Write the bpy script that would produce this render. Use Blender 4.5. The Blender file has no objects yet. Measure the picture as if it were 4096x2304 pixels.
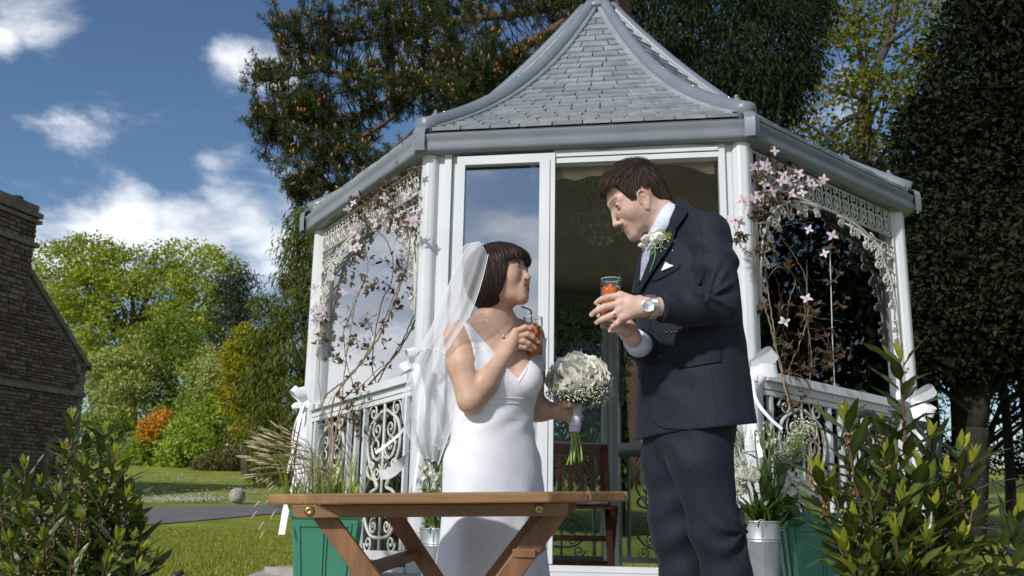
import bpy, bmesh, math, random
import numpy as np
from mathutils import Vector, Matrix, Quaternion
from mathutils.bvhtree import BVHTree
random.seed(7); rng = np.random.default_rng(7)
SC = bpy.context.scene
COL = SC.collection
R_ = math.radians
CH = 0.75                                  # camera height above the terrace

# ------------------------------------------------------------------ camera
FPX, PITCH, ROLL = 3725.9, 0.221187, 0.0174125     # focal length in photo pixels (4096 wide)
cam = bpy.data.objects.new('camera', bpy.data.cameras.new('camera'))
COL.objects.link(cam)
cam.data.sensor_width = 36.0
cam.data.lens = FPX / 4096 * 36.0
cam.data.clip_start = 0.05; cam.data.clip_end = 3000
cp, sp, cr, sr = math.cos(PITCH), math.sin(PITCH), math.cos(ROLL), math.sin(ROLL)
c_x = Vector((1, 0, 0)); c_u = Vector((0, -sp, cp)); c_f = Vector((0, cp, sp))
right = c_x * cr + c_u * sr; up = c_u * cr - c_x * sr
m = Matrix((right, up, -c_f)).transposed().to_4x4(); m.translation = (0, 0, CH)
cam.matrix_world = m
SC.camera = cam
cam.data.dof.use_dof = True; cam.data.dof.focus_distance = 3.1; cam.data.dof.aperture_fstop = 8.0
SC.view_settings.view_transform = 'Standard'; SC.view_settings.look = 'None'
SC.view_settings.gamma = 1.0; SC.view_settings.use_curve_mapping = False
SC.view_settings.exposure = 0.52
SC.render.resolution_x = 1024; SC.render.resolution_y = 576
SC.cycles.transparent_max_bounces = 24
SC.cycles.max_bounces = 10

def ray(dx, dy):
    """direction through a point given on a 2576 x 1449 grid over the photograph"""
    X = dx * 1.59006 - 2048; Y = dy * 1.59006 - 1152
    a = (cr * X + sr * Y) / FPX; b = (-sr * X + cr * Y) / FPX
    return Vector((a, cp + b * sp, sp - b * cp))
def U(dx, dy, Y):
    d = ray(dx, dy); return Vector((0, 0, CH)) + d * (Y / d.y)
def UZ(dx, dy, z):
    d = ray(dx, dy); return Vector((0, 0, CH)) + d * ((z - CH) / d.z)
def zoomU(ox, oy, s):
    """points read off an enlarged crop of the photograph"""
    return lambda x, y, Y: U((ox + x / s) / 1.59006, (oy + y / s) / 1.59006, Y)

# ------------------------------------------------------------------ sun and sky
SUN = Vector((-0.50, -0.68, 0.57)).normalized()     # towards the sun
sun = bpy.data.objects.new('sun', bpy.data.lights.new('sun', 'SUN'))
COL.objects.link(sun)
sun.data.energy = 2.7; sun.data.angle = R_(3.0); sun.data.color = (1.0, 0.955, 0.90)
sun.rotation_euler = SUN.to_track_quat('Z', 'Y').to_euler()
W = bpy.data.worlds.new('World'); SC.world = W; W.use_nodes = True
nt = W.node_tree; nt.nodes.clear()
def nd(t, **k):
    n = nt.nodes.new(t)
    for a, v in k.items(): setattr(n, a, v)
    return n
def lk(a, b): nt.links.new(a, b)
sky = nd('ShaderNodeTexSky', sky_type='NISHITA', sun_disc=False)
sky.sun_elevation = math.asin(SUN.z); sky.sun_rotation = math.atan2(SUN.x, SUN.y)
sky.air_density = 1.0; sky.dust_density = 0.3; sky.ozone_density = 3.0
hsv = nd('ShaderNodeHueSaturation'); hsv.inputs['Saturation'].default_value = 1.08; hsv.inputs['Value'].default_value = 1.0
lk(sky.outputs[0], hsv.inputs['Color'])
bg = nd('ShaderNodeBackground'); bg.inputs[1].default_value = 0.070
lk(hsv.outputs[0], bg.inputs[0])
tc = nd('ShaderNodeTexCoord')
def blob(dx, dy, r0, r1):
    d = ray(dx, dy).normalized() if not isinstance(dx, Vector) else dx.normalized()
    v = nd('ShaderNodeVectorMath', operation='DISTANCE'); lk(tc.outputs['Generated'], v.inputs[0]); v.inputs[1].default_value = d
    m = nd('ShaderNodeMapRange', interpolation_type='SMOOTHSTEP'); lk(v.outputs['Value'], m.inputs[0])
    m.inputs[1].default_value = r0; m.inputs[2].default_value = r1; m.inputs[3].default_value = 1; m.inputs[4].default_value = 0
    return m.outputs[0]
def mth(op, a, b=None):
    n = nd('ShaderNodeMath', operation=op)
    for i, x in enumerate((a, b)):
        if x is None: continue
        if isinstance(x, (int, float)): n.inputs[i].default_value = x
        else: lk(x, n.inputs[i])
    return n.outputs[0]
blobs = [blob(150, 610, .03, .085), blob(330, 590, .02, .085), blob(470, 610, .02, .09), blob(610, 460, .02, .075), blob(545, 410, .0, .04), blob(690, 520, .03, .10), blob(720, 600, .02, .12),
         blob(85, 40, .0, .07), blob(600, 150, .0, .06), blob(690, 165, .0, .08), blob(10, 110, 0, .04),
         blob(Vector((-.84, .50, .10)), 0, .1, .5), blob(Vector((-.28, -.95, .06)), 0, .12, .30), blob(Vector((-.8, -.5, .22)), 0, .1, .4), blob(Vector((.7, -.6, .35)), 0, .1, .6), blob(Vector((-.2, -.7, .75)), 0, .2, .6), blob(Vector((.8, .1, .6)), 0, .1, .5)]  # vector entries lie out of view; those behind and overhead added for fill light
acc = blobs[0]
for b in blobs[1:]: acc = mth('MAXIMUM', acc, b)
mp = nd('ShaderNodeMapping'); mp.inputs['Scale'].default_value = (1, 1, 1.9); lk(tc.outputs['Generated'], mp.inputs[0])
nz = nd('ShaderNodeTexNoise'); nz.inputs['Scale'].default_value = 6.5; nz.inputs['Detail'].default_value = 9; nz.inputs['Roughness'].default_value = .58; nz.inputs['Distortion'].default_value = .25
lk(mp.outputs[0], nz.inputs['Vector'])
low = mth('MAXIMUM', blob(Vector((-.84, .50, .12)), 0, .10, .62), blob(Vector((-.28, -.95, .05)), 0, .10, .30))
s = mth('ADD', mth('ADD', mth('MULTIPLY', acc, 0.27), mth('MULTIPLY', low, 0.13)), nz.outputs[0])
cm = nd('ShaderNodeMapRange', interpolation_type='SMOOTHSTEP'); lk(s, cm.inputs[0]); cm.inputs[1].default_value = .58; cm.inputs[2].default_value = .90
nz2 = nd('ShaderNodeTexNoise'); nz2.inputs['Scale'].default_value = 9; nz2.inputs['Detail'].default_value = 6; lk(mp.outputs[0], nz2.inputs['Vector'])
cr_ = nd('ShaderNodeValToRGB'); lk(nz2.outputs[0], cr_.inputs[0])
cr_.color_ramp.elements[0].position = .30; cr_.color_ramp.elements[0].color = (.46, .50, .56, 1)
cr_.color_ramp.elements[1].position = .62; cr_.color_ramp.elements[1].color = (.92, .93, .95, 1)
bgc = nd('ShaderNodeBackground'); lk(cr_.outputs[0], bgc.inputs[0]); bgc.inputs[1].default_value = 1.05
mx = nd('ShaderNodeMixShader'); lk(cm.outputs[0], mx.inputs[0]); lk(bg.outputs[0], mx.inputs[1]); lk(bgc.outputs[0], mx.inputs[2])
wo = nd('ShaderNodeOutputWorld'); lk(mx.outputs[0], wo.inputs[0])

# ------------------------------------------------------------------ helpers: objects
def link(o, parent=None):
    COL.objects.link(o)
    if parent is not None: o.parent = parent
    return o
def tag(o, label=None, cat=None, group=None, kind=None):
    if label: o['label'] = label
    if cat: o['category'] = cat
    if group: o['group'] = group
    if kind: o['kind'] = kind
    return o
def thing(name, label, cat, loc=(0, 0, 0), group=None, kind=None):
    o = bpy.data.objects.new(name, None); o.location = loc; o.empty_display_size = .1
    link(o); tag(o, label, cat, group, kind); return o
def place(o, parent):
    """keep world-space mesh data where it is under a parent that has a location"""
    if parent is not None:
        p = parent; off = Vector((0, 0, 0))
        while p is not None: off += p.location; p = p.parent
        o.location = o.location - off
        o.parent = parent
    return o
def mk(name, V, F, mat=None, parent=None, smooth=True, cols=None, tint=None, kind=None, me_only=False):
    V = np.asarray(V, np.float32).reshape(-1, 3)
    me = bpy.data.meshes.new(name)
    if isinstance(F, np.ndarray) and F.ndim == 2:
        n, k = F.shape
        me.vertices.add(len(V)); me.vertices.foreach_set('co', V.ravel())
        me.loops.add(n * k); me.loops.foreach_set('vertex_index', F.astype(np.int32).ravel())
        me.polygons.add(n); me.polygons.foreach_set('loop_start', np.arange(0, n * k, k, dtype=np.int32))
        try: me.polygons.foreach_set('loop_total', np.full(n, k, np.int32))
        except Exception: pass
        me.update(calc_edges=True); me.validate()
    else:
        me.from_pydata([tuple(map(float, v)) for v in V], [], [list(map(int, f)) for f in F]); me.update()
    if smooth: me.polygons.foreach_set('use_smooth', np.ones(len(me.polygons), bool))
    if cols is not None:
        a = me.color_attributes.new('col', 'FLOAT_COLOR', 'POINT')
        c = np.ones((len(V), 4), np.float32); c[:, :3] = cols; a.data.foreach_set('color', c.ravel())
    if tint is not None:
        a = me.attributes.new('tint', 'FLOAT', 'POINT'); a.data.foreach_set('value', np.asarray(tint, np.float32))
    if mat is not None: me.materials.append(mat)
    if me_only: return me
    o = bpy.data.objects.new(name, me); link(o)
    if kind: o['kind'] = kind
    return place(o, parent)
class MB:
    """collects simple solids into one mesh"""
    def __init__(s): s.V = []; s.F = []
    def add(s, V, F):
        b = len(s.V); s.V += [tuple(v) for v in V]; s.F += [[b + i for i in f] for f in F]; return s
    def box(s, c, size, rot=None):
        c = Vector(c); h = Vector(size) / 2
        P = [Vector((x * h.x, y * h.y, z * h.z)) for x in (-1, 1) for y in (-1, 1) for z in (-1, 1)]
        if rot is not None: P = [rot @ p for p in P]
        return s.add([c + p for p in P], [(0, 1, 3, 2), (4, 6, 7, 5), (0, 4, 5, 1), (2, 3, 7, 6), (0, 2, 6, 4), (1, 5, 7, 3)])
    def bar(s, a, b, w, t, upv=(0, 0, 1), ch=0.0):
        """a beam of width w (across upv side) and thickness t from a to b; ch chamfers the long edges"""
        a = Vector(a); b = Vector(b); d = (b - a).normalized(); u = Vector(upv); x = d.cross(u).normalized(); u = x.cross(d).normalized()
        if ch <= 0: pr = [(-w / 2, -t / 2), (w / 2, -t / 2), (w / 2, t / 2), (-w / 2, t / 2)]
        else:
            W2, T2 = w / 2, t / 2
            pr = [(-W2 + ch, -T2), (W2 - ch, -T2), (W2, -T2 + ch), (W2, T2 - ch), (W2 - ch, T2), (-W2 + ch, T2), (-W2, T2 - ch), (-W2, -T2 + ch)]
        n = len(pr)
        V = [p + x * q[0] + u * q[1] for p in (a, b) for q in pr]
        return s.add(V, [(i, (i + 1) % n, n + (i + 1) % n, n + i) for i in range(n)] + [tuple(range(n))[::-1], tuple(range(n, 2 * n))])
    def tube(s, pts, r, n=6, cap=True, rs=None):
        P = [Vector(p) for p in pts]; N = len(P)
        if N < 2: return s
        x = None; V = []
        for i, p in enumerate(P):
            d = (P[min(i + 1, N - 1)] - P[max(i - 1, 0)])
            d = d.normalized() if d.length > 1e-9 else Vector((0, 0, 1))
            if x is None:
                x = d.orthogonal().normalized()
            else:
                x = x - d * x.dot(d); x = x.normalized() if x.length > 1e-6 else d.orthogonal().normalized()
            y = d.cross(x); rr = rs[i] if rs is not None else r
            V += [p + (x * math.cos(t) + y * math.sin(t)) * rr for t in (2 * math.pi * k / n for k in range(n))]
        F = [(i * n + k, i * n + (k + 1) % n, (i + 1) * n + (k + 1) % n, (i + 1) * n + k) for i in range(N - 1) for k in range(n)]
        if cap: F += [tuple(range(n))[::-1], tuple(range((N - 1) * n, N * n))]
        return s.add(V, F)
    def lathe(s, c, prof, n=20, axis=None, up=Vector((0, 0, 1))):
        c = Vector(c); ax = (axis or up).normalized(); x = ax.orthogonal().normalized(); y = ax.cross(x)
        V = []; N = len(prof)
        for (r, z) in prof: V += [c + ax * z + (x * math.cos(2 * math.pi * k / n) + y * math.sin(2 * math.pi * k / n)) * r for k in range(n)]
        F = [(i * n + k, i * n + (k + 1) % n, (i + 1) * n + (k + 1) % n, (i + 1) * n + k) for i in range(N - 1) for k in range(n)]
        if prof[0][0] > 1e-5: F.append(tuple(range(n))[::-1])
        if prof[-1][0] > 1e-5: F.append(tuple(range((N - 1) * n, N * n)))
        return s.add(V, F)
    def ball(s, c, r, n=8, m_=6, sc=(1, 1, 1)):
        c = Vector(c); V = [c + Vector((0, 0, r * sc[2]))]
        for i in range(1, m_):
            t = math.pi * i / m_
            V += [c + Vector((r * sc[0] * math.sin(t) * math.cos(2 * math.pi * k / n), r * sc[1] * math.sin(t) * math.sin(2 * math.pi * k / n), r * sc[2] * math.cos(t))) for k in range(n)]
        V.append(c - Vector((0, 0, r * sc[2]))); L = len(V) - 1
        F = [(0, 1 + k, 1 + (k + 1) % n) for k in range(n)]
        F += [(1 + i * n + k, 1 + (i + 1) * n + k, 1 + (i + 1) * n + (k + 1) % n, 1 + i * n + (k + 1) % n) for i in range(m_ - 2) for k in range(n)]
        F += [(L, 1 + (m_ - 2) * n + (k + 1) % n, 1 + (m_ - 2) * n + k) for k in range(n)]
        return s.add(V, F)
    def obj(s, name, mat, parent=None, smooth=False, kind=None, label=None):
        o = mk(name, s.V, s.F, mat, parent, smooth=smooth, kind=kind)
        if label: o['label'] = label
        return o
def auto_smooth(o, deg=35):
    """smooth faces, sharp edges past an angle"""
    me = o.data; bm = bmesh.new(); bm.from_mesh(me)
    bmesh.ops.recalc_face_normals(bm, faces=bm.faces)
    for f in bm.faces: f.smooth = True
    for e in bm.edges:
        if len(e.link_faces) == 2 and e.calc_face_angle(0) > R_(deg): e.smooth = False
    bm.to_mesh(me); bm.free(); return o
def bevel(o, w=.004, seg=2, deg=30):
    b = o.modifiers.new('bevel', 'BEVEL'); b.width = w; b.segments = seg; b.limit_method = 'ANGLE'; b.angle_limit = R_(deg)
    return o
def catmull(pts, n=8):
    P = [Vector(p) for p in pts]
    if len(P) < 3: return P
    Q = [P[0] * 2 - P[1]] + P + [P[-1] * 2 - P[-2]]; out = []
    for i in range(1, len(Q) - 2):
        p0, p1, p2, p3 = Q[i - 1], Q[i], Q[i + 1], Q[i + 2]
        for k in range(n):
            t = k / n
            out.append(0.5 * ((2 * p1) + (p2 - p0) * t + (2 * p0 - 5 * p1 + 4 * p2 - p3) * t * t + (3 * p1 - p0 - 3 * p2 + p3) * t ** 3))
    out.append(P[-1]); return out

# ------------------------------------------------------------------ materials
def pmat(name, col, rough=.6, metal=0., col2=None, scale=8., bump=0., bscale=60., spec=.5, coat=0., vcol=False, sss=0., stretch=None, det=4, contrast=(.35, .65), objcoord=True, sheen=0., tintmix=None, trans=0., ior=1.45):
    m = bpy.data.materials.new(name); m.use_nodes = True
    t = m.node_tree; P = t.nodes['Principled BSDF']; L = t.links.new
    P.inputs['Base Color'].default_value = (*col, 1); P.inputs['Roughness'].default_value = rough; P.inputs['Metallic'].default_value = metal
    P.inputs['Specular IOR Level'].default_value = spec; P.inputs['Coat Weight'].default_value = coat; P.inputs['IOR'].default_value = ior
    if sheen: P.inputs['Sheen Weight'].default_value = sheen
    if trans: P.inputs['Transmission Weight'].default_value = trans
    if sss:
        P.inputs['Subsurface Weight'].default_value = sss; P.inputs['Subsurface Radius'].default_value = (.012, .005, .003); P.inputs['Subsurface Scale'].default_value = .6
    co = t.nodes.new('ShaderNodeTexCoord'); src = co.outputs['Object' if objcoord else 'Generated']
    if stretch is not None:
        mp = t.nodes.new('ShaderNodeMapping'); mp.inputs['Scale'].default_value = stretch; L(src, mp.inputs[0]); src = mp.outputs[0]
    if vcol:
        a = t.nodes.new('ShaderNodeAttribute'); a.attribute_name = 'col'; colsrc = a.outputs['Color']
    else: colsrc = None
    if col2 is not None:
        n = t.nodes.new('ShaderNodeTexNoise'); n.inputs['Scale'].default_value = scale; n.inputs['Detail'].default_value = det; L(src, n.inputs['Vector'])
        r = t.nodes.new('ShaderNodeMapRange'); L(n.outputs[0], r.inputs[0]); r.inputs[1].default_value = contrast[0]; r.inputs[2].default_value = contrast[1]
        x = t.nodes.new('ShaderNodeMix'); x.data_type = 'RGBA'; L(r.outputs[0], x.inputs[0])
        if colsrc is not None:
            x.blend_type = 'MULTIPLY'; L(colsrc, x.inputs[6]); x.inputs[7].default_value = (*col2, 1)
        else:
            x.inputs[6].default_value = (*col, 1); x.inputs[7].default_value = (*col2, 1)
        colsrc = x.outputs[2]
    if tintmix is not None:
        a = t.nodes.new('ShaderNodeAttribute'); a.attribute_name = 'tint'
        x = t.nodes.new('ShaderNodeMix'); x.data_type = 'RGBA'; L(a.outputs['Fac'], x.inputs[0])
        x.inputs[6].default_value = (*col, 1); x.inputs[7].default_value = (*tintmix, 1); colsrc = x.outputs[2]
    if colsrc is not None: L(colsrc, P.inputs['Base Color'])
    if bump:
        n = t.nodes.new('ShaderNodeTexNoise'); n.inputs['Scale'].default_value = bscale; n.inputs['Detail'].default_value = 5; L(src, n.inputs['Vector'])
        b = t.nodes.new('ShaderNodeBump'); b.inputs['Strength'].default_value = bump; b.inputs['Distance'].default_value = .01; L(n.outputs[0], b.inputs['Height']); L(b.outputs[0], P.inputs['Normal'])
    return m
def leafmat(name, c1, c2, rough=.45, tr=.3, spec=.4, trcol=None):
    """foliage: colour from each leaf's own tint, light passing through the blade"""
    m = bpy.data.materials.new(name); m.use_nodes = True; t = m.node_tree; L = t.links.new
    P = t.nodes['Principled BSDF']; out = t.nodes['Material Output']
    a = t.nodes.new('ShaderNodeAttribute'); a.attribute_name = 'tint'
    oi = t.nodes.new('ShaderNodeObjectInfo')
    ad = t.nodes.new('ShaderNodeMath'); ad.operation = 'MULTIPLY_ADD'; L(oi.outputs['Random'], ad.inputs[0]); ad.inputs[1].default_value = .35; L(a.outputs['Fac'], ad.inputs[2])
    x = t.nodes.new('ShaderNodeMix'); x.data_type = 'RGBA'; x.clamp_factor = True; L(ad.outputs[0], x.inputs[0]); x.inputs[6].default_value = (*c1, 1); x.inputs[7].default_value = (*c2, 1)
    L(x.outputs[2], P.inputs['Base Color']); P.inputs['Roughness'].default_value = rough; P.inputs['Specular IOR Level'].default_value = spec
    T = t.nodes.new('ShaderNodeBsdfTranslucent')
    if trcol is None:
        g = t.nodes.new('ShaderNodeMix'); g.data_type = 'RGBA'; g.blend_type = 'MULTIPLY'; g.inputs[0].default_value = 1; L(x.outputs[2], g.inputs[6]); g.inputs[7].default_value = (1.3, 1.35, .6, 1); L(g.outputs[2], T.inputs[0])
    else: T.inputs[0].default_value = (*trcol, 1)
    s = t.nodes.new('ShaderNodeMixShader'); s.inputs[0].default_value = tr; L(P.outputs[0], s.inputs[1]); L(T.outputs[0], s.inputs[2]); L(s.outputs[0], out.inputs[0])
    return m
def glassmat(name, refl=.12, tint=(1, 1, 1), rough=0.0, fres=1.5):
    m = bpy.data.materials.new(name); m.use_nodes = True; t = m.node_tree; t.nodes.clear(); L = t.links.new
    o = t.nodes.new('ShaderNodeOutputMaterial'); T = t.nodes.new('ShaderNodeBsdfTransparent'); T.inputs[0].default_value = (*tint, 1)
    G = t.nodes.new('ShaderNodeBsdfGlossy'); G.inputs['Roughness'].default_value = rough; G.inputs[0].default_value = (.95, .97, 1, 1)
    f = t.nodes.new('ShaderNodeFresnel'); f.inputs[0].default_value = fres
    a = t.nodes.new('ShaderNodeMath'); a.operation = 'ADD'; a.use_clamp = True; L(f.outputs[0], a.inputs[0]); a.inputs[1].default_value = refl
    s = t.nodes.new('ShaderNodeMixShader'); L(a.outputs[0], s.inputs[0]); L(T.outputs[0], s.inputs[1]); L(G.outputs[0], s.inputs[2]); L(s.outputs[0], o.inputs[0])
    return m
# ================================================================== terrain
_ty = np.array([-60, 0, 9.5, 14, 19, 25, 27, 34, 42, 60, 80, 140, 900.]); _tz = np.array([0, 0, -.03, .03, .20, .475, .57, 1.12, 1.85, 3.1, 3.7, 4.0, 4.0])
def ground(x, y):
    return np.interp(y, _ty, _tz) - 0.02 * np.clip(y - 4, 0, 2) / 2
def on_ground(dx, dy):
    d = ray(dx, dy); lo, hi = 6., 400.
    for _ in range(60):
        t = (lo + hi) / 2; p = Vector((0, 0, CH)) + d * (t / d.y)
        if p.z > ground(p.x, p.y): lo = t
        else: hi = t
    return Vector((0, 0, CH)) + d * (lo / d.y)
def grid_mesh(xs, ys, zf):
    X, Y = np.meshgrid(xs, ys); Z = zf(X, Y); V = np.stack([X, Y, Z], -1).reshape(-1, 3); nx = len(xs)
    i, j = np.meshgrid(np.arange(nx - 1), np.arange(len(ys) - 1)); a = (j * nx + i).ravel()
    return V, np.stack([a, a + 1, a + nx + 1, a + nx], 1)
m_lawn = pmat('lawn_grass', (.145, .185, .020), .9, col2=(.25, .25, .05), scale=1.3, bump=.6, bscale=40, spec=.15, det=8)
xs = np.concatenate([np.linspace(-400, -40, 14), np.linspace(-36, 36, 49), np.linspace(40, 400, 14)])
ys = np.concatenate([[-60, -20, 2.0], np.linspace(4, 80, 100), np.linspace(90, 900, 20)])
V, F = grid_mesh(xs, ys, ground)
lawn = mk('lawn', V, F, m_lawn); lawn['kind'] = 'structure'
# terrace of pale paving the couple stand on
m_pave = pmat('terrace_stone', (.36, .34, .31), .85, col2=(.28, .265, .24), scale=5, bump=.3, bscale=60)
terr = thing('terrace', None, None, kind='structure')
xs_, ys_ = np.arange(-3.0, 4.2, .6), np.arange(-1.6, 4.4, .6)
for i, x in enumerate(xs_):
    for j, y in enumerate(ys_):
        if y + .6 > 4.6: continue
        MB().box((x + .3, y + .3, -.02), (.588, .588, .05)).obj('paving_slab', m_pave, terr)
MB().box((.6, 1.1, -.05), (7.25, 6.05, .08)).obj('bedding', pmat('mortar', (.2, .19, .17), .95), terr)
# drive
m_asph = pmat('drive_asphalt', (.125, .12, .125), .9, col2=(.16, .155, .155), scale=2.5, bump=.4, bscale=90)
far_ = [(-420, 1296), (-60, 1291), (200, 1287), (405, 1278), (560, 1273.5), (700, 1270), (860, 1266), (1100, 1262)]
near_ = [(-420, 1372), (-60, 1352), (200, 1340), (380, 1322), (560, 1306), (700, 1293.5), (860, 1285), (1100, 1276)]
A = [on_ground(*p) for p in far_]; B = [on_ground(*p) for p in near_]
A = catmull(A, 5); B = catmull(B, 5)
V = []; F = []
for k, (a, b) in enumerate(zip(A, B)):
    for q in range(9):
        p = a.lerp(b, q / 8); V.append((p.x, p.y, ground(p.x, p.y) + .02 + .015 * math.sin(math.pi * q / 8)))
for k in range(len(A) - 1):
    for q in range(8): F.append((k * 9 + q, k * 9 + q + 1, (k + 1) * 9 + q + 1, (k + 1) * 9 + q))
drive = mk('drive', V, F, m_asph); drive['kind'] = 'structure'
DRV = [(a, b) for a, b in zip(A, B)]

def quads_from(P, D, N, L, Wd, fold=.15):
    """n leaf blades: base P, direction D, normal N, length L, width Wd -> V, F, 4 verts each"""
    D = D / np.linalg.norm(D, axis=1, keepdims=True); S = np.cross(D, N); S /= (np.linalg.norm(S, axis=1, keepdims=True) + 1e-9)
    N2 = np.cross(S, D)
    L = np.broadcast_to(np.asarray(L), (len(P),))[:, None]; Wd = np.broadcast_to(np.asarray(Wd), (len(P),))[:, None]
    mid = P + D * L * .5
    V = np.stack([P, mid + S * Wd * .5 + N2 * Wd * fold, P + D * L, mid - S * Wd * .5 + N2 * Wd * fold], 1).reshape(-1, 3)
    i = np.arange(len(P)) * 4
    return V, np.stack([i, i + 1, i + 2, i + 3], 1)
def rdir(n):
    v = rng.normal(size=(n, 3)); return v / np.linalg.norm(v, axis=1, keepdims=True)

# grass blades where the lawn shows close by
def grass_patch(n, x0, x1, y0, y1):
    x = rng.uniform(x0, x1, n); y = y0 + (y1 - y0) * rng.random(n) ** 1.5
    return np.stack([x, y, ground(x, y)], 1)
gp = np.concatenate([grass_patch(52000, -7.5, -1.6, 8.6, 17), grass_patch(22000, -1, 6.5, 9.6, 15), grass_patch(16000, 5, 9, 9, 18)])
n = len(gp); D = rng.normal(size=(n, 3)) * .35; D[:, 2] = 1
V, F = quads_from(gp, D, rdir(n), rng.uniform(.03, .075, n), rng.uniform(.006, .012, n), 0)
m_blade = leafmat('grass_blades', (.135, .185, .020), (.33, .32, .065), .75, .25, .1)
grass = mk('grass', V, F, m_blade, tint=np.repeat(rng.random(n) ** 1.5 * .8, 4), kind='stuff')
# daisies and buttercups
def discs(P, r, mat, name):
    n = len(P); k = 6; a = np.linspace(0, 2 * np.pi, k, endpoint=False)
    r = np.broadcast_to(r, (n,))
    V = P[:, None, :] + np.stack([np.cos(a)[None] * r[:, None], np.sin(a)[None] * r[:, None], np.zeros((n, k)) + .0], -1)
    V[:, :, 2] += np.where(np.arange(k) % 2 == 0, .25, -.1)[None] * r[:, None]
    return mk(name, V.reshape(-1, 3), np.arange(n * k).reshape(n, k), mat, kind='stuff')
pts = []
for (cx_, cy_, sx, sy, k) in [(450, 1262, 60, 5, 500), (330, 1268, 40, 5, 160), (560, 1260, 60, 6, 160), (420, 1225, 90, 16, 200), (500, 1205, 100, 14, 160), (640, 1240, 40, 12, 90)]:
    for _ in range(k):
        p = on_ground(random.gauss(cx_, sx), min(1272, random.gauss(cy_, sy))); pts.append((p.x, p.y, ground(p.x, p.y) + .09))
for _ in range(130):
    x, y = random.uniform(-1, 12), random.uniform(11, 22); pts.append((x, y, ground(x, y) + .07))
P_ = np.array(pts); far = np.clip(P_[:, 1] / 30, .4, 1.4)
discs(P_, .05 * far * rng.uniform(.5, 1.2, len(P_)), pmat('daisy_white', (.8, .8, .78), .7), 'daisies')
pts = [on_ground(*p) for p in [(420, 1340), (440, 1350), (540, 1385), (548, 1383), (470, 1343), (500, 1338), (600, 1360), (530, 1235), (590, 1215), (470, 1250), (500, 1252), (425, 1350), (640, 1243), (655, 1236)]]
discs(np.array([(p.x, p.y, p.z + .08) for p in pts]), .035, pmat('buttercup_yellow', (.75, .5, .02), .6), 'buttercups')
# stone ball at the edge of the drive
m_ball = pmat('weathered_stone', (.40, .36, .32), .95, col2=(.22, .19, .165), scale=9, bump=.8, bscale=30, det=8)
bp = on_ground(595, 1268)
r_ = .0136 * bp.y / 30 * 19 * 1.0
ballm = MB().ball((0, 0, 0), r_, 24, 16).lathe((0, 0, -r_ * 1.05), [(r_ * .55, 0), (r_ * .5, .06), (r_ * .4, .1)], 16)
o = mk('stone_ball', ballm.V, ballm.F, m_ball); o.location = (bp.x, bp.y, ground(bp.x, bp.y) + r_ * .95)
tag(o, 'round weathered stone ball standing on the lawn beside the drive', 'stone ball')

# ================================================================== the stone house on the left
hp0 = U(0, 900, 25.0); hp1 = U(212, 900, 28.2)
HS = Vector((hp1.x - hp0.x, hp1.y - hp0.y, 0)).normalized(); HN = Vector((HS.y, -HS.x, 0)); H0 = Vector((hp0.x, hp0.y, 0))
def hs(dx, dy):
    d = ray(dx, dy); t = (H0 - Vector((0, 0, CH))).dot(HN) / d.dot(HN); p = Vector((0, 0, CH)) + d * t
    return (p - H0).dot(HS), p.z
def hw(s, z, o=0.): return H0 + HS * s + HN * o + Vector((0, 0, z))
HROT = Matrix((HS, HN * -1, Vector((0, 0, 1)))).transposed()
m_st = [pmat('rubble_stone_%s' % k, c, .92, col2=c2, scale=6, bump=.7, bscale=25) for k, c, c2 in
        (('red', (.20, .112, .078), (.115, .066, .048)), ('buff', (.21, .165, .13), (.13, .105, .085)), ('grey', (.19, .155, .135), (.12, .10, .09)), ('brown', (.125, .078, .058), (.08, .05, .04)))]
m_dress = pmat('dressed_stone', (.20, .17, .14), .9, col2=(.12, .10, .085), scale=4, bump=.5, bscale=20)
m_mort = pmat('lime_mortar', (.17, .145, .125), .95, col2=(.11, .095, .08), scale=10, bump=.5, bscale=40)
house = thing('stone_house', 'old rubble stone house gable with a tall chimney at the left edge', 'house', (H0.x, H0.y, 0))
sA, zA = hs(76, 690); sE, zE = hs(214, 915)              # gable slope: chimney foot and eaves
slope = (zE - zA) / (sE - sA)
apex_s = hs(30, 640)[0]
def gable_top(s): return zA + slope * (max(s, apex_s) - sA) if s >= apex_s else zA + slope * (apex_s - sA) - slope * (s - apex_s) * -1
sL = 2 * apex_s - sE
gz = 0.0
def prism(poly, t, name, mat, parent, o0=0.):
    """a wall polygon in (s,z) with thickness t behind face offset o0"""
    n = len(poly); V = [hw(s, z, o0) for s, z in poly] + [hw(s, z, o0 - t) for s, z in poly]
    F = [tuple(range(n)), tuple(range(n, 2 * n))[::-1]] + [(i, i + n, (i + 1) % n + n, (i + 1) % n) for i in range(n)]
    return mk(name, V, F, mat, parent, smooth=False)
zap_ = zA + slope * (apex_s - sA)
prism([(sL, gz), (sE, gz), (sE, zE), (apex_s, zap_), (sL, zE)], .5, 'wall', m_mort, house, -.02)
c0, c1 = hs(-38, 600)[0], hs(78, 600)[0]; zt = hs(60, 530)[1]; zc0 = hs(40, 700)[1] - 2.5
prism([(c0, zc0), (c1, zc0), (c1, zt), (c0, zt)], .9, 'chimney', m_mort, house, .12)
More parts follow.
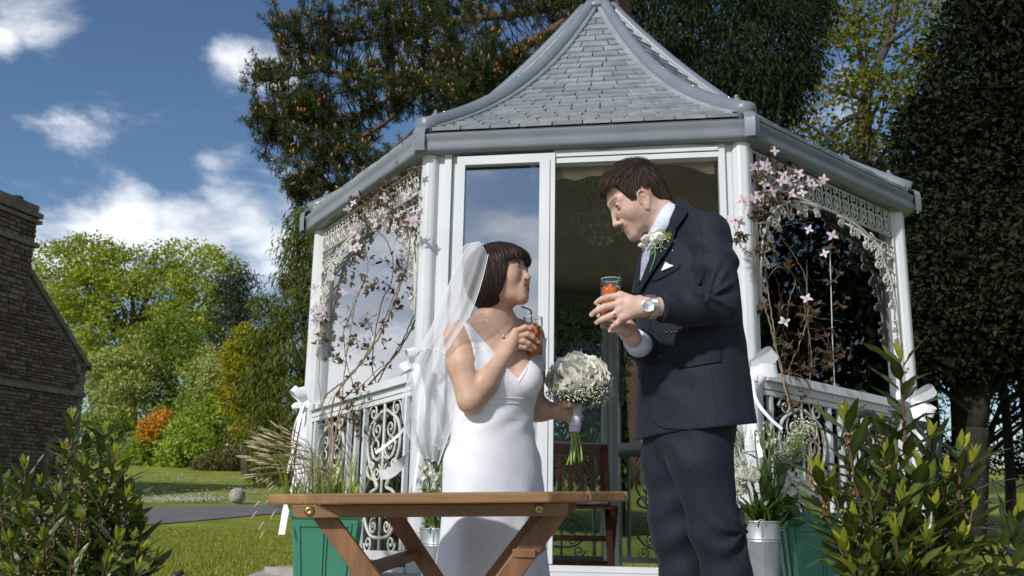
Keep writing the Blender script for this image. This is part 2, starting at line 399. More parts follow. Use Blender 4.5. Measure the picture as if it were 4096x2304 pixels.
# long body of the house running back from the gable, with roof
back = 4.0
V = [hw(sE, gz, -.52), hw(sE, zE, -.52), hw(sE, zE, -back), hw(sE, gz, -back)]
mk('side_wall', V, [(0, 1, 2, 3)], m_mort, house, smooth=False)
V = [hw(apex_s, zap_ + .05, .0), hw(sE + .35, zE - .35 * abs(slope) * .6, 0), hw(sE + .35, zE - .35 * abs(slope) * .6, -back), hw(apex_s, zap_ + .05, -back), hw(sL, zE, 0), hw(sL, zE, -back)]
V += [v + Vector((0, 0, .12)) for v in V]
mk('roof', V, [(0, 1, 2, 3), (0, 3, 5, 4), (6, 9, 8, 7), (6, 10, 11, 9), (0, 6, 7, 1), (0, 4, 10, 6)], pmat('roof_slate', (.10, .095, .1), .7), house, smooth=False)
# coping along the slope, string course, chimney bands, quoins
def course(s0, s1, z, h, o, name, mat=m_dress):
    b = MB(); b.box(hw((s0 + s1) / 2, z, o / 2), (abs(s1 - s0), o + .02, h), HROT); return b.obj(name, mat, house)
cb = MB(); cb.bar(hw(apex_s, zap_ + .06, -.1), hw(sE + .1, zE - .02, -.1), .34, .14, (0, 0, 1)); cb.obj('coping', m_dress, house)
zs = hs(100, 978)[1]
course(sL, sE + .05, zs, .14, .12, 'string_course')
for z_, h_, o_ in ((hs(60, 535)[1], .14, .24), (hs(60, 552)[1], .10, .18), (hs(60, 613)[1], .12, .20)):
    b = MB(); b.box(hw((c0 + c1) / 2, z_, -.3), (abs(c1 - c0) + .16, 1.05 + o_ * .3, h_), HROT); b.obj('chimney_band', m_dress, house)
b = MB(); b.box(hw((c0 + c1) / 2, hs(60, 520)[1], -.3), (abs(c1 - c0) - .06, .95, .24), HROT); b.obj('chimney_cap', m_dress, house)
for px_ in (8, 62):
    b = MB(); c = hw(hs(px_, 500)[0], hs(px_, 508)[1] - .02, -.3)
    for k in range(8):
        a = k * math.pi / 4; b.tube([c + Vector((math.cos(a) * .17, math.sin(a) * .17, -.1)), c + Vector((math.cos(a) * .19, math.sin(a) * .19, .16))], .014, 4)
    b.lathe(c + Vector((0, 0, .16)), [(.2, 0), (.2, .03), (.05, .05)], 10); b.obj('chimney_guard', pmat('iron_guard', (.05, .06, .08), .5, .6), house)
# the stones, laid in rough courses
cells = []
z = zs - 5.2
while z < zap_ + .2:
    h = random.uniform(.06, .12); s = -1.4 + random.uniform(0, .3)
    while s < sE:
        w = random.uniform(.13, .38); cells.append((s, z, w, h)); s += w + .018
    z += h + .016
stones = []
for (s, z, w, h) in cells:
    if s + w > sE - .28 and True:
        if s > sE - .30: continue
        w = sE - .30 - s
        if w < .08: continue
    if z + h > gable_top(s + w) - .08 or abs(z + h / 2 - zs) < .12: continue
    if c0 - .05 < s + w / 2 < c1 + .05 and z + h > zc0: continue
    stones.append((s, z, w, h, 0.))
zq = zc0
while zq < zt - .1:
    h = random.uniform(.09, .15); s = c0 + .02
    while s < c1 - .05:
        w = min(random.uniform(.16, .4), c1 - .02 - s); stones.append((s, zq, w, h, .14)); s += w + .018
    zq += h + .016
random.shuffle(stones)
def stone_geo(b, s, z, w, h, o):
    d = random.uniform(.02, .055); e = min(.02, h * .2); j = lambda: random.uniform(-.008, .008)
    V = [hw(s + j(), z + j(), o - .03), hw(s + w + j(), z + j(), o - .03), hw(s + w + j(), z + h + j(), o - .03), hw(s + j(), z + h + j(), o - .03),
         hw(s + e + j(), z + e + j(), o + d), hw(s + w - e + j(), z + e, o + d), hw(s + w - e, z + h - e + j(), o + d), hw(s + e, z + h - e, o + d)]
    return b.add(V, [(4, 5, 6, 7), (0, 1, 5, 4), (1, 2, 6, 5), (2, 3, 7, 6), (3, 0, 4, 7)])
vis = [q for q in stones if hs(-10, 900)[0] < q[0] + q[2]]
big = sorted(vis, key=lambda q: -q[2] * q[3])[:290]; bs = set(id(q) for q in big)
for q in big: stone_geo(MB(), *q).obj('stone', random.choice(m_st), house)
for mi in range(4):
    b = MB()
    for q in stones:
        if id(q) in bs or hash(q) % 4 != mi: continue
        stone_geo(b, *q)
    b.obj('rubble', m_st[mi], house, kind='stuff')
zq = zs - 4.5; k = 0
while zq < zE - .05:
    h = .3; w = (.26, .42)[k % 2]; b = MB(); b.box(hw(sE - w / 2 + .01, min(zq + h / 2, zE - .15), -.16), (w, .46, h - .015), HROT); b.obj('quoin', m_dress, house); zq += h; k += 1
# mullioned window half hidden by the bay bush
wz = hs(120, 1165)[1]; ws = hs(150, 1100)[0]
fr = MB()
for ds in (-.55, 0, .55): fr.box(hw(ws + ds, wz, .06), (.13, .16, 1.3), HROT)
for dz in (-.65, .65): fr.box(hw(ws, wz + dz, .06), (1.3, .16, .14), HROT)
wo_ = fr.obj('window', m_dress, house); b = MB(); b.box(hw(ws, wz, .0), (1.0, .05, 1.2), HROT); b.obj('pane', pmat('dark_glass', (.02, .022, .025), .1), wo_)

# ================================================================== trees and shrubs
def in_poly(P, poly):
    x, y = P[:, 0], P[:, 1]; c = np.zeros(len(P), bool); n = len(poly); j = n - 1
    for i in range(n):
        xi, yi = poly[i]; xj, yj = poly[j]
        c ^= ((yi > y) != (yj > y)) & (x < (xj - xi) * (y - yi) / (yj - yi + 1e-12) + xi); j = i
    return c
def poly_dist(P, poly):
    d = np.full(len(P), 1e9)
    for i in range(len(poly)):
        a = np.array(poly[i - 1], float); b = np.array(poly[i], float); ab = b - a
        t = np.clip(((P - a) @ ab) / (ab @ ab + 1e-9), 0, 1); d = np.minimum(d, np.linalg.norm(P - a - t[:, None] * ab, axis=1))
    return d
def crown_points(poly, Yc, thick, n, edge=0.):
    """n points inside a crown: its outline as seen from the terrace, and a rounded depth"""
    pl = np.array(poly, float); lo, hi = pl.min(0), pl.max(0); out = []
    while sum(map(len, out)) < n:
        P = rng.uniform(lo, hi, (n * 2, 2)); P = P[in_poly(P, poly)]
        out.append(P)
    P = np.concatenate(out)[:n]; d = poly_dist(P, poly); mpp = 1.59 * Yc / FPX
    half = np.minimum(np.sqrt(np.maximum(d * mpp, .01) * thick * .8), thick)
    Y = Yc + half * rng.uniform(-1, 1, n)
    return np.array([U(a, b, y) for (a, b), y in zip(P, Y)])
def clump_leaves(C, rad, m, size, asp=.5, flat=.7, droop=0., up=.6, shell=.6, follow=None):
    """m leaves round every clump centre"""
    n = len(C) * m; d = rdir(n); r = rng.random(n) ** (1 / 3 if shell < .5 else .22)
    rad = np.repeat(np.broadcast_to(rad, (len(C),)), m)[:, None]
    off = d * r[:, None] * rad; off[:, 2] *= flat
    P = np.repeat(C, m, 0) + off
    N = d * .7 + rdir(n) * .6; N[:, 2] += up
    D = rdir(n) + d * .5; D[:, 2] -= droop
    L = size * rng.uniform(.6, 1.3, n)
    return quads_from(P, D, N, L, L * asp)
def limb(b, a, c, r0, r1, sag=.12, n=6):
    a = Vector(a); c = Vector(c); L = (c - a).length; mid = a.lerp(c, .5) + Vector((random.uniform(-1, 1), random.uniform(-1, 1), random.uniform(.2, 1))) * L * sag
    pts = catmull([a, mid, c], n); N = len(pts)
    b.tube(pts, r0, 5, rs=[r0 + (r1 - r0) * i / (N - 1) for i in range(N)]); return pts
m_bark = pmat('grey_bark', (.085, .07, .055), .95, col2=(.045, .037, .03), scale=14, bump=.8, bscale=30, stretch=(1, 1, .25))
m_pbark = pmat('pine_bark', (.16, .085, .05), .95, col2=(.07, .045, .032), scale=18, bump=.8, bscale=30)
def make_tree(name, label, cat, poly, Yc, thick, K, rad, m, size, mat, base, r0=.25, asp=.5, flat=.7, droop=0., up=.6, limbs=14, group=None, bark=m_bark, tint_pow=1.0, fork=.45, patch=0.5):
    C = crown_points(poly, Yc, thick, K)
    bpt = U(base[0], base[1], Yc); bpt.z = ground(bpt.x, bpt.y) - .1
    t = thing(name, label, cat, bpt, group)
    radv = rad * rng.uniform(.6, 1.25, K)
    V, F = clump_leaves(C, radv, m, size, asp, flat, droop, up)
    tk = np.repeat(rng.random(K), m) * patch + rng.random(K * m) * (1 - patch)
    mk('crown', V, F, mat, t, tint=np.repeat(tk ** tint_pow * .75, 4))
    top = Vector(C.mean(0)); b = MB(); fk = bpt.lerp(top, fork); fk.z = bpt.z + (top.z - bpt.z) * fork
    pts = limb(b, bpt, fk, r0, r0 * .75, .02); limb(b, fk, top + Vector((0, 0, (C[:, 2].max() - top.z) * .5)), r0 * .72, r0 * .12, .04)
    for k in rng.choice(K, min(K, limbs), replace=False):
        e = Vector(C[k]); s0 = fk.lerp(top, random.random() * .8); limb(b, s0, e, r0 * random.uniform(.2, .4), r0 * .05, .1)
    b.obj('trunk', bark, t, smooth=True)
    return t
LM = {
 'beech': leafmat('beech_leaves', (.13, .185, .014), (.36, .40, .05), .55, .35, .2),
 'pale': leafmat('pale_shrub_leaves', (.19, .23, .05), (.42, .44, .14), .55, .3, .2),
 'bright': leafmat('bright_shrub_leaves', (.16, .25, .025), (.36, .46, .07), .5, .35, .2),
 'mid': leafmat('mid_green_leaves', (.095, .15, .018), (.27, .34, .06), .55, .3, .2),
 'orange': leafmat('orange_leaves', (.42, .17, .012), (.62, .31, .02), .6, .3),
 'olive': leafmat('olive_leaves', (.09, .085, .02), (.15, .13, .035), .6, .2),
 'gold': leafmat('golden_conifer', (.11, .13, .010), (.36, .32, .02), .6, .25, .2),
 'cypress': leafmat('cypress_sprays', (.036, .060, .010), (.17, .19, .028), .65, .25, .12),
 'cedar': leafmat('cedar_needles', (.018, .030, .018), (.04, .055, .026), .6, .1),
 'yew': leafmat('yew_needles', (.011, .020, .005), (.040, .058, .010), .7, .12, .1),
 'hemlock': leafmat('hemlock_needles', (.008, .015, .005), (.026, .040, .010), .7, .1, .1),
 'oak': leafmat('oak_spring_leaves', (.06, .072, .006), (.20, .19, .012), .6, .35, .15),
 'holly': leafmat('holly_leaves', (.003, .005, .003), (.022, .028, .011), .65, .06, .12),  # near-black leaf colour stands in for the deep shade on the right
}
make_tree('broadleaf_tree', 'big round broadleaf tree rising behind the house and shrubs', 'tree',
          [(84, 650), (120, 612), (200, 604), (262, 598), (300, 625), (380, 628), (450, 612), (520, 618), (575, 650), (602, 690), (618, 740), (612, 800), (580, 850), (540, 920), (420, 930), (300, 960), (180, 960), (90, 900)], 64, 6.5, 470, 1.0, 74, .27, LM['beech'], (330, 1150), .55, .62, .6, limbs=40, patch=.6)
make_tree('cedar', 'dark tiered cedar beside the big broadleaf tree', 'tree',
          [(560, 700), (600, 668), (636, 690), (648, 740), (640, 800), (625, 880), (600, 960), (560, 960), (545, 880)], 60, 3, 130, .9, 46, .3, LM['cedar'], (590, 1150), .4, .3, .22, limbs=26, up=1.2)
sh = 'shrubs massed along the far edge of the lawn'
make_tree('pale_shrub', 'pale yellowish green hawthorn bush below the big tree', 'shrub', [(210, 960), (235, 900), (290, 880), (340, 860), (380, 900), (390, 1000), (360, 1080), (250, 1110), (205, 1060)], 50, 3, 150, .62, 58, .22, LM['pale'], (300, 1190), .2, group=sh)
make_tree('pale_shrub', 'fresh green bush with a high pointed top below the big tree', 'shrub', [(330, 860), (390, 800), (440, 790), (500, 840), (510, 930), (480, 1030), (400, 1060), (350, 1020)], 52, 3, 170, .62, 58, .22, LM['mid'], (420, 1190), .2, group=sh)
make_tree('pale_shrub', 'pale cream green bush between golden conifer and fresh green bush', 'shrub', [(470, 930), (520, 875), (570, 900), (585, 980), (560, 1060), (480, 1060)], 49, 2.5, 110, .55, 52, .21, LM['pale'], (520, 1190), .2, group=sh)
make_tree('dark_shrub', 'dark green bush filling the gap right of the house', 'shrub', [(195, 1060), (230, 1040), (300, 1060), (370, 1080), (360, 1185), (190, 1190)], 46, 2.2, 110, .55, 52, .20, LM['mid'], (280, 1200), .2, group=sh)
make_tree('dark_shrub', 'leafy bush behind the orange shrub', 'shrub', [(380, 1040), (450, 1000), (540, 1030), (560, 1110), (540, 1180), (380, 1180)], 47, 2.2, 120, .55, 52, .21, LM['mid'], (460, 1200), .2, group=sh)
make_tree('orange_shrub', 'bright orange flowering shrub at the back of the lawn', 'shrub', [(352, 1110), (362, 1050), (380, 1070), (392, 1040), (428, 1036), (432, 1060), (410, 1090), (388, 1120), (386, 1186), (368, 1190), (366, 1140)], 43, .8, 95, .3, 40, .16, LM['orange'], (380, 1192), .06, group=sh)
make_tree('round_shrub', 'bright green rounded shrub right of the orange one', 'shrub', [(400, 1110), (440, 1060), (500, 1070), (545, 1110), (550, 1186), (395, 1188)], 42, 1.8, 130, .42, 44, .19, LM['bright'], (470, 1192), .08, group=sh)
make_tree('round_shrub', 'bright green shrub left of the orange one', 'shrub', [(318, 1140), (340, 1105), (366, 1120), (372, 1186), (320, 1188)], 42.5, 1.2, 60, .36, 40, .18, LM['bright'], (345, 1192), .06, group=sh)
make_tree('upright_shrub', 'leafy yellow green shrub beneath the golden conifer', 'shrub', [(480, 1040), (540, 1000), (580, 1040), (590, 1110), (545, 1130), (490, 1100)], 44, 1.6, 100, .42, 42, .2, LM['bright'], (540, 1192), .08, group=sh)
make_tree('low_mound_shrub', 'low olive brown mounded shrub on the lawn edge', 'shrub', [(482, 1176), (505, 1148), (560, 1132), (600, 1140), (612, 1180), (560, 1188), (490, 1188)], 40, 1.2, 90, .26, 60, .10, LM['olive'], (550, 1190), .06, group=sh)
make_tree('dark_shrub', 'dark bush behind the olive mound', 'shrub', [(560, 1110), (620, 1050), (700, 1040), (760, 1080), (760, 1182), (600, 1182)], 41, 1.6, 110, .45, 42, .18, LM['olive'], (650, 1192), .08, group=sh)
make_tree('golden_conifer', 'golden yellow layered conifer left of the gazebo', 'tree', [(570, 880), (610, 810), (640, 830), (662, 900), (668, 1000), (650, 1090), (600, 1100), (575, 1040), (552, 1000), (580, 950), (556, 920)], 37, 1.8, 190, .42, 50, .2, LM['gold'], (620, 1190), .2, .35, .35, limbs=24, up=1.0)
make_tree('cypress', 'tall drooping dark cypress against the left gazebo post', 'tree', [(700, 560), (735, 575), (740, 520), (800, 520), (900, 560), (900, 1190), (640, 1190), (615, 1090), (640, 1010), (612, 960), (650, 920), (630, 850), (690, 800), (640, 745), (720, 760), (690, 700), (745, 660), (682, 630), (735, 610)], 23, 1.9, 620, .36, 56, .20, LM['cypress'], (790, 1200), .22, .16, 1.0, droop=1.4, up=.1, limbs=40)
def dark_tree(label, poly, Y, th, K, rad, m, size, mat, base, **k):
    return make_tree('dark_conifer', label, 'tree', poly, Y, th, K, rad, m, size, mat, base, group='dark conifers behind the gazebo', **k)
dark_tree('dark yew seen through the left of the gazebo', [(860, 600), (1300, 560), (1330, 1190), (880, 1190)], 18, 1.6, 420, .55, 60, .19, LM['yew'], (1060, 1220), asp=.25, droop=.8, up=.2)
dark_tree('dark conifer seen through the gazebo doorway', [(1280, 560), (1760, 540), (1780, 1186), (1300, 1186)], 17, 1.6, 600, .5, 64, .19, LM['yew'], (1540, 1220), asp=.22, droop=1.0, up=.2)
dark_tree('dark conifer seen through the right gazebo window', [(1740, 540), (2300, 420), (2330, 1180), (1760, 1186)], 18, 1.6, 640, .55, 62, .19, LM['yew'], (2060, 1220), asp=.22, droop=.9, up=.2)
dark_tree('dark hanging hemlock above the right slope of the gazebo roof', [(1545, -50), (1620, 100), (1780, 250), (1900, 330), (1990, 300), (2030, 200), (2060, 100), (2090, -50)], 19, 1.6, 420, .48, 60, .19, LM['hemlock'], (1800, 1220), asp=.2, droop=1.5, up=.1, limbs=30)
ok = make_tree('oak', 'oak in yellow green spring leaf with a bare leaning trunk right of the roof', 'tree', [(1950, -60), (2010, 60), (2040, 150), (1960, 230), (1900, 250), (1960, 330), (2060, 395), (2130, 440), (2230, 420), (2290, 330), (2380, 190), (2450, -60)], 25, 2.6, 270, .5, 32, .15, LM['oak'], (2160, 1220), .18, .7, .7, limbs=8)
b = MB()
def dpath(pts, Y, r0, r1, n=6):
    P = catmull([U(x, y, Y + (q[0] if (q := rest) else 0)) for (x, y, *rest) in pts], 6); N = len(P)
    b.tube(P, r0, n, rs=[r0 + (r1 - r0) * i / (N - 1) for i in range(N)])
dpath([(2158, 1180), (2155, 700), (2150, 420), (2172, 290), (2185, 210), (2235, 100), (2260, -40)], 24.5, .2, .1)
dpath([(2172, 290), (2130, 300), (2085, 340), (2060, 380)], 24.4, .1, .03); dpath([(2185, 210), (2160, 120), (2150, 20), (2130, -60)], 24.4, .1, .04)
dpath([(2180, 250), (2100, 230), (2040, 200), (1990, 210)], 24.3, .07, .02); dpath([(2155, 400), (2080, 345), (2010, 300), (1970, 310)], 24.3, .07, .02)
dpath([(2230, 110), (2300, 60), (2340, -20)], 24.4, .07, .03); dpath([(2150, 60), (2080, 10), (2020, -20)], 24.4, .06, .02)
b.obj('branch', m_bark, ok, smooth=True)
m_dbark0 = pmat('evergreen_bark', (.028, .023, .018), .95, col2=(.014, .012, .01), scale=14, bump=.8, bscale=30)  # bark darkened so the right-hand evergreens look deep in shade
hl = 'dark evergreens on the right'
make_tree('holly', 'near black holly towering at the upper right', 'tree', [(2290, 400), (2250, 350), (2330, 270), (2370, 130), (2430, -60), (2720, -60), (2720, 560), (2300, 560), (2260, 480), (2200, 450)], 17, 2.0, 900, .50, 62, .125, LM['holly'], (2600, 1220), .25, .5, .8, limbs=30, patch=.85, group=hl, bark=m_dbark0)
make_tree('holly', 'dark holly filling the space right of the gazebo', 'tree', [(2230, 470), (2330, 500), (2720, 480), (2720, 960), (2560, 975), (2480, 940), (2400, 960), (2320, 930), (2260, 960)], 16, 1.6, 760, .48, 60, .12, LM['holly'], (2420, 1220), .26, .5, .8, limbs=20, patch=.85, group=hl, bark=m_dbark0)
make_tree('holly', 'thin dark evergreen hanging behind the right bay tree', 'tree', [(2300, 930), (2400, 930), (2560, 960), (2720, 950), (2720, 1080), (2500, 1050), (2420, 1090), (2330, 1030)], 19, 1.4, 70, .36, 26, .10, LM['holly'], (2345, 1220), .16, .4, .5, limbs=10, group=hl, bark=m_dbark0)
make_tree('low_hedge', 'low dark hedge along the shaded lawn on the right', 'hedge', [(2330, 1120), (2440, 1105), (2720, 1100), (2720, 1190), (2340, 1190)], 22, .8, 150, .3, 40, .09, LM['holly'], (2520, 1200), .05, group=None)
m_dbark = pmat('deep_shade_bark', (.028, .023, .018), .95, col2=(.014, .012, .01), scale=14, bump=.8, bscale=30)  # shade of the right-hand wood put into the trunk colour
for (x, w, l) in ((2412, .2, 'thick dark tree trunk behind the right bay tree'), (2530, .08, 'slim dark tree trunk near the right edge'), (2345, .12, 'leaning dark tree trunk beside the right gazebo post')):
    b = MB(); a = U(x, 1215, 17.5); a.z = ground(a.x, a.y) - .1; c = U(x - (12 if w < .15 else 0), 900, 17.5)
    P = catmull([a, a.lerp(c, .5) + Vector((.05, 0, 0)), c], 6); b.tube(P, w, 10, rs=[w * (1.25 - .35 * i / (len(P) - 1)) for i in range(len(P))])
    tag(b.obj('tree_trunk', m_dbark, smooth=True), l, 'tree trunk')
# trees that stand out of view to the right and shade and mirror in the panes
n_ = 700; dv = rdir(n_); C = np.array([14.0, 7.5, 4.2]) + dv * rng.random((n_, 1)) ** .4 * np.array([2.6, 7.5, 4.6]); C = C[C[:, 2] > .5]
t = thing('shade_tree', 'tall dark tree beyond the right edge of the terrace', 'tree', (14, 7.5, .0)); V, F = clump_leaves(C, .7, 34, .26, .5, .8)
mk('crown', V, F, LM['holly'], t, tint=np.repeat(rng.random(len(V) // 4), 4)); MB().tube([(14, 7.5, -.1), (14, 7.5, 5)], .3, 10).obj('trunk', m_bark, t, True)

# ------------------------------------------------------------------ the pine over the left of the roof
pine = thing('pine_tree', 'large pine with orange brown cones reaching out left of the roof', 'tree', (3.2, 15.5, 0))
LMB = MB()
def lb(pts, Y, r0, r1):
    P = catmull([U(x, y, Y + dy) for (x, y, dy) in pts], 7); N = len(P)
    LMB.tube(P, r0, 6, rs=[r0 + (r1 - r0) * i / (N - 1) for i in range(N)]); return P
tb = MB(); tP = [U(1640, 1210, 15.5), U(1600, 700, 15.5), U(1566, 200, 15.5), U(1546, -200, 15.5)]; tb.tube(catmull(tP, 6), .3, 10, rs=list(np.linspace(.34, .2, 19))); tb.obj('trunk', m_pbark, pine, smooth=True)
m_twig = pmat('pine_twig', (.055, .042, .028), .9)
Yp = 14.0; skel = []
for pts, r0, r1 in [
    ([(1580, 275, 1.3), (1530, 255, 0), (1440, 230, 0), (1330, 250, -.3), (1230, 285, -.5), (1130, 330, -.6), (1000, 380, -.5)], .09, .02),
    ([(1565, 30, 1.4), (1520, 45, .3), (1440, 50, 0), (1330, 110, .2), (1200, 170, 0), (1080, 200, .3), (950, 215, .5), (820, 240, .6)], .13, .02),
    ([(1556, -60, 1.4), (1520, -40, .6), (1420, 10, 1.0), (1260, 40, 1.2), (1080, 60, 1.2), (900, 100, 1), (760, 110, .8)], .12, .02),
    ([(1080, 200, .3), (960, 260, 0), (860, 300, -.2), (740, 290, -.2), (640, 285, -.2)], .045, .012),
    ([(1080, 200, .3), (980, 300, -.5), (880, 360, -.6), (780, 420, -.5), (720, 450, -.4)], .04, .012),
    ([(950, 215, .5), (830, 180, .2), (740, 190, .2), (640, 205, 0)], .04, .012),
    ([(900, 100, 1), (800, 50, 1), (720, 20, 1)], .04, .012),
    ([(1330, 110, .2), (1200, 240, -.4), (1080, 300, -.5), (960, 400, -.8), (880, 470, -.8)], .05, .012),
    ([(1260, 40, 1.2), (1100, -20, 1.5), (900, -30, 1.4)], .05, .02),
    ([(1560, 40, .3), (1480, 110, -.3), (1400, 190, -.6), (1300, 230, -.8)], .05, .015)]:
    skel += lb(pts, Yp, r0, r1)
SK = np.array([tuple(p) for p in skel])
poly = [(672, -50), (690, 20), (672, 60), (700, 100), (735, 115), (650, 140), (598, 192), (606, 222), (660, 232), (592, 280), (600, 312), (652, 330), (664, 372), (650, 410), (705, 432), (690, 470), (752, 492), (742, 530), (860, 540), (950, 490), (1070, 390), (1200, 310), (1330, 235), (1460, 90), (1560, -50)]
C = crown_points(poly, Yp, 1.7, 1250)
C = C[(np.sin(2.0 * C[:, 0] + 1.3 * C[:, 2]) + np.sin(4.2 * C[:, 2] - 1.1 * C[:, 0] + C[:, 1]) + .8 * np.sin(2.3 * C[:, 1] + 3.1 * C[:, 2])) > -.65]
twig = MB(); tufts_P = []; tufts_D = []; cones = []
d2 = ((C[:, None, :] - SK[None]) ** 2).sum(-1); near = d2.argmin(1)
for k, c in enumerate(C):
    a = Vector(SK[near[k]]); c = Vector(c); L = (c - a).length
    if L > 2.2: a = c + (a - c) * (2.2 / L); L = 2.2
    mid = a.lerp(c, .5) + Vector((random.gauss(0, .1), random.gauss(0, .1), -abs(random.gauss(0, .12)))) * L
    twig.tube(catmull([a, mid, c], 3), .008, 3, cap=False, rs=[.014, .012, .011, .010, .009, .008, .007])
    dr = (c - mid).normalized()
    nb = random.randint(3, 6)
    for q in range(nb):
        s = c - dr * random.uniform(0, .35); e = s + (dr * .5 + Vector(rdir(1)[0]) * .8 + Vector((0, 0, .35))).normalized() * random.uniform(.08, .26)
        twig.tube([s, e], .005, 3, cap=False)
        tufts_P += [e, s.lerp(e, .55)]; dd = (e - s).normalized(); tufts_D += [dd, dd]
        if random.random() < .27: cones.append((e, (dd + Vector((0, 0, 1.1))).normalized()))
LMB.obj('limb', m_pbark, pine, smooth=True); twig.obj('twigs', m_twig, pine, smooth=True, kind='stuff')
TP = np.array([tuple(p) for p in tufts_P]); TD = np.array([tuple(p) for p in tufts_D]); k = 18
P = np.repeat(TP, k, 0); D = np.repeat(TD, k, 0) * .55 + rdir(len(P)); P = P - np.repeat(TD, k, 0) * rng.uniform(0, .07, (len(P), 1))
V, F = quads_from(P, D, rdir(len(P)), rng.uniform(.07, .12, len(P)), .011, 0)
mk('needles', V, F, leafmat('pine_needles', (.022, .038, .009), (.075, .095, .022), .6, .2, .15), pine, tint=np.repeat(np.repeat(rng.random(len(TP)), k) * .8, 4), kind='stuff')
m_cone = pmat('pine_cone', (.42, .20, .07), .7, col2=(.28, .12, .04), scale=30)
cm_ = MB()
for p, d in cones:
    cm_.lathe(p, [(.004, 0), (.014, .015), (.016, .04), (.010, .07), (.0, .085)], 5, axis=d)
cm_.obj('cones', m_cone, pine, smooth=True, kind='stuff')
# birds
for (x, y, w) in ((271, 388, 7), (231, 351, 4), (3, 461, 6)):
    c = U(x, y, 60); s = w * 1.59 * 60 / FPX; b = MB()
    b.ball(c, s * .16, 6, 5, (2.2, 1, .8)); b.add([c + Vector((0, 0, .0)), c + Vector((-s * .2, s * .5, s * .25)), c + Vector((-s * .9, s * .6, s * .1)), c + Vector((s * .2, s * .2, 0))], [(0, 1, 2), (0, 3, 1)])
    b.add([c, c + Vector((s * .4, -s * .4, s * .2)), c + Vector((s * .9, -s * .7, s * .05)), c + Vector((s * .3, -s * .1, 0))], [(0, 1, 2), (0, 3, 1)])
    tag(b.obj('bird', pmat('bird_dark', (.03, .03, .035), .8) if 'bird_dark' not in bpy.data.materials else bpy.data.materials['bird_dark'], smooth=True), {7: 'dark bird flying in the open blue, largest of the three', 4: 'tiny dark bird flying highest in the blue sky', 6: 'dark bird flying at the left edge above the chimney'}[w], 'bird')
# ================================================================== the gazebo
GC = Vector((.613, 6.402, 0)); GSX, GSY = -.0043, -.0591          # it stands on gently falling ground
GV = [Vector((x, y, 0)) for x, y in ((-1.493, 6.315), (-.551, 4.904), (1.268, 4.622), (2.593, 5.68), (2.427, 7.282), (.895, 8.221), (-.849, 7.791))]
GB, GH, GAP, GRAIL, GLOW = 2.536, .104, 4.364, 1.312, .335
GFL = .27
def gmap(v):
    v = Vector(v); return Vector((v.x, v.y, v.z + GSX * (v.x - GC.x) + GSY * (v.y - GC.y)))
def gobj(b, name, mat, parent, smooth=False, auto=None, kind=None):
    b.V = [gmap(v) for v in b.V]; o = b.obj(name, mat, parent, smooth, kind)
    if auto: auto_smooth(o, auto)
    return o
m_white = pmat('white_frame_paint', (.62, .635, .655), .34, col2=(.53, .545, .56), scale=3, bump=.06, bscale=14, contrast=(.3, .75))
m_iron = pmat('white_cast_iron', (.57, .565, .52), .45, col2=(.45, .44, .39), scale=12, bump=.15, bscale=60)  # off-white toned down, eave shade put into the iron colour
m_roof = pmat('roof_tile_grey', (.185, .215, .24), .40, col2=(.27, .295, .315), scale=7, bump=.25, bscale=26, det=6, stretch=(1, 1, 2))
m_tiles = [m_roof, pmat('roof_tile_grey_pale', (.22, .245, .268), .42, col2=(.295, .315, .33), scale=9, bump=.3, bscale=30, det=6), pmat('roof_tile_grey_dark', (.165, .195, .22), .42, col2=(.24, .262, .282), scale=8, bump=.25, bscale=24, det=6)]
m_ridge = pmat('roof_ridge_grey', (.155, .185, .215), .36, col2=(.19, .215, .245), scale=4, bump=.05, bscale=80)
m_soff = pmat('soffit_grey', (.13, .14, .15), .6)
m_bolt = pmat('steel_bolt', (.6, .6, .62), .25, .9)
m_pane = glassmat('window_glass', .16, (.80, .84, .84)); m_paneL = glassmat('window_glass_pale', .42, (.80, .84, .84))
m_back = glassmat('rear_window_glass', .0, (.72, .76, .74))
m_door = glassmat('door_glass', .26, (.62, .66, .68))
m_lining = pmat('cream_lining_cloth', (.58, .52, .41), .9, col2=(.50, .44, .34), scale=5, bump=.2, bscale=15)
gz_ = thing('gazebo', 'white framed garden gazebo with a swept grey tiled roof behind the couple', 'gazebo', tuple(GC))
RP = [(1.0, 2.645), (1.0, 2.640), (.96, 2.690), (.87, 2.785), (.785, 2.895), (.64, 3.095), (.48, 3.362), (.33, 3.655), (.21, 3.925), (.105, 4.195), (.055, 4.32)]
_pf = np.polyfit([r for r, z in RP[1:]], [z for r, z in RP[1:]], 4); RP = [(r, float(np.polyval(_pf, r))) for r in np.linspace(.988, .045, 22)]
RPr = np.array(RP); _l = np.concatenate([[0], np.cumsum(np.hypot(np.diff(RPr[:, 0]) * 1.9, np.diff(RPr[:, 1])))]); _l /= _l[-1]
def rprof(v): return np.interp(v, _l, RPr[:, 0]), np.interp(v, _l, RPr[:, 1])
def rpt(i, t, v, off=0.):
    A, B = GV[i], GV[(i + 1) % 7]; r, z = rprof(v)
    p = GC + (A.lerp(B, t) - GC) * r; p.z = z
    if off:
        r2, z2 = rprof(min(v + .02, 1)); q = GC + (A.lerp(B, t) - GC) * r2; q.z = z2
        up_ = (q - p).normalized(); n = (B - A).normalized().cross(up_).normalized(); p = p + n * off
    return p
NR = 25
nt_ = 0
stuffT = [MB(), MB(), MB()]
